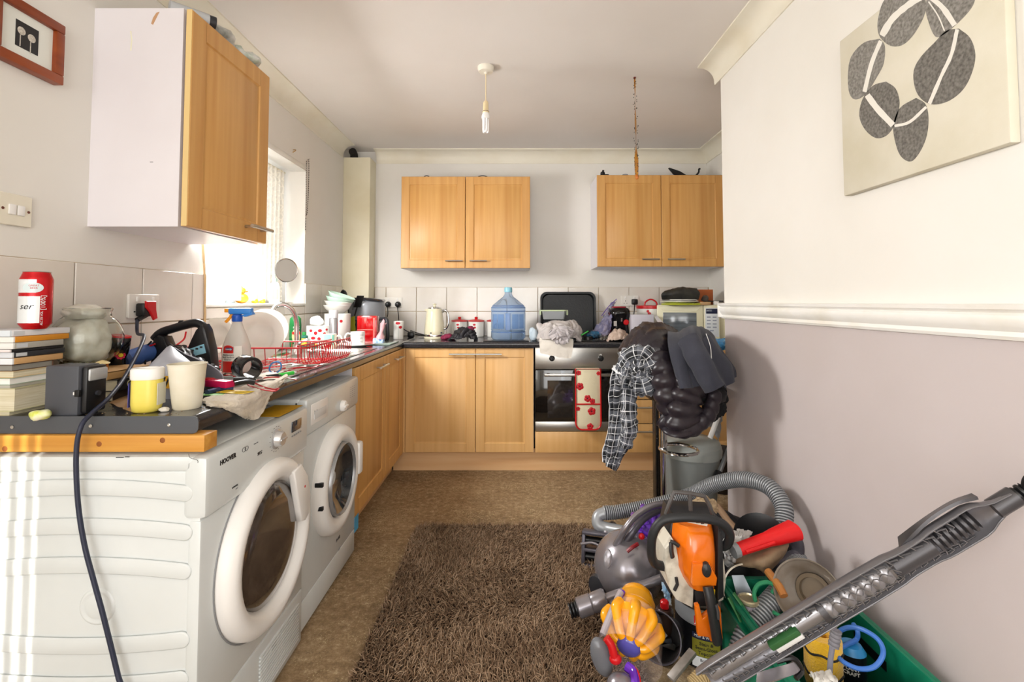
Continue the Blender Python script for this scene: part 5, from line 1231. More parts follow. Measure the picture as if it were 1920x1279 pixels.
part('spout', prism([(-.052, .20), (-.078, .218), (-.05, .226)], .03).rot(90, 'X').at(0, .015, 0), crm, t); part('badge', cpatch(.0775, -100, .045, .012, .008), dgrey, t); part('switch', cpatch(.0775, -40, .045, .016, .010, off=.003), chrome, t)
solo('kettle_cable', tube([Vector((-.52, 3.82, ZT + .006)), Vector((-.66, 3.86, ZT + .008)), Vector((-.78, 3.80, ZT + .02)), Vector((-.83, 3.84, ZT + .05)), Vector((-.79, 3.88, ZT + .03)), Vector((-.70, 3.86, ZT + .008)), Vector((-.64, 3.72, ZT + .006))], .0035, 8, smooth=6), black, 'black kettle cable looped on the worktop beside the kettle', 'cable')
solo('plug_adapter', box(-.835, -.785, 3.74, 3.79, ZT + .001, ZT + .045, .01).rot(0), black, 'black plug lying on the worktop beside the poppy beaker', 'plug')
# three poppy canisters
for k, (px, lb) in enumerate(((862, 'white poppy canister with red lid nearest the kettle'), (893, 'middle white poppy canister with red lid'), (928, 'white poppy canister with red lid half hidden by the water bottle'))):
    p = BC(px, 3.86); r = .061
    t = thing('canister', lb, 'canister', p, group='red-lidded poppy canisters')
    part('body', lathe([(0, 0), (r - .003, 0), (r, .004), (r + .002, .12), (r, .122), (0, .122)], 32), china, t); poppies(t, r + .0012, [(-14, .098, .022, .016), (-10, .075, .020, .014)], face(p))
    part('stem', cpatch(r + .001, face(p) - 12, .045, .0012, .05), stem_m, t)
    part('lid', lathe([(r + .002, .121), (r + .007, .124), (r + .005, .130), (r * .6, .137), (.012, .139), (.010, .142), (.014, .150), (.010, .158), (0, .159)], 32), red, t)
    part('clip_wire', tube([(r + .002, 0, .118), (r + .012, 0, .10), (r + .010, 0, .03), (r + .004, 0, .008)], .0018, 6, smooth=4), greyp, t)
# black and pink garment
g = sheet(rows([[(836, 637, 3.60), (852, 624, 3.62), (872, 616, 3.62), (890, 622, 3.60), (896, 637, 3.58)], [(838, 638, 3.50), (854, 626, 3.47), (874, 618, 3.47), (888, 624, 3.48), (895, 638, 3.50)], [(840, 638.5, 3.46), (856, 634, 3.43), (874, 632, 3.43), (888, 635, 3.44), (894, 638.5, 3.47)]]), 12, 12, fold=heapfold(7, 5, .014, 4.4), th=.006); solo('black_glove', g, mat('black_lycra', '161518', .6, col2='26242A', vs=30), 'crumpled black cloth glove in front of the canisters', 'glove', smooth=70)
solo('pink_cloth', ell(.05, .04, .022, 24, 12, .5, 30, 7).at(*(BC(842, 3.56) + Vector((0, 0, .018)))).add(ell(.03, .02, .016, 20, 10, .5, 40, 3).at(*(BC(882, 3.54) + Vector((0, -.01, .078))))), mat('raspberry_mesh', '8E1F45', .7, col2='5C1430', vs=90), 'raspberry pink mesh cloth tangled with the black glove', 'cloth', smooth=70)
# water bottle
p = BC(953, 3.58); r = .128
t = thing('water_bottle', 'large blue plastic water cooler bottle with pale cap', 'water bottle', p)
wbm = mat('blue_polycarbonate', 'C9DDF5', .04, trans=.8, ior=1.08)
pr_ = [(0, .012), (.09, .004), (.118, .004), (r, .016), (r, .055), (r - .006, .062), (r, .070), (r, .20), (r - .006, .207), (r, .214), (r, .235), (.118, .252), (.07, .292), (.040, .315), (.029, .332), (.026, .345), (.026, .378), (0, .380)]
g = lathe(pr_, 48); part('bottle', g, wbm, t, smooth=50)
wb2 = mat('blue_tint', '8FB2E2', .1, trans=.7, ior=1.08)
for z in (.058, .21, .235): part('moulded_ring', tube([((r - .003) * math.cos(2 * PI * i / 48), (r - .003) * math.sin(2 * PI * i / 48), z) for i in range(48)], .004, 6, closed=True), wb2, t, smooth=60)
for a in (-140, -115, -65, -40): part('moulded_panel', cpatch(r, a, .136, .052, .105, off=.001), wb2, t)
part('moulded_column', cpatch(r, -90, .136, .034, .12, off=.003), mat('blue_deep', '6C96D2', .15, trans=.6), t)
part('water', lathe([(0, .014), (.115, .008), (r - .006, .02), (r - .006, .075), (0, .075)], 40), mat('water', 'DDECF8', .0, trans=1, ior=1.2), t)
part('cap', lathe([(.0275, .350), (.030, .352), (.030, .380), (.027, .386), (0, .387)], 28), mat('cap_aqua', '8CC8DC', .3), t)
# induction/glass hob & black trays on worktop
t = thing('ceramic_hob', 'black glass hob in the worktop under the cloths', 'hob', (ox0 + .3, 3.40, ZT + .0005)); part('glass', cbox(0, .26, .004, .58, .50, .006, .002), mat('black_oven_glass', '0A0A0B', .04), t)
for x_, y_, r_ in ((-.14, .14, .09), (.14, .14, .075), (-.14, .38, .075), (.14, .38, .09)): part('cooking_zone', tube([(x_ + r_ * math.cos(2 * PI * i / 40), y_ + r_ * math.sin(2 * PI * i / 40), .0072) for i in range(40)], .0008, 4, closed=True), greyp, t)
solo('black_mat', box(-.22, .10, 3.36, 3.46, ZT + .001, ZT + .006, .002), black, 'flat black tray edge in front of the water bottle', 'tray')
# baking tray leaning on tiles
a, b_ = P(1014, 640, Y=3.90), P(1115, 550, Y=3.93)
M = Matrix.Translation(((a.x + b_.x) / 2, 3.885, ZT + .008)) @ Matrix.Rotation(math.radians(84), 4, 'X')
w_, h_ = b_.x - a.x, (b_.z - ZT)
t = thing('baking_tray', 'large black baking tray leaning against the tiles', 'tray', M.translation)
part('tray', rloft([(w_ - .05, h_ - .05, 0, 0, h_ / 2), (w_ - .03, h_ - .03, .002, 0, h_ / 2), (w_ - .02, h_ - .02, .02, 0, h_ / 2), (w_, h_, .021, 0, h_ / 2), (w_, h_, .023, 0, h_ / 2), (w_ - .024, h_ - .024, .022, 0, h_ / 2), (w_ - .04, h_ - .04, .004, 0, h_ / 2), (w_ - .2, h_ - .2, .003, 0, h_ / 2)], .05, 8).xf(M), mat('black_bakeware', '1D1F21', .35, .3, bump=.2, bs=90), t, world=True)
part('rolled_edge', tube([M @ Vector((x, y, .023)) for x, y in rrect(w_, h_, .05, 6, 0, h_ / 2)], .003, 6, closed=True), dgrey, t, world=True)
# laundry heap on the hob
lin_ = mat('grey_white_linen', 'CFC9C6', .9, col2='B5AFAE', vs=5, bump=.3, bs=60)
HY = 3.42
g = sheet(rows([[(1006, 636, 3.60), (1012, 612, 3.62), (1035, 602, 3.66), (1060, 600, 3.66), (1080, 608, 3.62), (1092, 634, 3.60)],
    [(1004, 636, 3.48), (1010, 608, 3.46), (1034, 599, 3.48), (1062, 597, 3.48), (1084, 608, 3.46), (1094, 634, 3.46)],
    [(1004, 638, 3.40), (1012, 618, 3.34), (1036, 606, 3.32), (1062, 606, 3.32), (1082, 618, 3.34), (1092, 638, 3.38)],
    [(1008, 640, 3.37), (1018, 636, 3.325), (1038, 636, 3.30), (1060, 634, 3.30), (1080, 634, 3.33), (1088, 640, 3.36)]]), 12, 12, fold=heapfold(4, 3, .024, 3.1), th=.006)
solo('laundry_heap', g, lin_, 'heap of crumpled grey-white laundry on the hob', 'laundry', smooth=75)
g = sheet(rows([[(1022, 628, 3.30), (1040, 614, 3.29), (1060, 612, 3.29), (1078, 620, 3.30)], [(1034, 636, 3.295), (1046, 628, 3.275), (1060, 628, 3.275), (1072, 632, 3.29)], [(1042, 644, 3.295), (1050, 645, 3.285), (1060, 645, 3.285), (1066, 640, 3.29)]]), 12, 12, fold=heapfold(3, 4, .014, 8.2), th=.006)
solo('grey_shirt', g, mat('soft_grey_cotton', 'B9B3B5', .9, bump=.2, bs=70), 'soft grey shirt bundled on the front of the laundry heap', 'shirt', smooth=75)
g = sheet(rows([[(1012, 634, 3.34), (1035, 634, 3.34), (1058, 634, 3.34), (1074, 636, 3.34)], [(1011, 640, 3.325), (1034, 641, 3.322), (1056, 641, 3.322), (1075, 641, 3.325)], [(1012, 652, 3.318), (1034, 655, 3.316), (1054, 656, 3.316), (1074, 655, 3.318)], [(1013, 662, 3.317), (1034, 667, 3.316), (1054, 671, 3.315), (1071, 672, 3.316)]]), 8, 8, amp=.004, fr=(5, 3), th=.004)
solo('tea_towel', g, mat('cream_tea_towel', 'E6E0D6', .9, bump=.3, bs=120), 'cream tea towel hanging over the worktop edge above the oven', 'towel', smooth=70)
t = thing('food_container', 'clear food tub with pale green clip rim on the laundry heap', 'container', P(1038, 598, Y=3.60)); k = 3.6 / F
part('tub', rloft([(38 * k, .10, -.002), (42 * k, .12, .06), (41 * k, .118, .06), (37 * k, .098, 0), (.05, .04, 0)], .015, 4), mat('tub_clear', 'D5D9DC', .1, trans=.7, ior=1.1), t); part('rim', tube([(x, y, .062) for x, y in rrect(46 * k, .125, .02, 4)], .0045, 6, closed=True), mat('pale_green_rim', 'C8D6B0', .4), t)
for sx in (-1, 1): part('clip', box(sx * 25 * k - .006, sx * 25 * k + .006, -.03, .03, .028, .066, .004).rot(0), MAT['pale_green_rim'], t)
solo('pale_blue_cloth', ell(.03, .05, .05, 24, 14, .4, 26, 4).at(*(BC(1001, 3.46) + Vector((0, 0, .042)))), mat('pale_blue_cloth', 'BCCBD6', .85), 'pale blue crumpled cloth at the left of the laundry heap', 'cloth', smooth=70)
# coffee machine
p = BC(1160, 3.62); k = 3.62 / F
t = thing('coffee_machine', 'compact black capsule coffee machine with red button', 'coffee machine', p)
part('body', rloft([(.135, .16, 0), (.14, .17, .01), (.125, .15, .10), (.13, .16, .15), (.145, .18, .18), (.145, .18, .21), (.12, .15, .232), (.08, .1, .238)], .04, 7), mat('gloss_black', '0E0E10', .15), t, smooth=50)
part('red_top', rloft([(.10, .12, .234), (.095, .11, .243), (.06, .07, .245)], .03, 6), mat('deep_red_top', 'A31A2E', .3), t)
part('brew_button', lathe([(.019, 0), (.021, .004), (.017, .009), (0, .010)], 24).rot(90, 'X').at(.036, -.076, .128), red, t); part('spout', lathe([(.006, 0), (.007, .02), (.008, .024), (0, .024)], 14).at(.0, -.088, .135), chrome, t)
part('label', cbox(-.044, -.0775, .118, .022, .002, .036), mat('label_light', 'D5D2CC', .5), t); part('logo', text('tassimo', .012).rot(90, 'X').at(.005, -.091, .200), greyp, t); part('water_tank', box(-.082, -.066, -.04, .07, .02, .2, .006), mat('smoky_red_tank', '6A2A34', .1, trans=.5), t)
# clear bags and bits
bagm = mat('violet_film', 'C9C3DC', .12, trans=.55, alpha=.75, col2='8E94C8', vs=14)
g = sheet(rows([[(1108, 622, 3.60), (1125, 600, 3.60), (1140, 578, 3.66), (1156, 560, 3.70)], [(1112, 630, 3.50), (1132, 612, 3.48), (1146, 592, 3.54), (1150, 578, 3.64)], [(1124, 634, 3.48), (1138, 628, 3.46), (1146, 616, 3.48), (1148, 600, 3.56)]]), 8, 8, fold=heapfold(8, 5, .016, 5.5), th=.002)
vbag = solo('plastic_bag', g, bagm, 'crumpled clear violet plastic bag left of the coffee machine', 'bag', smooth=40)
part('zip_edge', tube(rows([[(1128, 592, 3.60), (1142, 574, 3.64), (1156, 561, 3.68)]])[0], .003, 6, smooth=5), mat('violet_zip', '5D3F9E', .4), vbag, world=True)
solo('blue_wrapper', ell(.045, .03, .028, 24, 12, .6, 30, 6).at(*(BC(1112, 3.50) + Vector((0, 0, .036)))), mat('teal_wrapper', '2F6E96', .25, col2='1B2430', vs=30), 'crumpled teal wrapper in front of the baking tray', 'wrapper', smooth=60)
solo('black_jar_lid', tin(.035, .03, 28).at(*BC(1102, 3.48)), black, 'small black pot on the hob beside the laundry', 'pot'); solo('lime_peeler', box(-.03, .03, -.008, .008, -.004, .004, .003).rot(-30, 'Y').at(*(BC(1096, 3.44) + Vector((0, 0, .055)))), mat('lime', '3FCB4A', .35), 'bright lime peeler handle sticking out beside the laundry', 'utensil')
t = thing('shot_glass', 'small clear glass standing on the hob', 'glass', BC(1126, 3.46)); part('glass', lathe([(0, 0), (.016, 0), (.020, .045), (.018, .045), (.014, .005), (0, .005)], 20), clear, t)
g = sheet(rows([[(1138, 636, 3.52), (1150, 620, 3.52), (1168, 620, 3.52), (1184, 636, 3.52)], [(1136, 638, 3.42), (1150, 622, 3.38), (1168, 622, 3.38), (1184, 636, 3.42)], [(1138, 639, 3.38), (1152, 636, 3.345), (1168, 636, 3.345), (1182, 639, 3.38)]]), 9, 9, fold=heapfold(6, 4, .012, 2.2), th=.005)
solo('dish_cloth', g, mat('pink_beige_cloth', 'CDB9AC', .95, col2='BCA595', vs=12, bump=.5, bs=120), 'beige knitted dishcloth below the coffee machine', 'cloth', smooth=70)
# white card box + right canister
solo('white_card_box', box(P(1184, 600, Y=3.50).x, P(1226, 600, Y=3.50).x, 3.50, 3.55, ZT + .001, P(1200, 590, Y=3.5).z, .001), mat('pale_lilac_card', 'CDCBD6', .6), 'plain pale lilac card box in front of the red-lidded bread crock', 'box')
solo('white_sheet', sheet([[P(1227, 594, Y=3.48), P(1232, 592, Y=3.5)], [P(1236, 610, Y=3.44), P(1244, 606, Y=3.46)], [P(1244, 626, Y=3.4), P(1262, 626, Y=3.42)]], 5, 5, th=.002), mat('white_paper', 'E2E0E4', .6), 'white paper sheet leaning beside the lilac box', 'paper')
p = BC(1220, 3.84); r = .106
t = thing('bread_crock', 'big white poppy crock with red lid and arched handle', 'crock', p)
part('body', lathe([(0, 0), (r - .004, 0), (r, .006), (r, .225), (0, .225)], 40), china, t); part('lid', lathe([(r + .004, .224), (r + .008, .226), (r + .008, .246), (r + .002, .250), (0, .252)], 40), red, t)
part('lid_handle', tube([(-.050, 0, .25), (-.044, 0, .274), (-.022, 0, .292), (0, 0, .297), (.022, 0, .292), (.044, 0, .274), (.050, 0, .25)], .0065, 10, smooth=4), red, t, smooth=60); poppies(t, r, [(-12, .205, .022, .022), (-6, .188, .026, .022)], face(p))
# socket and plug at right
M = basis((P(1180, 564, Y=YB).x, YB - .010, P(1180, 564, Y=YB).z), (1, 0, 0), (0, 0, 1)); socket('double wall socket behind the coffee machine', M)
c = P(1189, 566, Y=YB - .02); t = thing('power_plug', 'square black plug in the socket behind the coffee machine', 'plug', c); part('plug', cbox(c.x, c.y - .016, c.z, .048, .034, .046, .008), black, t, world=True); part('cable', tube([c + Vector((0, -.02, -.02)), P(1189, 585, Y=3.9), P(1188, 600, Y=3.88), P(1190, 628, Y=3.85)], .004, 8, smooth=5), black, t, world=True)
# microwave
mx0, mx1 = P(1238, 600, Y=3.48).x, P(1349, 600, Y=3.48).x; mz1 = P(1290, 572, Y=3.48).z; W = (mx1 - mx0) * 1.0; H2 = mz1 - ZT
mwm = mat('ivory_plastic', 'E2DEC2', .3, col2='D9D4B4', vs=3)
t = thing('microwave_oven', 'ivory microwave oven with side control panel in right corner', 'microwave', (mx0, 3.56, ZT), rz=-20)
part('cabinet', box(.0, W + .055, .025, .31, .012, H2, .004), mwm, t); part('door', box(.0, W * .745, 0, .028, .012, H2, .006), mwm, t)
part('door_window', box(W * .10, W * .64, -.003, .002, .055, H2 - .055, .003), mat('microwave_mesh', '50565C', .15, coat=.5, col2='7A8288', vs=6, vst=(.4, 1, 9)), t); part('window_bezel', prism([(W * .02, H2 - .01), (W * .72, H2 - .01), (W * .64, H2 - .045), (W * .10, H2 - .040)], .003, b=.0015).rot(90, 'X').at(0, .001, 0), mwm, t)
part('control_panel', box(W * .75, W, 0, .028, .012, H2, .006), mwm, t); part('panel_face', box(W * .775, W * .985, -.0015, .002, .03, H2 - .02, .002), mat('panel_pale', 'D3D8DC', .4), t)
part('display', box(W * .79, W * .97, -.003, .0, H2 - .062, H2 - .026, .002), mat('navy_display', '262C44', .15), t)
for r_ in range(5):
    for c_ in range(2 if r_ < 4 else 1): part('button', box(W * (.80 + .09 * c_ + (.045 if r_ == 4 else 0)), W * (.86 + .09 * c_ + (.045 if r_ == 4 else 0)), -.003, 0, H2 - .09 - r_ * .024, H2 - .082 - r_ * .024, .001), mat('button_grey', '8C94A4', .5), t)
for x_ in (.03, W): 
    for y_ in (.05, .28): part('foot', tin(.012, .012, 12).at(x_, y_, 0), black, t)
# things on the microwave
zm = mz1 + .0005
solo('lime_tray', box(mx0 + .05, mx0 + .27, 3.42, 3.62, zm, zm + .012, .004), mat('lime_tray', 'B9C22E', .4), 'lime green tray on top of the microwave', 'tray')
solo('white_plates_stack', lathe([(0, 0), (.09, 0), (.135, .012), (.135, .016), (.09, .006), (.09, .010), (.13, .024), (.128, .028), (0, .024)], 40).at(mx0 + .155, 3.53, zm + .0125), china, 'white plates stacked on the lime tray', 'plates')
g = sheet([[P(1241, 562, Y=3.45), P(1275, 563, Y=3.44), P(1310, 562, Y=3.45)], [P(1240, 552, Y=3.44), P(1275, 548, Y=3.42), P(1312, 550, Y=3.44)], [P(1246, 546, Y=3.47), P(1276, 539, Y=3.47), P(1306, 541, Y=3.47)], [P(1244, 548, Y=3.63), P(1276, 542, Y=3.63), P(1308, 544, Y=3.63)], [P(1244, 560, Y=3.65), P(1276, 560, Y=3.65), P(1308, 560, Y=3.65)]], 8, 6, amp=.006, fr=(8, 5), th=.012)
solo('flat_cap', g, mat('dark_wax_cotton', '1E1F1E', .5, col2='35352F', vs=20, bump=.3, bs=40), 'dark waxed flat cap on the plates above the microwave', 'cap', smooth=60)
solo('orange_box', box(P(1308, 550, Y=3.65).x, P(1335, 550, Y=3.65).x, 3.63, 3.66, zm, P(1320, 544, Y=3.8).z, .002), mat('terracotta_card', 'B5602C', .5), 'terracotta coloured box standing at the back of the microwave', 'box')
solo('grey_pompom', ell(.026, .024, .022, 20, 12, .35, 60, 3).at(*(P(1322, 560, Y=3.49))), mat('grey_wool', '5C5650', .95), 'grey woolly bundle beside the flat cap', 'bundle', smooth=60)
solo('wood_slats', box(P(1312, 568, Y=3.44).x, P(1332, 568, Y=3.44).x, 3.43, 3.56, zm, zm + .022, .003), mat('pale_wood_block', 'C9A377', .6), 'pale wooden block on the right of the microwave top', 'block')
solo('white_pill_box', cbox(P(1343, 568, Y=3.44).x, 3.44, zm + .014, .03, .03, .028, .003), white, 'tiny white box on the right edge of the microwave', 'box')
solo('white_lump', ell(.018, .02, .016, 16, 10, .3, 50).at(P(1303, 566, Y=3.44).x, 3.545, zm + .014), china, 'small white knob of garlic on the microwave', 'garlic', smooth=60)
solo('dark_folder', box(P(1322, 564, Y=3.60).x, P(1352, 564, Y=3.60).x, 3.56, 3.71, zm + .023, zm + .032, .001), dgrey, 'dark folder lying at the back right of the microwave', 'folder')
# oven glove on the oven handle
ogx0, ogx1 = P(1079, 740, Y=3.29).x, P(1127, 740, Y=3.29).x; zt3, zb3 = P(1100, 692, Y=3.29).z, P(1100, 806, Y=3.29).z
t = thing('double_oven_glove', 'cream poppy double oven glove with red piping on oven handle', 'oven glove', ((ogx0 + ogx1) / 2, 3.295, zb3))
W3 = ogx1 - ogx0; H3 = zt3 - zb3; cxg = (ogx0 + ogx1) / 2
def gpoly(w_, h_, r_): 
    a = [(w_ / 2, h_), (-w_ / 2, h_)]; return a + [(-w_ / 2 + r_ - r_ * math.cos(q), r_ - r_ * math.sin(q)) for q in [PI / 2 * i / 6 for i in range(7)]] + [(w_ / 2 - r_ + r_ * math.cos(q), r_ - r_ * math.sin(q)) for q in [PI / 2 * i / 6 for i in range(6, -1, -1)]]
crg = mat('quilted_cream', 'DDD3B4', .9, bump=.6, bs=30)
def gp_(poly, d, y): g = prism(poly, d, b=d * .3); g.v = [Vector((v.x + cxg, y + v.z, v.y + zb3)) for v in g.v]; return g
gl = part('pad', gp_(gpoly(W3, H3, .045), .016, 3.292), crg, t, world=True, smooth=60)
part('piping', tube([(x + cxg, 3.291, z + zb3) for x, z in gpoly(W3 - .004, H3, .044)], .0055, 8, closed=True), red, t, world=True); part('piping', tube([(ogx0 + .003, 3.290, zb3 + H3 * .42), (ogx1 - .003, 3.290, zb3 + H3 * .42)], .005, 8), red, t, world=True)
part('loop_over_handle', box(ogx0 + .004, ogx1 - .004, 3.296, 3.325, zt3 - .02, zt3 + .004, .008), crg, t, world=True); part('rear_pad', box(ogx0 + .004, ogx1 - .004, 3.326, 3.336, zb3 + .08, zt3 - .002, .004), crg, t, world=True)
for x_, z_, s_ in ((.02, .355, .022), (.145, .352, .018), (.028, .27, .032), (.075, .195, .030), (.105, .178, .024), (.10, .115, .034), (.012, .13, .018), (.09, .02, .028)):
    fx, fz = ogx0 + min(max(x_ * 1.1, .018), W3 - .016), zb3 + z_ * H3 / .38; fg = G()
    for i in range(5):
        a = 2 * PI * i / 5 + x_ * 30; fg.add(lathe([(s_ * .42, 0), (s_ * .35, .0012), (0, .0016)], 12).rot(90, 'X').at(min(max(fx + math.cos(a) * s_ * .42, ogx0 + .012), ogx1 - .012), 3.2918, fz + math.sin(a) * s_ * .42))
    part('poppy_print', fg, petal, t, world=True, kind='stuff'); part('poppy_centre', lathe([(s_ * .14, 0), (s_ * .1, .001), (0, .0012)], 10).rot(90, 'X').at(fx, 3.2898, fz), ink, t, world=True)
# ================================================================ CEILING, UPPER SHELF THINGS, CANVAS
p = P(911, 126, Z=ZC); aged = mat('aged_cream_plastic', 'E0CDA4', .45)
t = thing('ceiling_pendant', 'bare pendant light with an energy saving bulb', 'pendant light', (p.x, p.y, ZC))
part('ceiling_rose', lathe([(0, 0), (.044, 0), (.044, -.012), (.038, -.026), (.010, -.030), (.008, -.038), (0, -.038)], 32), mat('rose_white', 'E6E0D2', .4), t, smooth=50)
zb4 = P(911, 248, Y=p.y).z - ZC; z1_ = P(911, 190, Y=p.y).z - ZC; z2_ = P(911, 212, Y=p.y).z - ZC
part('flex', tube([(0, 0, -.03), (0, 0, z1_)], .0026, 8), aged, t); part('lamp_holder', lathe([(0, z1_ + .004), (.010, z1_), (.014, z1_ - .010), (.015, z2_ + .012), (.018, z2_ + .006), (.017, z2_), (0, z2_)], 20), aged, t)
part('holder_ring', lathe([(.0155, z2_ + .010), (.019, z2_ + .007), (.0155, z2_ + .003)], 20), mat('scorched_brown', '5A3A24', .6), t); part('bulb_base', lathe([(0, z2_), (.016, z2_), (.022, z2_ - .018), (.022, z2_ - .032), (0, z2_ - .034)], 24), white, t)
bt = mat('fluorescent_tube', 'F7F5F4', .25)
for i in range(3):
    a = 2 * PI * i / 3 + .4; cx_, cy_ = .011 * math.cos(a), .011 * math.sin(a); dx_, dy_ = -.006 * math.sin(a), .006 * math.cos(a)
    part('bulb_tube', tube([(cx_ + dx_, cy_ + dy_, z2_ - .03), (cx_ + dx_, cy_ + dy_, zb4 + .01), (cx_, cy_, zb4 + .002), (cx_ - dx_, cy_ - dy_, zb4 + .01), (cx_ - dx_, cy_ - dy_, z2_ - .03)], .0052, 8, smooth=4), bt, t, smooth=60)
# flypaper
p = P(1190, 145, Z=ZC); zl = P(1190, 335, Y=p.y).z
t = thing('fly_paper', 'amber sticky flypaper strip speckled with dead flies', 'flypaper', (p.x, p.y, ZC))
L = ZC - zl; N = 40; g = G()
for i in range(N + 1):
    f_ = i / N; a = .2 + 2.6 * f_ + .5 * math.sin(f_ * 9); hw = .0135 * (.35 + .65 * min(1, f_ * 3)) * (1 if f_ < .8 else 1 - (f_ - .8) * 2); hw *= (.7 + .3 * math.cos(0))
    for s_ in (-1, 1): g.v.append(Vector((s_ * hw * max(.35, abs(math.cos(a))) + .006 * f_, s_ * hw * math.sin(a), -L * f_)))
for i in range(N): g.f.append((2 * i, 2 * i + 1, 2 * i + 3, 2 * i + 2))
k0 = len(g.v); g.v += [v + Vector((0, .0008, 0)) for v in g.v]; g.f += [tuple(q + k0 for q in reversed(f_)) for f_ in g.f[:]]; g.m = [0] * len(g.f)
part('sticky_strip', g, mat('amber_film', 'C98F35', .25, trans=.2, col2='B5762A', vs=30), t, smooth=80); part('tack', lathe([(.007, 0), (.007, -.006), (0, -.008)], 14), mat('dark_red_tack', '6A1E16', .5), t)
part('amber_blob', ell(.010, .006, .014, 14, 10, .3, 60).at(.006, 0, -L + .01), mat('amber_drip', 'B8671E', .25), t)
fl = G()
for i in range(70): f_ = random.random() ** .8; s_ = random.choice((-1, 1)); fl.add(ell(.0022, .0022, .0030, 6, 4).at(s_ * .0125 * (.35 + .65 * min(1, f_ * 3)) * random.uniform(.3, 1.1) * (1 if f_ < .8 else .8) + .006 * f_, -.004 * random.random(), -L * f_))
part('dead_flies', fl, ink, t, kind='stuff')
# things on top of cabinets
zc1 = cz1 + .0005
t = thing('torch', 'grey plastic torch lying on the left wall cabinet', 'torch', (XL + .25, 1.60, zc1)); part('body', tube([(XL + .22, 1.56, zc1 + .022), (XL + .30, 1.64, zc1 + .022)], .022, 14), mat('pale_grey', 'B8BABC', .4), t, world=True); part('head', tube([(XL + .298, 1.638, zc1 + .022), (XL + .315, 1.655, zc1 + .022)], .021, 14), dgrey, t, world=True)
solo('white_china_ornament', ell(.05, .06, .034, 24, 14, .35, 24, 2).at(XL + .26, 1.76, zc1 + .032), mat('marbled_white', 'D8D8D2', .3, col2='8C8F88', vs=20), 'white marbled ornament on top of the left wall cabinet', 'ornament', smooth=60)
solo('crumpled_tissue', ell(.05, .06, .026, 24, 14, .5, 34, 9).at(XL + .27, 1.90, zc1 + .024), mat('tissue_white', 'E2E2DE', .9, col2='B8C4B4', vs=40), 'crumpled tissue packet at the far end of the left wall cabinet', 'tissue', smooth=60)
zc2 = zb + H + .0005
for px, s_, lb in ((800, .02, 'thin dark cable end on the middle wall cabinet'), (905, .035, 'thin dark strap lying on the middle wall cabinet')):
    x_ = P(px, 331, Y=3.66).x; solo('cable_end', tube([(x_ - s_, 3.66, zc2 + .004), (x_, 3.655, zc2 + .010), (x_ + s_, 3.66, zc2 + .004)], .0035, 6, smooth=4), dgrey, lb, 'cable')
zc3 = zc2 + .012; k = 3.68 / F
x_ = P(1131, 326, Y=3.68).x; t = thing('black_camera_mount', 'small black knobbly bracket on the right wall cabinet', 'bracket', (x_, 3.68, zc3)); part('base', box(-.025, .04, -.02, .02, 0, .012, .004), black, t); part('knob', ell(.018, .016, .016, 14, 10).at(-.004, 0, .022), black, t); part('top', tin(.008, .012, 12).at(0, 0, .036), black, t)
x_ = P(1270, 326, Y=3.68).x; t = thing('folding_saw', 'black plastic tool with raised wedge end on right cabinet', 'tool', (x_, 3.68, zc3)); part('wedge', prism([(-.07, .062), (-.062, .066), (.02, .038), (.075, .004), (.0, 0), (-.03, .014)], .02, b=.004).rot(90, 'X').at(0, .01, 0), black, t); part('bar', box(.02, .17, -.012, .012, 0, .008, .002), black, t); part('hook_end', tube([(.145, 0, .006), (.165, 0, .03), (.168, 0, .055), (.178, 0, .058)], .007, 8, smooth=3), black, t)
solo('small_grey_disc', tin(.022, .008, 20).at(P(1172, 328, Y=3.66).x, 3.66, zc3), greyp, 'small grey disc on the right wall cabinet', 'disc')
# dark hole above the column, its shade made by an added near-black stub
solo('hole_stub', tube([Vector((-1.30, 3.84, 2.336)), Vector((-1.30, 3.84, 2.37)), Vector((-1.30, 3.80, 2.385))], .03, 16, smooth=3), mat('hole_shade', '1A1614', .7), 'dark stub standing in for the shaded hole above the boxed column', 'stub')
# canvas with pebble print
XC = XR - .024
yA = P(1582, 368, X=XC).y; yB_ = P(1895, 272, X=XC).y; zA = P(1582, 368, X=XC).z; zB = zA + .50
zB = P(1565, 85, X=XC).z
t = thing('canvas_print', 'square canvas print of striped grey pebbles on the right wall', 'canvas', (XR, (yA + yB_) / 2, zA))
cvm = mat('canvas_cream', 'D9D3C2', .85, col2='CFC8B2', vs=5, bump=.1, bs=200)
part('stretched_canvas', box(XC, XR - .001, yB_, yA, zA, zB, .003), cvm, t, world=True)
peb = mat('pebble_grey', '96928B', .8, col2='66625B', vs=130, lo=.3, hi=.7); pebd = mat('pebble_dark', '827E77', .8, col2='55514B', vs=130, lo=.3, hi=.7); vein = mat('pebble_vein', 'E4E0D6', .8)
def onc(px, py, off=0): return P(px, py, X=XC - off)
def crp(x, y): return 1560 + x * 360 / 1212, y * 380 / 1279
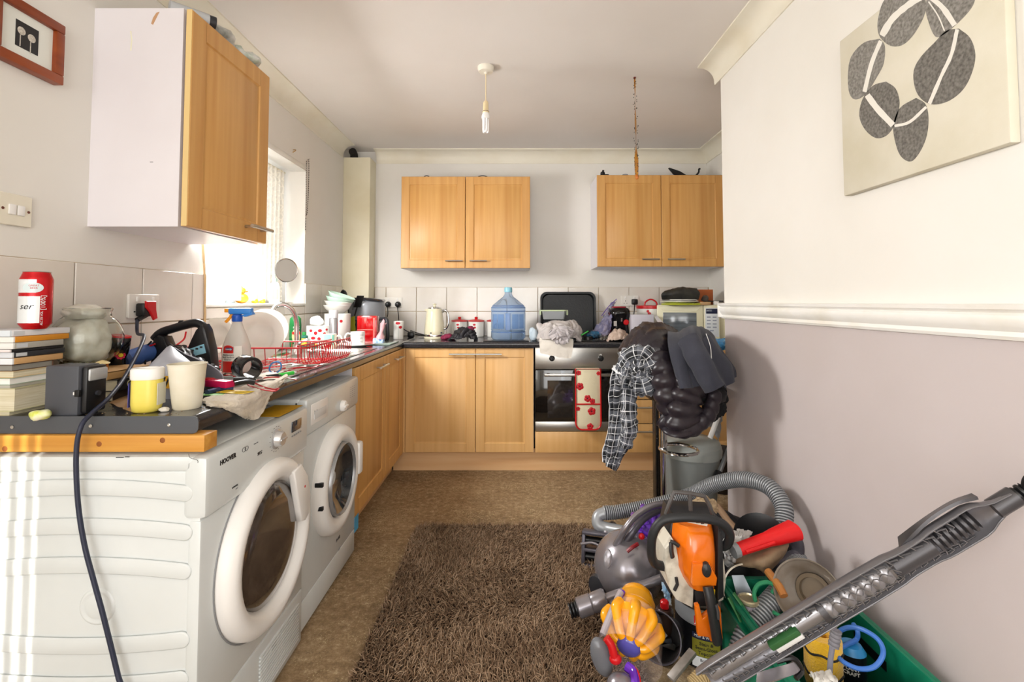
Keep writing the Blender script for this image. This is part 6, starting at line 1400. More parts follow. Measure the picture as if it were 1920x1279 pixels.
def pebble(pts, m, veins):
    q = crom([Vector((*crp(x, y), 0)) for x, y in pts + pts[:1]], 5)[:-1]; v3 = [onc(a.x, a.y, .0008) for a in q]; g = prism([(-a.y, a.z) for a in v3], .0006)
    g.v = [Vector((XC - .0002 - v.z, -v.x, v.y)) for v in g.v]; o = part('pebble_print', g, m, t, world=True)
    for i, (vp, wd) in enumerate(veins):
        vq = crom([Vector((*crp(x, y), 0)) for x, y in vp], 4); L_, R_ = [], []
        for j, a in enumerate(vq):
            d = (vq[min(j + 1, len(vq) - 1)] - vq[max(j - 1, 0)]).normalized(); n_ = Vector((-d.y, d.x, 0)) * (wd / 2 * .297 * (1 + .25 * noise.noise(a * .2))); L_.append(a + n_); R_.append(a - n_)
        poly = [onc(a.x, a.y, .001) for a in L_ + R_[::-1]]; g = prism([(-a.y, a.z) for a in poly], .0004); g.v = [Vector((XC - .0009 - v.z, -v.x, v.y)) for v in g.v]; part('vein', g, vein, o, world=True)
pebble([(560, -60), (590, 10), (580, 100), (520, 210), (450, 280), (380, 292), (320, 255), (290, 200), (292, 110), (330, 0), (420, -70)], peb, [([(560, -20), (470, 40), (380, 120), (315, 225)], 40)])
pebble([(610, -60), (590, 40), (600, 110), (640, 215), (680, 232), (760, 175), (860, 75), (900, 0), (880, -70)], peb, [([(620, -20), (700, 50), (775, 160)], 34), ([(610, 10), (670, 100), (710, 195)], 8)])
pebble([(800, 180), (870, 240), (903, 340), (885, 450), (830, 560), (740, 635), (640, 660), (570, 630), (525, 560), (515, 450), (560, 360), (650, 265), (720, 195)], pebd, [([(790, 185), (755, 340), (690, 480), (615, 655)], 22)])
pebble([(300, 245), (332, 290), (325, 400), (280, 490), (215, 590), (150, 628), (110, 590), (100, 480), (120, 360), (200, 270)], peb, [([(308, 258), (250, 400), (205, 580)], 24)])
pebble([(340, 515), (400, 560), (425, 650), (400, 770), (350, 850), (280, 872), (210, 820), (172, 730), (195, 620), (260, 540)], pebd, [([(222, 600), (290, 690), (385, 790)], 38)])
pebble([(530, 618), (590, 660), (608, 760), (590, 880), (540, 980), (490, 1020), (430, 980), (395, 880), (388, 780), (430, 680)], pebd, [([(395, 795), (490, 770), (595, 675)], 18)])
# ================================================================ STOOL, TABLE, BIN, CLOTHES
t = thing('bar_table', 'black-topped bar table with chrome legs under the coats', 'table', (.93, 2.66, 0))
TX0, TX1, TY0, TY1 = P(1238, 700, Y=2.52).x, 1.17, 2.52, 2.86
part('table_top', box(TX0 - .03, TX1 + .03, TY0 - .02, TY1 + .02, .84, .87, .004), mat('black_laminate', '141414', .25), t, world=True)
for x, y in ((TX0, TY0), (TX1, TY0)): part('leg', tube([(x, y, 0), (x, y, .84)], .0135, 14), chrome, t, world=True, label='chrome leg')
part('side_panel', box(TX0 - .030, TX0 - .016, TY0 - .01, TY0 + .05, 0, .84, .002), mat('black_laminate', '141414', .25), t, world=True)
sx = P(1243, 800, Y=2.36).x
t = thing('bar_stool', 'chrome gas-lift bar stool with ring footrest buried under coats', 'stool', (sx, 2.36, 0))
part('base', lathe([(0, 0), (.19, 0), (.19, .008), (.06, .03), (.03, .05), (0, .05)], 40), chrome, t)
part('column', tube([(0, 0, .04), (0, 0, .50)], .0125, 16), chrome, t); part('sleeve', tube([(0, 0, .46), (0, 0, .68)], .019, 16), chrome, t); part('collar', tube([(0, 0, .575), (0, 0, .592)], .0215, 16), dgrey, t)
rz_ = P(1270, 845, Y=2.33).z; R = .088
part('foot_ring', tube([(R * .82 + R * math.cos(a), -.01 + R * math.sin(a), rz_ ) for a in [2 * PI * i / 32 for i in range(32)]], .0085, 10, closed=True), chrome, t, label='chrome foot ring')
part('ring_bracket', tube([(.0, 0, rz_), (.0, -.02, rz_)], .012, 10), chrome, t)
part('seat', rloft([(.30, .30, .70), (.36, .36, .715), (.37, .37, .75), (.34, .34, .77)], .12, 8).at(.10, .02, 0), mat('black_leatherette', '18181A', .4), t, smooth=60); part('backrest', box(-.06, .26, .16, .20, .77, .99, .02), mat('black_leatherette', '18181A', .4), t)
# bin
bx_, by_ = .955, 2.645
t = thing('swing_bin', 'grey plastic kitchen bin with domed lid under the coats', 'bin', (bx_, by_, 0)); k = by_ / F; gb = mat('bin_grey', '8E9391', .45, col2='868B89', vs=3)
part('body', lathe([(0, 0), (.118, 0), (.122, .01), (.150, .36), (.153, .372), (.148, .372), (.12, .02), (0, .02)], 44), gb, t, smooth=50)
part('lid_rim', lathe([(.150, .352), (.160, .356), (.162, .385), (.158, .405), (.150, .408), (.148, .36)], 44), mat('bin_lid_grey', '9DA19C', .4), t, smooth=50)
part('lid', lathe([(.157, .405), (.150, .425), (.12, .438), (.05, .446), (0, .447)], 44), MAT['bin_lid_grey'], t, smooth=60)
part('lid_clip', cpatch(.162, -70, .372, .10, .035, off=.002), MAT['bin_lid_grey'], t)
solo('bin_liner_bag', sheet([[P(1300, 830, Y=2.66), P(1330, 800, Y=2.7), P(1345, 830, Y=2.70)], [P(1318, 800, Y=2.72), P(1335, 765, Y=2.74), P(1350, 800, Y=2.74)], [P(1326, 780, Y=2.78), P(1340, 745, Y=2.78), P(1350, 780, Y=2.78)]], 8, 8, fold=heapfold(5, 5, .012, 1.2), th=.003), mat('grey_bag_film', 'A9ABB0', .3), 'crumpled pale grey bag rising behind the bin lid', 'bag', smooth=50)
pen('mop_pole', 'white metal mop pole rising out behind the bin', [P(1331, 822, Y=2.6), P(1345, 786, Y=2.62), P(1352, 765, Y=2.64)], .013, white, 'pole')
t = thing('vacuum_wand', 'grey metal wand with black foot leaning beside the bin', 'wand', P(1346, 890, Y=2.50)); a, b_ = P(1349, 886, Y=2.50), P(1368, 838, Y=2.56); part('tube', tube([a, b_, b_ + (b_ - a) * .8], .012, 12), mat('silver_wand', 'A9ADB0', .3, .6), t, world=True); part('foot', tube([a + (a - b_) * .02, P(1338, 908, Y=2.46)], .022, 10), black, t, world=True)
solo('dark_bucket', lathe([(0, 0), (.10, 0), (.13, .24), (.125, .24), (.096, .01), (0, .01)], 28).at(1.30, 3.08, 0), mat('brown_black', '2A211B', .6), 'dark bucket half hidden behind the corner of the wall', 'bucket')
# plaid material (UV in metres)
plaid = mat('plaid_flannel', '1B1D22', .9, sheen=.2); nt, b = nodes(plaid)
uvn = nt.nodes.new('ShaderNodeUVMap'); sep = nt.nodes.new('ShaderNodeSeparateXYZ'); nt.links.new(uvn.outputs[0], sep.inputs[0])
def mth(op, a, b2=None):
    m_ = nt.nodes.new('ShaderNodeMath'); m_.operation = op
    for i, s_ in enumerate((a, b2)):
        if s_ is None: continue
        if hasattr(s_, 'links'): nt.links.new(s_, m_.inputs[i])
        else: m_.inputs[i].default_value = s_
    return m_.outputs[0]
def lines(ch, per, wd, off=0): return mth('LESS_THAN', mth('FRACT', mth('ADD', mth('MULTIPLY', sep.outputs[ch], 1 / per), off)), wd)
wl_ = mth('MAXIMUM', lines(0, .026, .085), lines(1, .030, .08)); gy = mth('MULTIPLY', mth('ADD', lines(0, .052, .45, .3), lines(1, .060, .45, .3)), .5)
c1 = mixc('17191E', '6B6F78', gy); nt.links.new(mixc(c1, 'D9DADC', wl_), b.inputs['Base Color'])
def sleeve(pts, rf, n=28, smooth=10, amp=.008, fr=18, seed=0, flat=.7, quilt=0, hollow=True, qd=.05):
    q = crom(pts, smooth); L = [0]
    for a, b2 in zip(q, q[1:]): L.append(L[-1] + (b2 - a).length)
    g = tube(q, lambda t_: (rf(t_) if callable(rf) else rf) * (1 + (quilt * (abs(math.sin(PI * t_ * L[-1] / qd)) ** .6 - .6) if quilt else 0)), n, cap=False, flat=flat); c = crom(pts, smooth)
    for i in range(len(q)):
        for k in range(n):
            v = g.v[i * n + k]; d = (v - q[i]); d = d.normalized() if d.length else d
            g.v[i * n + k] = v + d * amp * (noise.noise(v * fr + Vector((seed, 0, 0))) * 1.2 + (1 - 2.4 * abs(noise.noise(v * fr * 1.3 + Vector((0, seed, 3)))))); g.uv.append((k / n * 2 * PI * (rf(.5) if callable(rf) else rf), L[i]))
    N = len(q); 
    if hollow:   # turn the end inwards so the cuff is an opening with depth
        for e_, lst in ((N - 1, (0.9, 0.8)), (0, (0.9, 0.8))):
            prev = e_ * n; d = (q[-1] - q[-2]).normalized() * (1 if e_ else -1)
            for j, s_ in enumerate(lst):
                base = len(g.v)
                for k in range(n): g.v.append(q[e_] + (g.v[e_ * n + k] - q[e_]) * s_ - d * .03 * j); g.uv.append(g.uv[e_ * n + k])
                for k in range(n): g.f.append((prev + k, prev + (k + 1) % n, base + (k + 1) % n, base + k))
                prev = base
            g.f.append(tuple(range(prev, prev + n)))
    g.m = [0] * len(g.f); return g
D = -.12
t = thing('plaid_shirt', 'black and white checked flannel shirt hanging off the stool', 'shirt', P(1160, 880, Y=2.30))
g = sheet(rows([[(1170, 662, 2.30), (1182, 652, 2.32), (1200, 650, 2.34), (1222, 664, 2.36)], [(1148, 690, 2.28), (1166, 684, 2.25), (1190, 684, 2.26), (1214, 694, 2.30)], [(1142, 730, 2.30), (1160, 728, 2.26), (1178, 728, 2.28), (1196, 730, 2.30)],
    [(1141, 770, 2.31), (1157, 770, 2.27), (1174, 770, 2.26), (1191, 772, 2.30)], [(1136, 812, 2.31), (1152, 812, 2.28), (1170, 812, 2.26), (1190, 806, 2.30)], [(1129, 846, 2.31), (1144, 850, 2.28), (1160, 848, 2.27), (1180, 838, 2.30)], [(1128, 866, 2.30), (1138, 874, 2.28), (1148, 880, 2.28), (1158, 886, 2.30)]]), 12, 10,
    fold=lambda u, v: .012 * math.sin(u * 15 + 2.2 * noise.noise(Vector((u * 2, v * 4, 1)))) + heapfold(4, 6, .008, 6.6)(u, v), th=.005)
part('bundle', sheet(rows([[(1172, 668, 2.34), (1192, 654, 2.34), (1214, 658, 2.34), (1232, 684, 2.34)], [(1174, 680, 2.22), (1194, 668, 2.17), (1214, 670, 2.17), (1230, 690, 2.22)], [(1176, 702, 2.21), (1194, 696, 2.15), (1214, 698, 2.15), (1230, 706, 2.20)], [(1184, 724, 2.24), (1198, 726, 2.20), (1212, 728, 2.20), (1224, 722, 2.24)]]), 14, 14, fold=heapfold(6, 5, .014, 1.7), th=.006), plaid, t, world=True, smooth=75)
part('front_panel', g, plaid, t, world=True, smooth=75)
part('sleeve', sleeve([P(x, y, Y=Y) for x, y, Y in ((1178, 690, 2.27), (1186, 668, 2.24), (1206, 664, 2.22), (1224, 684, 2.20), (1227, 708, 2.20), (1212, 722, 2.20), (1192, 722, 2.22))], lambda q: .060 - .008 * q, amp=.016, fr=24, seed=2), plaid, t, world=True, smooth=75)
part('sleeve', sleeve([P(x, y, Y=Y) for x, y, Y in ((1180, 735, 2.28), (1178, 770, 2.24), (1181, 805, 2.25), (1172, 838, 2.26))], lambda q: .045 - .012 * q, amp=.009, fr=22, seed=5), plaid, t, world=True, smooth=75)
part('collar_fold', sheet(rows([[(1156, 700, 2.24), (1164, 676, 2.22), (1182, 660, 2.22), (1204, 655, 2.24)], [(1162, 720, 2.235), (1172, 696, 2.20), (1188, 682, 2.20), (1206, 678, 2.22)]]), 10, 8, fold=heapfold(5, 2, .006, 2.9), th=.006), plaid, t, world=True, smooth=75)
# quilted jacket
qm = mat('quilted_nylon', '2E272B', .34, col2='221D24', vs=5, bump=.2, bs=35)
t = thing('quilted_jacket', 'dark brown quilted padded jacket draped over the stool back', 'jacket', P(1280, 815, Y=2.26))
def quiltfold(n_, a, sk=0): return lambda u, v: a * (abs(math.sin(PI * n_ * (v + sk * u))) ** .8 - .6) + heapfold(4, 4, .006, 4.4)(u, v)
g = sheet(rows([[(1172, 662, 2.52), (1192, 638, 2.56), (1222, 622, 2.60), (1262, 628, 2.60), (1305, 640, 2.60)], [(1166, 658, 2.40), (1188, 626, 2.42), (1218, 612, 2.44), (1252, 620, 2.44), (1290, 642, 2.46)], [(1170, 672, 2.28), (1196, 642, 2.26), (1224, 634, 2.24), (1254, 650, 2.24), (1292, 668, 2.28)],
    [(1192, 690, 2.25), (1214, 676, 2.20), (1240, 690, 2.18), (1268, 706, 2.18), (1310, 706, 2.24)], [(1236, 738, 2.22), (1244, 728, 2.18), (1262, 736, 2.15), (1286, 742, 2.15), (1330, 744, 2.22)]]), 12, 12, fold=quiltfold(7, .015, .5), th=.02)
part('body', g, qm, t, world=True, smooth=75)
part('shoulder_sleeve', sleeve([P(x, y, Y=Y) for x, y, Y in ((1234, 668, 2.22), (1248, 700, 2.17), (1256, 740, 2.15), (1262, 772, 2.17))], lambda q: .07 + .012 * math.sin(q * 3), amp=.004, fr=10, seed=9, quilt=.30, qd=.05, hollow=False), qm, t, world=True, smooth=75)
part('hanging_sleeve', sleeve([P(x, y, Y=Y) for x, y, Y in ((1296, 700, 2.17), (1290, 735, 2.13), (1284, 768, 2.12), (1280, 800, 2.14))], lambda q: .088 + .018 * q, n=36, amp=.005, fr=9, seed=4, quilt=.30, qd=.045, flat=.55), qm, t, world=True, smooth=75)
part('cuff_roll', sleeve([P(x, y, Y=Y) for x, y, Y in ((1340, 735, 2.20), (1334, 765, 2.16), (1318, 790, 2.13), (1290, 806, 2.10), (1258, 800, 2.11), (1240, 786, 2.14))], .034, amp=.004, fr=20, seed=6, quilt=.22, qd=.045, flat=.8, hollow=False), qm, t, world=True, smooth=75)
part('hem', sheet(rows([[(1240, 690, 2.19), (1236, 740, 2.17), (1238, 784, 2.15)], [(1262, 700, 2.12), (1256, 745, 2.10), (1254, 792, 2.10)], [(1286, 704, 2.11), (1274, 750, 2.07), (1270, 800, 2.08)]]), 14, 8, fold=lambda u, v: .010 * (abs(math.sin(PI * 5 * (u + .3 * v))) ** .5 - .6), th=.02), qm, t, world=True, smooth=75)
# black coat behind with red trim
t = thing('black_coat', 'black coat with a red zip edge hanging at the right of the stool', 'coat', P(1345, 790, Y=2.42))
g = sheet(rows([[(1318, 640, 2.50), (1338, 646, 2.52), (1352, 676, 2.52)], [(1318, 650, 2.38), (1342, 660, 2.36), (1358, 700, 2.36)], [(1320, 710, 2.34), (1346, 715, 2.30), (1362, 735, 2.31)], [(1318, 755, 2.32), (1344, 756, 2.29), (1362, 762, 2.31)], [(1316, 790, 2.34), (1336, 792, 2.32), (1356, 776, 2.33)]]), 10, 9, fold=heapfold(4, 5, .010, 9.9), th=.01)
part('body', g, mat('black_wool', '131315', .85), t, world=True, smooth=75); part('red_zip_edge', tube([P(x, y, Y=Y) for x, y, Y in ((1328, 745, 2.20), (1338, 755, 2.18), (1345, 766, 2.19))], .005, 8, smooth=4), red, t, world=True)
# slate fleece
fm = mat('slate_fleece', '34353F', .95, col2='2C2D36', vs=6, bump=.25, bs=220, sheen=.08)
t = thing('slate_fleece', 'slate grey fleece top slung over the padded jacket', 'fleece', P(1310, 745, Y=2.10))
g = sheet(rows([[(1258, 640, 2.46), (1280, 624, 2.50), (1310, 620, 2.50), (1334, 640, 2.46)], [(1254, 628, 2.28), (1282, 620, 2.26), (1314, 614, 2.28), (1336, 634, 2.32)], [(1258, 655, 2.14), (1286, 642, 2.10), (1318, 640, 2.12), (1342, 662, 2.20)],
    [(1266, 694, 2.10), (1290, 690, 2.06), (1322, 684, 2.08), (1352, 690, 2.20)], [(1272, 726, 2.09), (1296, 728, 2.04), (1318, 722, 2.06), (1338, 716, 2.14)]]), 12, 10, fold=lambda u, v: .016 * math.sin(u * 13 - v * 4) * (.3 + v) + heapfold(3, 3, .005, 7.7)(u, v), th=.008)
part('body', g, fm, t, world=True, smooth=75)
part('sleeve', sleeve([P(x, y, Y=Y) for x, y, Y in ((1290, 640, 2.12), (1306, 668, 2.05), (1322, 698, 2.02), (1340, 728, 2.01))], lambda q: .050 - .008 * q, amp=.004, fr=12, seed=7, flat=.8), fm, t, world=True, smooth=75)
part('tail', sheet(rows([[(1312, 640, 2.10), (1326, 632, 2.16), (1340, 645, 2.26)], [(1326, 670, 2.06), (1344, 662, 2.12), (1356, 668, 2.24)], [(1344, 706, 2.06), (1364, 686, 2.14), (1373, 692, 2.26)], [(1360, 728, 2.10), (1370, 716, 2.14), (1376, 708, 2.24)]]), 10, 10, fold=lambda u, v: .010 * math.sin(u * 10), th=.008), fm, t, world=True, smooth=75)
part('white_seam', tube([P(x, y, Y=Y) for x, y, Y in ((1324, 626, 2.14), (1332, 650, 2.09), (1334, 675, 2.05))], .0016, 6, smooth=4), white, t, world=True)
solo('carrier_bag', sheet(rows([[(1336, 640, 2.66), (1350, 638, 2.66), (1366, 637, 2.66)], [(1337, 648, 2.60), (1350, 647, 2.60), (1366, 647, 2.60)], [(1340, 656, 2.60), (1352, 656, 2.60), (1366, 655, 2.60)]]), 8, 8, amp=.006, fr=(6, 6), th=.01), mat('carrier_blue', '3F8FC8', .35, col2='A9D4DE', vs=24, lo=.5, hi=.6), 'bright blue carrier bag on the bar table behind the coats', 'bag', smooth=60)
# ================================================================ RUG
RX0, RX1, RY0, RY1 = -.505, .40, .95, 2.55
rugm = mat('shag_fibre', '8F7358', .85, col2='6E5540', vs=5, lo=.35, hi=.7); rgb_ = mat('shag_fibre_light', 'B79C80', .85, col2='8E745A', vs=5, lo=.35, hi=.7)
rug = thing('shag_rug', 'brown shaggy rug in the middle of the kitchen floor', 'rug', ((RX0 + RX1) / 2, (RY0 + RY1) / 2, 0))
part('backing', prism(rrect(RX1 - RX0, RY1 - RY0, .05, 5), .010), mat('rug_backing', '3A2C20', .95), rug)
def shag(n, seed, h, m):
    rg = np.random.RandomState(seed); x = rg.uniform(RX0, RX1, n); y = RY0 + (RY1 - RY0) * rg.uniform(0, 1, n); r_ = .05
    dx = np.maximum(0, np.maximum(RX0 + r_ - x, x - RX1 + r_)); dy = np.maximum(0, np.maximum(RY0 + r_ - y, y - RY1 + r_)); k = (dx ** 2 + dy ** 2) < r_ ** 2; x, y = x[k], y[k]; n = len(x)
    fld = np.sin(x * 7 + np.sin(y * 5) * 2) * 1.4 + np.sin(y * 9 + x * 3) * 1.1
    ang = fld + rg.normal(0, 1.1, n); lean = rg.uniform(.5, 1.7, n); L = h * rg.uniform(.7, 1.25, n); w_ = rg.uniform(.0024, .0042, n); curl = rg.normal(0, .7, n)
    V = np.zeros((n, 4, 3, 3)); px_, py_, pz_ = x.copy(), y.copy(), np.full(n, .008)
    for s_ in range(4):
        a = ang + curl * s_; f_ = (1 - s_ / 3.6); side = np.stack([-np.sin(a), np.cos(a), np.zeros(n)], 1) * (w_ * f_)[:, None]; c_ = np.stack([px_, py_, pz_], 1)
        V[:, s_, 0] = c_ - side; V[:, s_, 1] = c_ + side; V[:, s_, 2] = c_ + np.stack([np.zeros(n), np.zeros(n), w_ * f_ * 1.2], 1)
        el = lean * (.35 + .32 * s_); st = L / 3; px_ = px_ + np.cos(a) * np.sin(el) * st; py_ = py_ + np.sin(a) * np.sin(el) * st; pz_ = pz_ + np.maximum(np.cos(el), -.2) * st
    V -= np.array([rug.location.x, rug.location.y, 0]); base = np.arange(n)[:, None] * 12; fs = []
    for s_ in range(3):
        for e_ in range(3):
            a, b2 = s_ * 3 + e_, s_ * 3 + (e_ + 1) % 3; fs.append(base + np.array([[a, b2, b2 + 3, a + 3]]))
    Fq = np.stack(fs, 1).reshape(-1, 4); me = bpy.data.meshes.new('pile'); me.vertices.add(n * 12); me.vertices.foreach_set('co', V.astype(np.float32).ravel())
    me.loops.add(Fq.size); me.loops.foreach_set('vertex_index', Fq.astype(np.int32).ravel()); me.polygons.add(len(Fq)); me.polygons.foreach_set('loop_start', np.arange(0, Fq.size, 4, dtype=np.int32)); me.polygons.foreach_set('loop_total', np.full(len(Fq), 4, dtype=np.int32))
    me.materials.append(m); me.update(calc_edges=True); me.polygons.foreach_set('use_smooth', [True] * len(Fq)); o = bpy.data.objects.new('pile', me); C.objects.link(o); o.parent = rug; o['kind'] = 'stuff'
shag(26000, 3, .030, rugm); shag(15000, 8, .034, rgb_)
# ================================================================ FLOOR PILE
vg = mat('vacuum_silver', '8E8A8F', .25, .55); vdark = mat('vacuum_dark', '55525A', .35, .3); vp = mat('purple_plastic', '6A32B8', .22, coat=.5); hosem = mat('hose_grey', '9A9DA0', .35, .3); yel = mat('cyclone_yellow', 'F2A412', .25, coat=.5); clr = mat('clear_bin', 'E9DFE2', .05, alpha=.10)
# -- cylinder vacuum
bc = P(1178, 1062, Y=1.92); bc.z = .143
t = thing('cylinder_vacuum', 'grey ball vacuum cleaner with purple cyclone beside the rug', 'vacuum cleaner', (bc.x, bc.y, 0))
part('ball_shell', ell(.132, .140, .132, 40, 26).at(*bc), vg, t, world=True, smooth=80)
for a_ in (20, 24): part('shell_seam', tube([Vector(bc) + Vector((.1345 * math.cos(q) * math.sin(math.radians(a_ * 2)) + .03, -.134 * math.cos(q), .1345 * math.sin(q))) for q in np.linspace(-1.1, 1.2, 16)], .0025, 6), black, t, world=True)
wc = P(1126, 1098, Y=1.90); part('side_wheel', lathe([(0, 0), (.040, 0), (.046, .010), (.040, .024), (0, .030)], 28).to(wc, wc + Vector((-.75, -.6, 0))), dgrey, t, world=True)
p = P(1142, 1055, Y=1.79); 
part('power_button', lathe([(0, -.006), (.026, -.004), (.024, .004), (.016, .008), (0, .007)], 24).sc(.62, 1.25, 1).to(p + Vector((.0, .025, 0)), p + Vector((-.45, -.9, .3))), mat('button_silver', 'A9A6AC', .3, .5), t, world=True)
ap = [P(x, y, Y=Y) for x, y, Y in ((1155, 1022, 1.88), (1172, 992, 1.86), (1192, 968, 1.87), (1220, 950, 1.90), (1250, 944, 1.95), (1268, 946, 2.0))]
part('carry_handle', tube(ap, .017, 12, smooth=6, flat=.7), vg, t, world=True, smooth=70); part('inner_handle', tube([P(x, y, Y=Y) for x, y, Y in ((1170, 1022, 1.88), (1190, 992, 1.88), (1210, 970, 1.92), (1236, 956, 1.97))], .014, 12, smooth=6), vdark, t, world=True, smooth=70)
cc = P(1228, 1000, Y=2.0); ax = Vector((-.35, -.85, .30)).normalized()
part('cyclone_core', lathe([(0, -.10), (.085, -.10), (.098, -.05), (.100, 0), (.085, .03), (.05, .05), (0, .055)], 36).to(cc, cc + ax), vp, t, world=True, smooth=60)
Mx = Matrix.Translation(cc) @ ax.to_track_quat('Z', 'Y').to_matrix().to_4x4()
for i in range(12):
    a = 2 * PI * i / 12; part('cyclone_finger', tube([Mx @ Vector((r * math.cos(a), r * math.sin(a), z)) for r, z in ((.104, -.02), (.094, .028), (.066, .058), (.042, .066))], lambda q: .0135 - .005 * q, 8, smooth=4), vp, t, world=True, smooth=70)
p = P(1203, 1006, Y=1.84); part('release_button', ell(.012, .010, .012, 14, 10).at(*p), red, t, world=True); part('red_catch', tube([P(1176, 1034, Y=1.80), P(1186, 1026, Y=1.80), P(1196, 1020, Y=1.81)], .007, 8, smooth=4), mat('dark_red', '7A141C', .35), t, world=True)
part('lower_duct', box(-.05, .12, -.06, .06, .02, .10, .02).at(bc.x + .05, bc.y + .1, 0), vdark, t, world=True)
# -- floor head
p = P(1124, 1040, Y=2.16); t = thing('vacuum_floor_head', 'grey vacuum floor head standing at the corner of the rug', 'vacuum head', (p.x, p.y, 0), rot=(math.radians(-12), 0, math.radians(-16)))
fr_ = G().add(box(-.078, .078, -.03, .03, 0, .022, .006)).add(box(-.078, .078, -.03, .03, .138, .155, .006)).add(box(-.078, -.062, -.03, .03, .02, .14, .004)).add(box(.062, .078, -.03, .03, .02, .14, .004)).add(box(-.07, .07, -.03, .03, .070, .086, .004))
part('frame', fr_, vdark, t); part('brush_roll', tube([(-.065, .004, .046), (.065, .004, .046)], .017, 12), black, t); part('brush_roll', tube([(-.065, .004, .112), (.065, .004, .112)], .017, 12), black, t); part('silver_bridge', tube([(-.08, -.032, .10), (-.03, -.035, .112), (.02, -.035, .102), (.08, -.035, .118)], .006, 8, smooth=4), vg, t); part('front_bumper', box(-.082, .082, -.034, -.020, -.004, .014, .004), vg, t); part('red_clip', cbox(.048, -.034, .03, .014, .006, .010, .002), red, t); part('neck', tube([(.03, 0, .14), (.04, .02, .165), (.05, .06, .17)], .022, 12, smooth=3), vg, t)
# -- hoses
def hoseth(label, pts, r, ends=()):
    q = [P(x, y, Y=Y) for x, y, Y in pts]; t = thing('vacuum_hose', label, 'hose', q[0]); part('ribbed_hose', hose(q, r, pitch=.0095, depth=.14), [hosem, mat('hose_groove', '5E6062', .5)], t, world=True, smooth=80)
    for a, b2, rr, m_ in ends: part('cuff', tube([P(*a[:2], Y=a[2]), P(*b2[:2], Y=b2[2])], rr, 14), m_, t, world=True)
    return t
h1 = hoseth('long ribbed grey hose arching from behind the vacuum to the mauve wall', [(1132, 962, 2.24), (1160, 960, 2.24), (1225, 948, 2.22), (1290, 930, 2.18), (1340, 908, 2.08), (1392, 899, 1.98), (1440, 912, 1.88), (1468, 948, 1.80), (1470, 985, 1.76)], .031, [((1471, 984, 1.76), (1462, 1018, 1.74), .030, dgrey)])
part('end_elbow', tube([P(1135, 962, Y=2.24), P(1122, 968, Y=2.24), P(1122, 984, Y=2.22), P(1140, 992, Y=2.20), P(1170, 998, Y=2.14)], .027, 14, smooth=5), hosem, h1, world=True, smooth=70)
hoseth('grey ribbed hose curving up out of the crate past the chainsaw', [(1384, 1236, 1.40), (1396, 1198, 1.42), (1418, 1164, 1.44), (1446, 1130, 1.47), (1468, 1104, 1.52), (1486, 1072, 1.62), (1496, 1048, 1.70)], .031)
t = thing('vacuum_elbow', 'smooth grey hooked vacuum elbow against the mauve wall', 'vacuum part', P(1470, 1050, Y=1.70)); part('elbow', tube([P(x, y, Y=1.70 + d) for x, y, d in ((1468, 996, 0), (1488, 1010, 0), (1492, 1034, 0), (1478, 1052, -.02), (1448, 1058, -.03), (1420, 1052, -.04))], .026, 14, smooth=6), vdark, t, world=True, smooth=70); part('inner_latch', ell(.03, .02, .02, 16, 10).at(*P(1464, 1036, Y=1.72)), black, t, world=True)
# -- wand lying across the rug
a, b2, c2 = P(1068, 1146, Y=1.76), P(1120, 1128, Y=1.765), P(1250, 1082, Y=1.78); d = (c2 - a).normalized()
t = thing('vacuum_tube', 'thin grey vacuum tube with thick connector pointing over the rug', 'vacuum tube', a)
part('tube', tube([b2, c2], .0165, 16), vg, t, world=True); part('connector', lathe([(.030, 0), (.034, .004), (.034, .050), (.031, .054), (.033, .058), (.035, .10), (.030, .108), (0, .108)], 28).to(a + d * .03, c2), vg, t, world=True); part('threaded_end', hose([a, a + d * .035], .026, pitch=.009, smooth=6, depth=.2), black, t, world=True)
# -- yellow cyclone unit
fc, bk2 = P(1180, 1204, Y=1.47), P(1194, 1122, Y=1.60); ax = (fc - bk2).normalized(); Lc = (fc - bk2).length
t = thing('cyclone_unit', 'yellow vacuum cyclone with clear bin lying on its side by the rug', 'vacuum part', (fc.x, fc.y + .05, 0)); Mx = Matrix.Translation(bk2) @ ax.to_track_quat('Z', 'Y').to_matrix().to_4x4(); Md = Mx
part('yellow_drum', lathe([(0, -.03), (.035, -.028), (.050, -.012), (.056, .01), (.057, .04), (.060, .045), (.062, .075), (.060, .08), (0, .08)], 40).xf(Mx), yel, t, world=True, smooth=50)
part('drum_band', lathe([(.0575, .012), (.0595, .014), (.0595, .038), (.0575, .040)], 40).xf(Mx), mat('amber_band', 'C98A14', .35), t, world=True)
part('cone_housing', lathe([(.070, .078), (.078, .084), (.076, .10), (.055, Lc - .02), (.03, Lc), (0, Lc)], 40).xf(Mx), yel, t, world=True, smooth=50)
for i in range(9):
    an = 2 * PI * i / 9; part('cyclone_finger', tube([Mx @ Vector((r * math.cos(an), r * math.sin(an), z)) for r, z in ((.072, .082), (.083, .105), (.075, Lc - .028), (.050, Lc + .004), (.032, Lc + .012))], lambda q: .0180 - .006 * q, 10, smooth=5), yel, t, world=True, smooth=70)
part('purple_disc', lathe([(0, Lc + .012), (.036, Lc + .010), (.036, Lc + .018), (.026, Lc + .026), (0, Lc + .029)], 32).xf(Mx), mat('violet_blue', '5652A6', .25, coat=.5), t, world=True, smooth=60)
part('clear_bin', lathe([(.088, .06), (.094, Lc + .03), (.098, Lc + .035), (.094, Lc + .04), (.090, Lc + .03), (.085, .06)], 44).xf(Mx @ Matrix.Translation((0, -.018, 0))), clr, t, world=True, smooth=60)
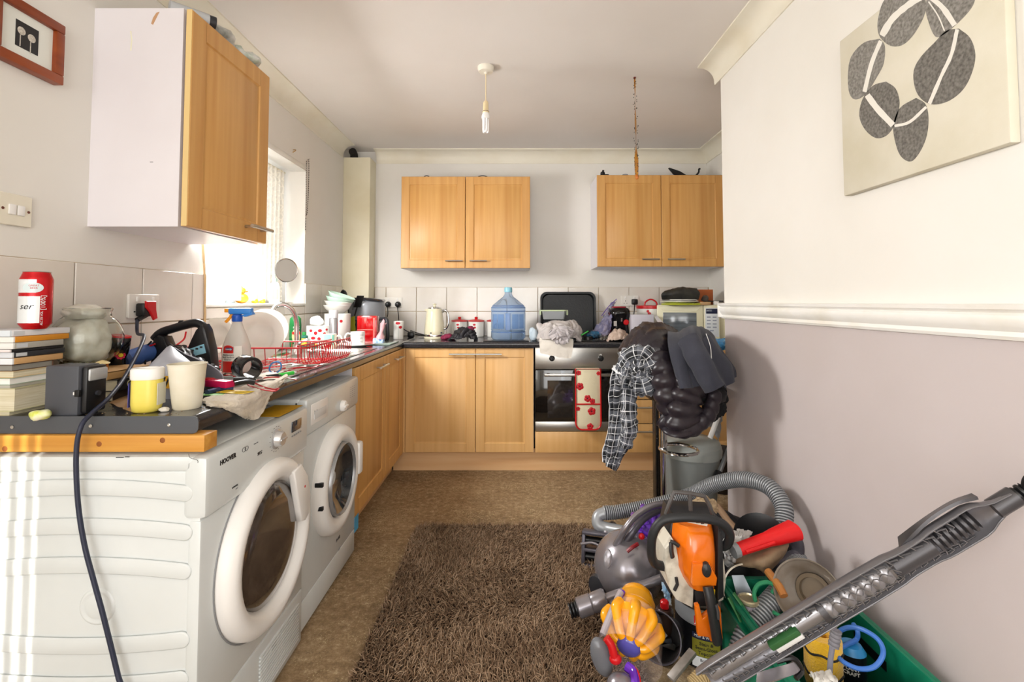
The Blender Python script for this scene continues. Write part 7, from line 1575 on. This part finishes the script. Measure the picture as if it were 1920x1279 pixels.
part('grey_arm', tube([P(1164, 1110, Y=1.56), P(1146, 1150, Y=1.50), P(1130, 1190, Y=1.46)], .010, 10, smooth=4), mat('pale_arm', 'A89FA3', .3), t, world=True); part('purple_arm', tube([P(1168, 1108, Y=1.57), P(1158, 1135, Y=1.54), P(1150, 1155, Y=1.52)], .008, 8, smooth=4), vp, t, world=True)
part('smoky_cover', ell(.030, .020, .058, 24, 14).rot(-18, 'Y').at(*P(1128, 1232, Y=1.44)), mat('smoky_clear', '8E9096', .12, trans=.5), t, world=True, smooth=70); part('red_lever', tube([P(1137, 1196, Y=1.42), P(1146, 1210, Y=1.415), P(1152, 1232, Y=1.41)], .012, 8, smooth=4), red, t, world=True, smooth=70); part('red_lever', ell(.018, .014, .014, 14, 10).at(*P(1154, 1236, Y=1.41)), red, t, world=True)
solo('purple_tool_arm', tube([P(1176, 1250, Y=1.42), P(1188, 1262, Y=1.40), P(1192, 1290, Y=1.36)], .014, 10, smooth=4), vp, 'purple curved vacuum part below the clear bin', 'vacuum part'); solo('red_tool_strip', tube([P(1190, 1252, Y=1.41), P(1197, 1264, Y=1.39), P(1201, 1290, Y=1.36)], .004, 8, smooth=4), red, 'thin red strip edging the purple vacuum part', 'strip')
solo('silver_dome', ell(.040, .040, .035, 24, 14).at(*P(1164, 1290, Y=1.38)), vg, 'silver rounded vacuum cap at the bottom edge below the cyclone', 'vacuum part', smooth=70)
# -- black pot of scraps
q = P(1236, 1194, Y=1.53); ax = Vector((-.55, -.75, .36)).normalized(); t = thing('black_flowerpot', 'black plastic pot tipped on its side behind the yellow cyclone', 'pot', (q.x, q.y, 0))
part('pot', lathe([(0, -.10), (.045, -.10), (.066, 0), (.069, .002), (.069, .006), (.064, .004), (.042, -.094), (0, -.094)], 36).to(q, q + ax), mat('soft_black', '1E1C1D', .45), t, world=True, smooth=50); part('rim', tube([Matrix.Translation(q) @ ax.to_track_quat('Z', 'Y').to_matrix().to_4x4() @ Vector((.0685 * math.cos(2 * PI * i / 36), .0685 * math.sin(2 * PI * i / 36), .006)) for i in range(36)], .0025, 6, closed=True), vdark, t, world=True)
for i in range(4): w_ = q + ax * -.03 + Vector((.012 * i - .02, 0, -.01 * i)); part('battery_strip', cbox(0, 0, 0, .016, .008, .05, .002).rot(20 + 30 * i, 'Y').at(*w_), (vdark, greyp, dgrey, nickel)[i], t, world=True)
p = P(1246, 1134, Y=1.62); t = thing('red_capped_bottle', 'small bottle with ridged red cap between pot and paint tin', 'bottle', (p.x, p.y, 0)); part('body', tin(.028, p.z - .01, 20, .006), mat('amber_brown', '3A2A22', .3), t); part('cap', tin(.014, .026, 18, .004).at(0, 0, p.z - .012), red, t)
# -- paint tin
pc3 = Vector(((1312 - PX) / F * 1.665, 1.665, 0)); r = .096; ht = .185
t = thing('paint_tin', 'black paint tin of semi-gloss topcoat standing under the chainsaw', 'paint tin', pc3); f3 = face(pc3)
part('tin', lathe([(0, 0), (r, 0), (r + .002, .004), (r, .008), (r, ht - .035), (r + .001, ht)], 48), mat('tin_black', '15161A', .25), t); part('silver_shoulder', cpatch(r, f3, ht - .026, .26, .050, n=30, off=.0012), mat('tin_silver', 'A9ACB0', .3, .5), t)
part('lid', lathe([(r + .001, ht - .002), (r + .004, ht), (r + .004, ht + .006), (r - .006, ht + .008), (r - .012, ht - .002), (0, ht - .002)], 48), nickel, t)
part('red_badge', cpatch(r, f3 - 2, ht - .034, .058, .030, off=.002), redp, t); part('print', wraptext("JOHNSTONE'S", .012, r, f3 + 6, ht - .034, off=.003, bold=.0004) if False else wraptext('JOHN', .020, r, f3 - 2, ht - .034, off=.003, bold=.0006), white, t)
part('navy_band', cpatch(r, f3 + 2, .106, .085, .018, off=.002), mat('label_navy', '1C2440', .4), t); part('print', wraptext('MDF & WOOD', .011, r, f3 + 2, .106, off=.003), white, t)
part('olive_label', cpatch(r, f3 + 2, .070, .085, .052, off=.002), mat('label_olive_green', '7E7A22', .5), t); part('print', wraptext('Stain &\nSemi-Gloss\nTopcoat', .0145, r, f3 + 2, .070, off=.003, bold=.0002), ink, t)
part('white_label', cpatch(r, f3 + 2, .026, .085, .034, off=.002), mat('label_white', 'D9DBDC', .5), t); part('print', wraptext('Brilliant\nWhite', .012, r, f3 + 2, .027, off=.003), ink, t)
part('bail_handle', tube([Vector((r * math.cos(a) * 1.03, -.03 - .05 * math.sin(a / 1), ht - .03 + .02 * math.sin(a) - .10 * math.sin(a) ** 2)) for a in np.linspace(0.0, .9, 9)], .0018, 6), nickel, t)
# -- chainsaw (length axis stands upright, top cover facing the camera)
org = Vector((P(1308, 1060, Y=1.50).x, 1.50, P(1308, 1060, Y=1.50).z)); k = 1.50 / F
t = thing('chainsaw', 'orange and white chainsaw standing upright on the paint tin', 'chainsaw', (org.x, org.y, .19), rot=None)
orm = mat('saw_orange', 'F07A12', .25, coat=.6, col2='E26A08', vs=9); wht = mat('saw_dirty_white', 'D8D2C2', .45, col2='8E8270', vs=18, lo=.5, hi=.75); sb = mat('saw_black', '2A2A2C', .4)
def L(px, py, dy=0): v = P(px, py, Y=1.50); return Vector((v.x, 1.50 + dy, v.z))
def pp(pts, dy, d, b=.004, tilt=0):
    g = polyprism(pts, 1.50 + dy, d, b=b); return g
part('engine_body', pp([(1250, 1020), (1262, 962), (1345, 966), (1356, 1010), (1358, 1110), (1345, 1140), (1300, 1140), (1256, 1115), (1247, 1060)], .045, .11, .01), sb, t, world=True)
part('white_side', pp([(1247, 1030), (1262, 1012), (1268, 1020), (1276, 1068), (1302, 1098), (1300, 1142), (1268, 1126), (1256, 1105), (1247, 1070)], -.004, .11, .006), wht, t, world=True); part('white_side', pp([(1349, 1060), (1358, 1050), (1362, 1090), (1357, 1126), (1348, 1130)], .0, .09, .004), wht, t, world=True)
cov = G(); 
lv = [(1272, 1342, 986, -.012), (1270, 1343, 1000, -.035), (1267, 1345, 1030, -.046), (1266, 1346, 1060, -.044), (1274, 1346, 1080, -.038), (1286, 1344, 1098, -.030)]
secs = []
for x0_, x1_, y_, dy in lv:
    a0 = L(x0_, y_); a1 = L(x1_, y_); m_ = 12; ring_ = []
    for i in range(m_ + 1):
        u = i / m_; ring_.append(Vector((a0.x + (a1.x - a0.x) * u, 1.50 + .03 + (dy - .03) * (1 - abs(2 * u - 1) ** 4), a0.z)))
    ring_ += [Vector((a1.x, 1.56, a1.z)), Vector((a0.x, 1.56, a0.z))]; secs.append(ring_)
part('orange_cover', loft(secs), orm, t, world=True, smooth=50)
part('orange_cowl', pp([(1300, 1058), (1332, 1058), (1346, 1085), (1344, 1100), (1300, 1100), (1299, 1072)], -.055, .03, .006), orm, t, world=True)
part('cover_latch', lathe([(0, 0), (.0145, .002), (.013, .014), (.006, .020), (0, .020)], 16).sc(1, 1.5, 1).rot(90, 'X').at(*L(1311, 1050, -.046)), sb, t, world=True)
part('rear_handle', tube([L(1312, 1078, -.060), L(1314, 1100, -.075), L(1319, 1135, -.080), L(1327, 1172, -.070)], .0185, 12, smooth=5, flat=.75), sb, t, world=True, smooth=60); part('throttle_trigger', tube([L(1320, 1100, -.088), L(1322, 1112, -.094), L(1323, 1124, -.090)], .0045, 8), mat('trigger_grey', '4A4A4C', .35), t, world=True)
part('rear_guard', pp([(1305, 1138), (1312, 1136), (1318, 1160), (1346, 1138), (1352, 1142), (1356, 1200), (1350, 1206), (1333, 1204), (1330, 1196), (1310, 1194)], -.055, .022, .004), orm, t, world=True)
part('warning_sticker', pp([(1328, 1104), (1341, 1106), (1340, 1124), (1327, 1122)], -.012, .004, 0), mat('warning_yellow', 'E6C21C', .4), t, world=True); part('sticker_symbol', lathe([(.006, 0), (.005, .001), (0, .001)], 12).rot(90, 'X').at(*L(1333, 1111, -.013)), mat('sticker_blue', '4A9AC8', .4), t, world=True); part('lower_linkage', pp([(1302, 1108), (1345, 1112), (1346, 1138), (1306, 1136)], .0, .04, .003), sb, t, world=True)
part('front_handle', tube([L(1252, 1070, .02), L(1228, 1056, 0), L(1218, 1030, -.02), L(1218, 992, -.035), L(1234, 966, -.04), L(1268, 958, -.045), L(1310, 960, -.045), L(1342, 970, -.04), L(1360, 992, -.03), L(1360, 1018, -.01), L(1350, 1032, .02)], .0135, 14, smooth=7), mat('rubber_black', '232426', .5), t, world=True, smooth=70)
part('hand_guard', tube([L(1254, 972, .03), L(1262, 950, .03), L(1270, 930, .03), L(1300, 932, .03), L(1328, 938, .03), L(1338, 956, .03), L(1346, 980, .03)], .0065, 8), mat('guard_grey', '4E4A48', .5), t, world=True); part('guard_strut', tube([L(1300, 933, .03), L(1302, 965, .03)], .007, 8), MAT['guard_grey'], t, world=True)
part('rating_plate', pp([(1272, 966), (1328, 977), (1326, 987), (1271, 976)], -.006, .006, 0), mat('plate_cream', 'D8D4C6', .4), t, world=True)
for i in range(5): a = L(1280 + i * 9, 972 + i * 1.8, -.0075); part('print', box(-.006, .004, -.0005, .0005, -.002, .002).at(*a), ink, t, world=True)
part('choke_lever', tube([L(1255, 1012, -.01), L(1262, 1014, -.012), L(1270, 1020, -.012)], .006, 8), sb, t, world=True); part('choke_lever', tube([L(1256, 1014, -.01), L(1256, 1030, -.016), L(1258, 1040, -.016)], .009, 8, flat=.6), sb, t, world=True); part('stop_switch', tube([L(1266, 1080, -.008), L(1268, 1092, -.01), L(1263, 1104, -.008)], .005, 8), sb, t, world=True)
part('right_bar_cover', pp([(1346, 985), (1356, 1010), (1358, 1120), (1346, 1128)], -.02, .07, .004), sb, t, world=True)
# -- crate
g0x, g1x, g0y, g1y, gh = .66, .985, 1.13, 1.58, .29
grn = mat('crate_green', '0E7A5A', .4, col2='0A6248', vs=5)
t = thing('storage_crate', 'dark green plastic crate full of tools against the mauve wall', 'crate', ((g0x + g1x) / 2, (g0y + g1y) / 2, 0))
part('floor', box(g0x + .02, g1x - .02, g0y + .02, g1y - .02, 0, .006), grn, t, world=True)
for x0_, x1_, y0_, y1_ in ((g0x, g0x + .008, g0y, g1y), (g1x - .008, g1x, g0y, g1y), (g0x + .008, g1x - .008, g0y, g0y + .008), (g0x + .008, g1x - .008, g1y - .008, g1y)): part('side', box(x0_, x1_, y0_, y1_, .0, gh, .002), grn, t, world=True)
for z_ in (gh - .012, gh - .05):
    rg_ = G().add(box(g0x - .014, g0x, g0y - .014, g1y + .014, z_, z_ + .010, .002)).add(box(g1x, g1x + .014, g0y - .014, g1y + .014, z_, z_ + .010, .002)).add(box(g0x, g1x, g0y - .014, g0y, z_, z_ + .010, .002)).add(box(g0x, g1x, g1y, g1y + .014, z_, z_ + .010, .002)); part('rim', rg_, grn, t, world=True)
part('hand_slot', box(g1x - .0095, g1x - .0075, 1.30, 1.42, gh - .085, gh - .06, .0), black, t, world=True)
for z_ in (.06, .12, .18): part('side_rib', box(g0x - .006, g1x + .006, g0y - .006, g0y, z_, z_ + .006), grn, t, world=True)
def IN(px, py, Y): return P(px, py, Y=Y)
# crate contents
p = IN(1543, 1228, 1.27); t = thing('paint_roller_sleeve', 'fluffy yellow roller sleeve with dark wavy stripes in the crate', 'roller', p); ym = mat('fluffy_yellow', 'E8B41E', .95, bump=.9, bs=240, sheen=.4)
part('sleeve', lathe([(.014, -.075), (.040, -.075), (.043, -.065), (.043, .045), (.040, .052), (.016, .052), (.014, -.07)], 32), ym, t); 
for z_ in (.018, -.035): part('dark_stripe', tube([(.0435 * math.cos(a), .0435 * math.sin(a), z_ + .004 * math.sin(5 * a)) for a in [2 * PI * i / 40 for i in range(40)]], .0028, 6, closed=True), ink, t)
solo('yellow_bag_corner', sheet([[IN(1530, 1196, 1.30), IN(1552, 1186, 1.32), IN(1572, 1196, 1.30)], [IN(1536, 1214, 1.26), IN(1555, 1205, 1.25), IN(1574, 1212, 1.26)]], 6, 6, amp=.006, th=.003), mat('warm_yellow', 'E2A02A', .5), 'folded yellow plastic corner above the striped roller sleeve', 'bag')
solo('blue_cable', tube([IN(x, y, Y) for x, y, Y in ((1560, 1200, 1.30), (1580, 1180, 1.28), (1610, 1178, 1.24), (1645, 1198, 1.20), (1656, 1225, 1.19), (1640, 1250, 1.19), (1610, 1254, 1.20), (1580, 1240, 1.22), (1568, 1222, 1.25), (1585, 1210, 1.28), (1605, 1200, 1.30), (1608, 1185, 1.30), (1600, 1170, 1.32))], .0056, 10, smooth=7), mat('cable_blue', '3C6FBE', .45), 'coiled blue electrical cable inside the green crate', 'cable')
solo('grey_lead', tube([IN(x, y, 1.19) for x, y in ((1566, 1180), (1562, 1205), (1557, 1240), (1556, 1279), (1560, 1320))], .006, 10, smooth=5), mat('lead_grey', '7E7C86', .45), 'grey lead hanging down in front of the striped roller', 'cable'); solo('grey_lead_grommet', hose([IN(1568, 1182, 1.188), IN(1563, 1212, 1.188)], .012, pitch=.008, smooth=6), mat('grommet_grey', '76747A', .5), 'ribbed grey strain relief at the top of the grey lead', 'grommet')
p = IN(1596, 1240, 1.30); t = thing('sealant_can', 'black and blue aerosol can standing inside the crate', 'can', p); part('body', lathe([(0, -.07), (.034, -.07), (.034, .03), (0, .03)], 28), mat('can_black', '15171C', .3), t); part('shoulder', lathe([(.034, .03), (.024, .045), (0, .048)], 28), mat('can_blue', '2E86C0', .3), t); part('print', wraptext('PLANT\nCRAFT', .012, .034, face(p), -.005, bold=.0003), white, t)
solo('white_rag', sheet([[IN(1518, 1262, 1.16), IN(1545, 1258, 1.17), IN(1566, 1264, 1.16)], [IN(1526, 1275, 1.125), IN(1548, 1272, 1.12), IN(1572, 1276, 1.125)], [IN(1534, 1300, 1.11), IN(1552, 1302, 1.11), IN(1574, 1300, 1.11)]], 9, 9, fold=heapfold(4, 4, .006, 3.3), th=.004), mat('rag_white', 'D5D2CA', .9), 'off-white rag hanging over the near rim of the crate', 'rag', smooth=70)
# grey lampshade/cowl
ax = Vector((-.62, -.70, .30)).normalized(); q = IN(1515, 1114, 1.40); t = thing('grey_cowl', 'grimy grey funnel-shaped cowl facing left above the crate', 'cowl', q)
part('cowl', lathe([(.088, 0), (.090, .003), (.086, 0), (.058, -.060), (.050, -.085), (.038, -.11), (.036, -.11), (.047, -.083), (.055, -.060), (.084, .0)], 40).to(q, q + ax), mat('grimy_grey', 'A9A096', .5, col2='7E7060', vs=9), t, world=True, smooth=60); part('inner_step', lathe([(.0, -.095), (.044, -.095), (.046, -.075), (.036, -.070), (.034, -.090)], 32).to(q, q + ax), mat('grimy_brown', '7A6A56', .6), t, world=True); part('corner_tab', tube([IN(1548, 1078, 1.42), IN(1558, 1086, 1.40)], .006, 8), MAT['grimy_grey'], t, world=True)
# silver ring with blade, can, stick, ropes
q = IN(1404, 1108, 1.55); ax = Vector((-.25, -.9, .35)).normalized(); t = thing('metal_hoop', 'tarnished metal hoop strainer standing in the crate', 'hoop', q)
part('hoop', lathe([(.072, -.02), (.076, -.02), (.078, .02), (.073, .02), (.072, -.02)], 36).to(q, q + ax), mat('tarnished', 'A39C8E', .3, .8, col2='6A5A44', vs=12), t, world=True); part('blade', prism([(-.05, .055), (-.015, .06), (.036, -.05), (-.03, -.045)], .003).to(q + Vector((-.005, -.02, -.01)), q + ax), mat('zinc', '8E949A', .35, .6), t, world=True)
p = IN(1404, 1124, 1.47); t = thing('small_tin_can', 'small printed tin can with bare metal lid in the crate', 'tin can', (p.x, p.y, p.z - .075)); part('body', lathe([(0, 0), (.028, 0), (.028, .07), (0, .07)], 28), mat('printed_can', 'B9AEBB', .4, col2='4A4656', vs=60), t); part('lid', lathe([(.029, .068), (.031, .072), (.030, .078), (.025, .080), (.023, .076), (0, .076)], 28), mat('brass_lid', 'C9BFA0', .25, .7), t)
solo('wooden_handle', tube([IN(1440, 1072, 1.50), IN(1462, 1102, 1.44), IN(1470, 1118, 1.42)], .012, 10), mat('orange_handle', 'C98A4A', .5, col2='B0703A', vs=6), 'bare wooden handle poking up beside the grey cowl', 'handle')
solo('garden_twine', tube([IN(x, y, 1.46) for x, y in ((1418, 1135), (1414, 1112), (1422, 1096), (1440, 1092), (1452, 1100), (1448, 1112))], .006, 8, smooth=5), mat('cord_green', '2E8A5E', .7), 'green cord looped beside the small tin can', 'cord'); solo('garden_twine', tube([IN(x, y, 1.40) for x, y in ((1450, 1148), (1468, 1156), (1490, 1152), (1500, 1142))], .005, 8, smooth=5), MAT['cord_green'], 'green cord crossing under the grey cowl', 'cord')
solo('garden_shears', tube([IN(1366, 1120, 1.46), IN(1382, 1150, 1.44), IN(1400, 1190, 1.42)], .008, 8, flat=.5).add(tube([IN(1375, 1112, 1.46), IN(1395, 1140, 1.44), IN(1412, 1165, 1.43)], .007, 8, flat=.5)), mat('tool_green', '2F6A3A', .5), 'green metal shears wedged behind the chainsaw', 'shears')
solo('brown_offcut', box(-.04, .04, -.02, .02, -.02, .02, .004).rot(30).at(*IN(1445, 1170, 1.45)), mat('offcut', '8A5A30', .7), 'brown wood offcut in the shadowed middle of the crate', 'offcut')
# black storage bag behind, cardboard funnel, red tool, white cloth
solo('black_tool_bag', ell(.15, .16, .17, 32, 20, .22, 7, 4).at(.86, 1.97, .16), mat('black_nylon', '1B1B1E', .6), 'slumped black tool bag behind the chainsaw', 'bag', smooth=70)
g = sheet([[IN(1366, 1046, 1.66), IN(1390, 1040, 1.62), IN(1420, 1030, 1.60), IN(1440, 1016, 1.60), IN(1482, 1008, 1.62)], [IN(1378, 1058, 1.60), IN(1402, 1056, 1.55), IN(1430, 1048, 1.52), IN(1455, 1036, 1.54), IN(1476, 1024, 1.58)], [IN(1408, 1060, 1.58), IN(1420, 1064, 1.54), IN(1434, 1066, 1.52), IN(1452, 1056, 1.54), IN(1466, 1042, 1.58)], [IN(1428, 1064, 1.60), IN(1433, 1070, 1.57), IN(1438, 1072, 1.56), IN(1444, 1068, 1.57), IN(1450, 1060, 1.60)]], 8, 8, amp=.003, th=.005)
solo('leather_holster', g, mat('tan_leather', '9C8468', .6, col2='877058', vs=30), 'tan leather holster under the red vacuum nozzle', 'holster', smooth=60)
a, b2 = IN(1374, 1034, 1.54), IN(1490, 994, 1.58); d = b2 - a; t = thing('red_vacuum_nozzle', 'bright red vacuum brush nozzle lying across the tan holster', 'vacuum nozzle', a); rn = mat('bright_red', 'DD1A1E', .3)
Mz = Matrix.Translation(a) @ d.to_track_quat('Z', 'Y').to_matrix().to_4x4(); Ln = d.length
part('barrel', loft([[Vector((x, y, z)) for x, y in rrect(w_, h_, min(w_, h_) * .45, 4)] for w_, h_, z in ((.036, .032, .01), (.040, .036, .02), (.044, .040, Ln * .55), (.056, .044, Ln * .68), (.070, .050, Ln * .96), (.072, .052, Ln))]).xf(Mz), rn, t, world=True, smooth=50); part('grey_tip', tube([a, a + d.normalized() * .018], .022, 14), greyp, t, world=True); part('red_ridge', tube([a + d * .15 + Vector((.0, -.022, .0)), a + d * .6 + Vector((0, -.026, 0))], .005, 8), rn, t, world=True)
g = sheet([[IN(1360, 1000, 1.72), IN(1385, 990, 1.72), IN(1412, 994, 1.72)], [IN(1352, 1018, 1.66), IN(1378, 1010, 1.62), IN(1402, 1014, 1.64)], [IN(1354, 1040, 1.64), IN(1376, 1038, 1.60), IN(1396, 1040, 1.62)], [IN(1360, 1062, 1.62), IN(1378, 1060, 1.60), IN(1388, 1056, 1.62)]], 10, 10, fold=heapfold(4, 5, .010, 5.1), th=.004)
solo('white_dust_cloth', g, mat('dust_white', 'D5D3D0', .8), 'crumpled white cloth between chainsaw and red nozzle', 'cloth', smooth=70)
solo('brown_broom_handle', tube([IN(1346, 950, 1.95), IN(1366, 978, 1.85), IN(1390, 1004, 1.76)], .013, 10), mat('brown_stick', '8E7258', .7), 'worn brown wooden stick leaning behind the chainsaw', 'stick'); solo('straw_brush', ell(.045, .03, .03, 24, 14, .3, 70, 3).at(*IN(1322, 950, 1.72)), mat('straw', 'B9A382', .9, col2='7E6A50', vs=80), 'straw scrubbing brush behind the chainsaw guard', 'brush', smooth=40)
solo('dark_disc', lathe([(0, 0), (.09, 0), (.092, .006), (.07, .012), (0, .012)], 36).to(IN(1428, 1012, 1.74), IN(1424, 1030, 1.66)), black, 'black round vacuum cover behind the white cloth', 'cover')
solo('blue_plastic_pack', sheet([[IN(1240, 1094, 1.72), IN(1254, 1090, 1.72)], [IN(1244, 1112, 1.70), IN(1256, 1112, 1.70)], [IN(1248, 1132, 1.69), IN(1258, 1132, 1.69)]], 8, 8, amp=.006, th=.01), mat('pack_blue', '6E9CC0', .4, col2='D8DDE0', vs=30), 'pale blue packet squeezed beside the chainsaw', 'packet')
# bottom grey machine parts
p = IN(1248, 1262, 1.36); t = thing('grey_motor_casing', 'finned grey metal casing in the foreground below the pot', 'casing', (p.x, p.y, 0), rot=(0, math.radians(-14), math.radians(25)))
cm = mat('cast_grey', '8E8984', .45, .4, col2='6E6862', vs=20)
for i in range(5): part('fin', prism(circ(.105 - .004 * i, 30, 0, 0, .055), .005, b=.0015).at(.0, 0, .012 + i * .0115), cm, t)
part('hub', lathe([(0, 0), (.05, 0), (.045, .075), (.02, .085), (0, .085)], 24), cm, t)
for i in range(3): part('spike', lathe([(.005, 0), (.004, .03), (0, .045)], 8).rot(-30 + 12 * i, 'Y').at(-.045 + .012 * i, -.01, .07), nickel, t)
solo('grey_bracket', box(-.05, .05, -.012, .012, 0, .012, .003).rot(-24, 'Y').rot(30).at(*IN(1280, 1250, 1.36)), cm, 'folded grey metal bracket leaning on the finned casing', 'bracket')
solo('tan_hose', hose([IN(1302, 1292, 1.24), IN(1322, 1276, 1.25), IN(1345, 1290, 1.24)], .026, pitch=.006), mat('tan_rubber', 'A08A60', .5), 'tan ribbed hose end at the bottom edge beneath the long wand', 'hose', smooth=80)
t = thing('chrome_pull', 'curved chrome and black handle lying on the crate rim', 'handle', IN(1450, 1262, 1.13)); part('curved_plate', sheet([[IN(1420, 1262, 1.13), IN(1450, 1256, 1.12), IN(1478, 1244, 1.12), IN(1492, 1236, 1.13)], [IN(1420, 1284, 1.12), IN(1455, 1278, 1.10), IN(1488, 1264, 1.11), IN(1500, 1250, 1.13)]], 6, 5, th=.006), vg, t, world=True, smooth=60); part('black_edge', tube([IN(1455, 1240, 1.125), IN(1486, 1234, 1.12), IN(1503, 1256, 1.12), IN(1492, 1272, 1.11)], .006, 8, smooth=4), black, t, world=True)
# -- long open-backed wand
A = P(1352, 1268, Y=1.14); B = P(1868, 958, Y=.985); ax = (B - A).normalized(); LW = (B - A).length
side = ax.cross(Vector((0, 1, .25))).normalized(); out_ = side.cross(ax).normalized()
if out_.y > 0: out_ = -out_
up = out_.cross(ax).normalized()
Mw = Matrix(((ax.x, up.x, out_.x, A.x), (ax.y, up.y, out_.y, A.y), (ax.z, up.z, out_.z, A.z), (0, 0, 0, 1)))   # x along, y across, z towards viewer
t = thing('long_vacuum_wand', 'long grey open-backed upright vacuum wand slanting up against the wall', 'vacuum wand', A)
wg = mat('wand_silver', '8C8A8C', .28, .6); wd2 = mat('wand_dark', '4A484A', .35, .4)
def prof(x):   # half width along the wand
    for (a, wa), (b3, wb_) in zip(WP_, WP_[1:]):
        if a <= x <= b3: return wa + (wb_ - wa) * (x - a) / (b3 - a)
    return WP_[-1][1]
WP_ = [(-.04, .040), (0, .043), (LW * .55, .043), (LW * .66, .041), (LW * .70, .036), (LW * .78, .036), (LW * .82, .042), (LW * .95, .042), (LW * 1.0, .022), (LW * 1.06, .018)]
xs_ = np.linspace(-.04, LW * 1.06, 46); secs = []
for x in xs_:
    w_ = prof(x); ring_ = [(w_ * math.cos(a), -w_ * .8 * math.sin(a)) for a in [PI * i / 10 for i in range(11)]]; ring_ += [(-(w_ - .003) * math.cos(a), -(w_ * .8 - .003) * math.sin(a)) for a in [PI * i / 10 for i in range(11)]]
    secs.append([Mw @ Vector((x, y, z)) for y, z in ring_])
part('shell', loft(secs), mat('wand_mid', '78767A', .3, .5), t, world=True, smooth=50)
for s_ in (-1, 1): part('edge_rail', tube([Mw @ Vector((x, s_ * (prof(x) - .001), .001)) for x in xs_], .0018, 6), mat('rail_grey', '6E6C6E', .4, .4), t, world=True); part('inner_rail', tube([Mw @ Vector((x, s_ * (prof(x) - .010), -.004)) for x in xs_ if x < LW * .93], .0014, 6), wd2, t, world=True)
def wp(name, x0_, x1_, r, m_, z=-.010): part(name, tube([Mw @ Vector((x0_, 0, z)), Mw @ Vector((x1_, 0, z))], r, 16), m_, t, world=True)
wp('inner_tube', -.02, LW * .30, .015, wg, -.016); wp('inner_tube', LW * .30, LW * .40, .019, wg, -.012); part('ribbed_section', hose([Mw @ Vector((LW * .42, 0, -.012)), Mw @ Vector((LW * .66, 0, -.012))], .024, pitch=.022, smooth=10, depth=.12), wg, t, world=True); wp('collar', LW * .40, LW * .42, .026, wd2); wp('coupling', LW * .67, LW * .80, .021, wd2); part('spring_section', hose([Mw @ Vector((LW * .81, 0, -.012)), Mw @ Vector((LW * .94, 0, -.012))], .022, pitch=.012, smooth=8, depth=.3), wd2, t, world=True)
ribm = mesh('cross_rib', tube([(0, -.011, 0), (.008, .0, .002), (-.005, .011, 0)], .0015, 4), wg)
nr = 44
for i in range(nr):
    x = -.02 + (LW * .92) * i / nr; w_ = prof(x)
    for s_ in (-1, 1):
        o = bpy.data.objects.new('cross_rib', ribm); C.objects.link(o); o.parent = t; v = Mw @ Vector((x, s_ * (w_ - .018), -.001)); o.location = v - t.location; o.rotation_euler = (Mw.to_3x3() @ Matrix.Rotation(.5 * (-1) ** i, 3, 'Z')).to_euler()
    if i % 2: part('grid_bar', tube([Mw @ Vector((x, w_ - .002, -.002)), Mw @ Vector((x, w_ - .010, -.003))], .0013, 4), wg, t, world=True)
lat = G()
for i in range(8):
    x = LW * (.43 + .028 * i)
    for s_ in (-1, 1): lat.add(tube([Mw @ Vector((x, s_ * .004, .012)), Mw @ Vector((x + LW * .028, s_ * .018, .006)), Mw @ Vector((x + LW * .05, s_ * .006, .012))], .0011, 4, smooth=3))
part('lattice', lat, wg, t, world=True, kind='stuff')
part('green_catch', box(LW * .20, LW * .31, -.002, .014, -.004, .012, .003).xf(Mw), mat('catch_green', '2F5E34', .4), t, world=True); part('white_card', box(LW * .21, LW * .31, -.016, -.004, -.002, .010, .001).xf(Mw), mat('card_white', 'D8D8D6', .5), t, world=True)
part('neck', tube([Mw @ Vector((LW * 1.0, 0, -.006)), Mw @ Vector((LW * 1.07, 0, -.006))], .019, 12), wd2, t, world=True); part('neck_ribs', hose([Mw @ Vector((LW * 1.07, 0, -.006)), Mw @ Vector((LW * 1.10, 0, -.006))], .015, pitch=.008, smooth=6, depth=.3), black, t, world=True)
e_ = Mw @ Vector((LW * 1.09, 0, -.004)); part('tied_cord', tube([e_ + Vector(v) for v in ((0, 0, 0), (-.005, -.01, .03), (.01, -.015, .045), (.035, -.02, .04), (.045, -.02, .02), (.02, -.02, .015), (.05, -.03, .0), (.09, -.05, -.01))], .0042, 8, smooth=6), black, t, world=True)
part('rear_pod', sheet([[Mw @ Vector((LW * .72, .032, -.012)), Mw @ Vector((LW * .84, .050, -.016)), Mw @ Vector((LW * .93, .050, -.016)), Mw @ Vector((LW * .99, .036, -.014))], [Mw @ Vector((LW * .74, .030, -.034)), Mw @ Vector((LW * .84, .030, -.040)), Mw @ Vector((LW * .93, .030, -.040)), Mw @ Vector((LW * .99, .026, -.034))]], 6, 5, th=.006), wd2, t, world=True, smooth=60)
# groups for look-alike repeats
from collections import defaultdict
_g = defaultdict(list)
for o in bpy.context.scene.objects:
    if o.parent is None and o.get('category') and not o.get('group'): _g[o['category']].append(o)
for cat_, grp in (('book', 'books stacked at the near end of the worktop'), ('disc case', 'disc cases stacked on the books'), ('bowl', 'bowls on the sink side'), ('plug', 'black plugs at the wall sockets'), ('socket', 'double wall sockets'), ('spoon', 'cutlery in the dish rack'), ('utensil', 'black utensils by the air fryer')):
    if len(_g[cat_]) > 2:
        for o in _g[cat_]: o['group'] = grp
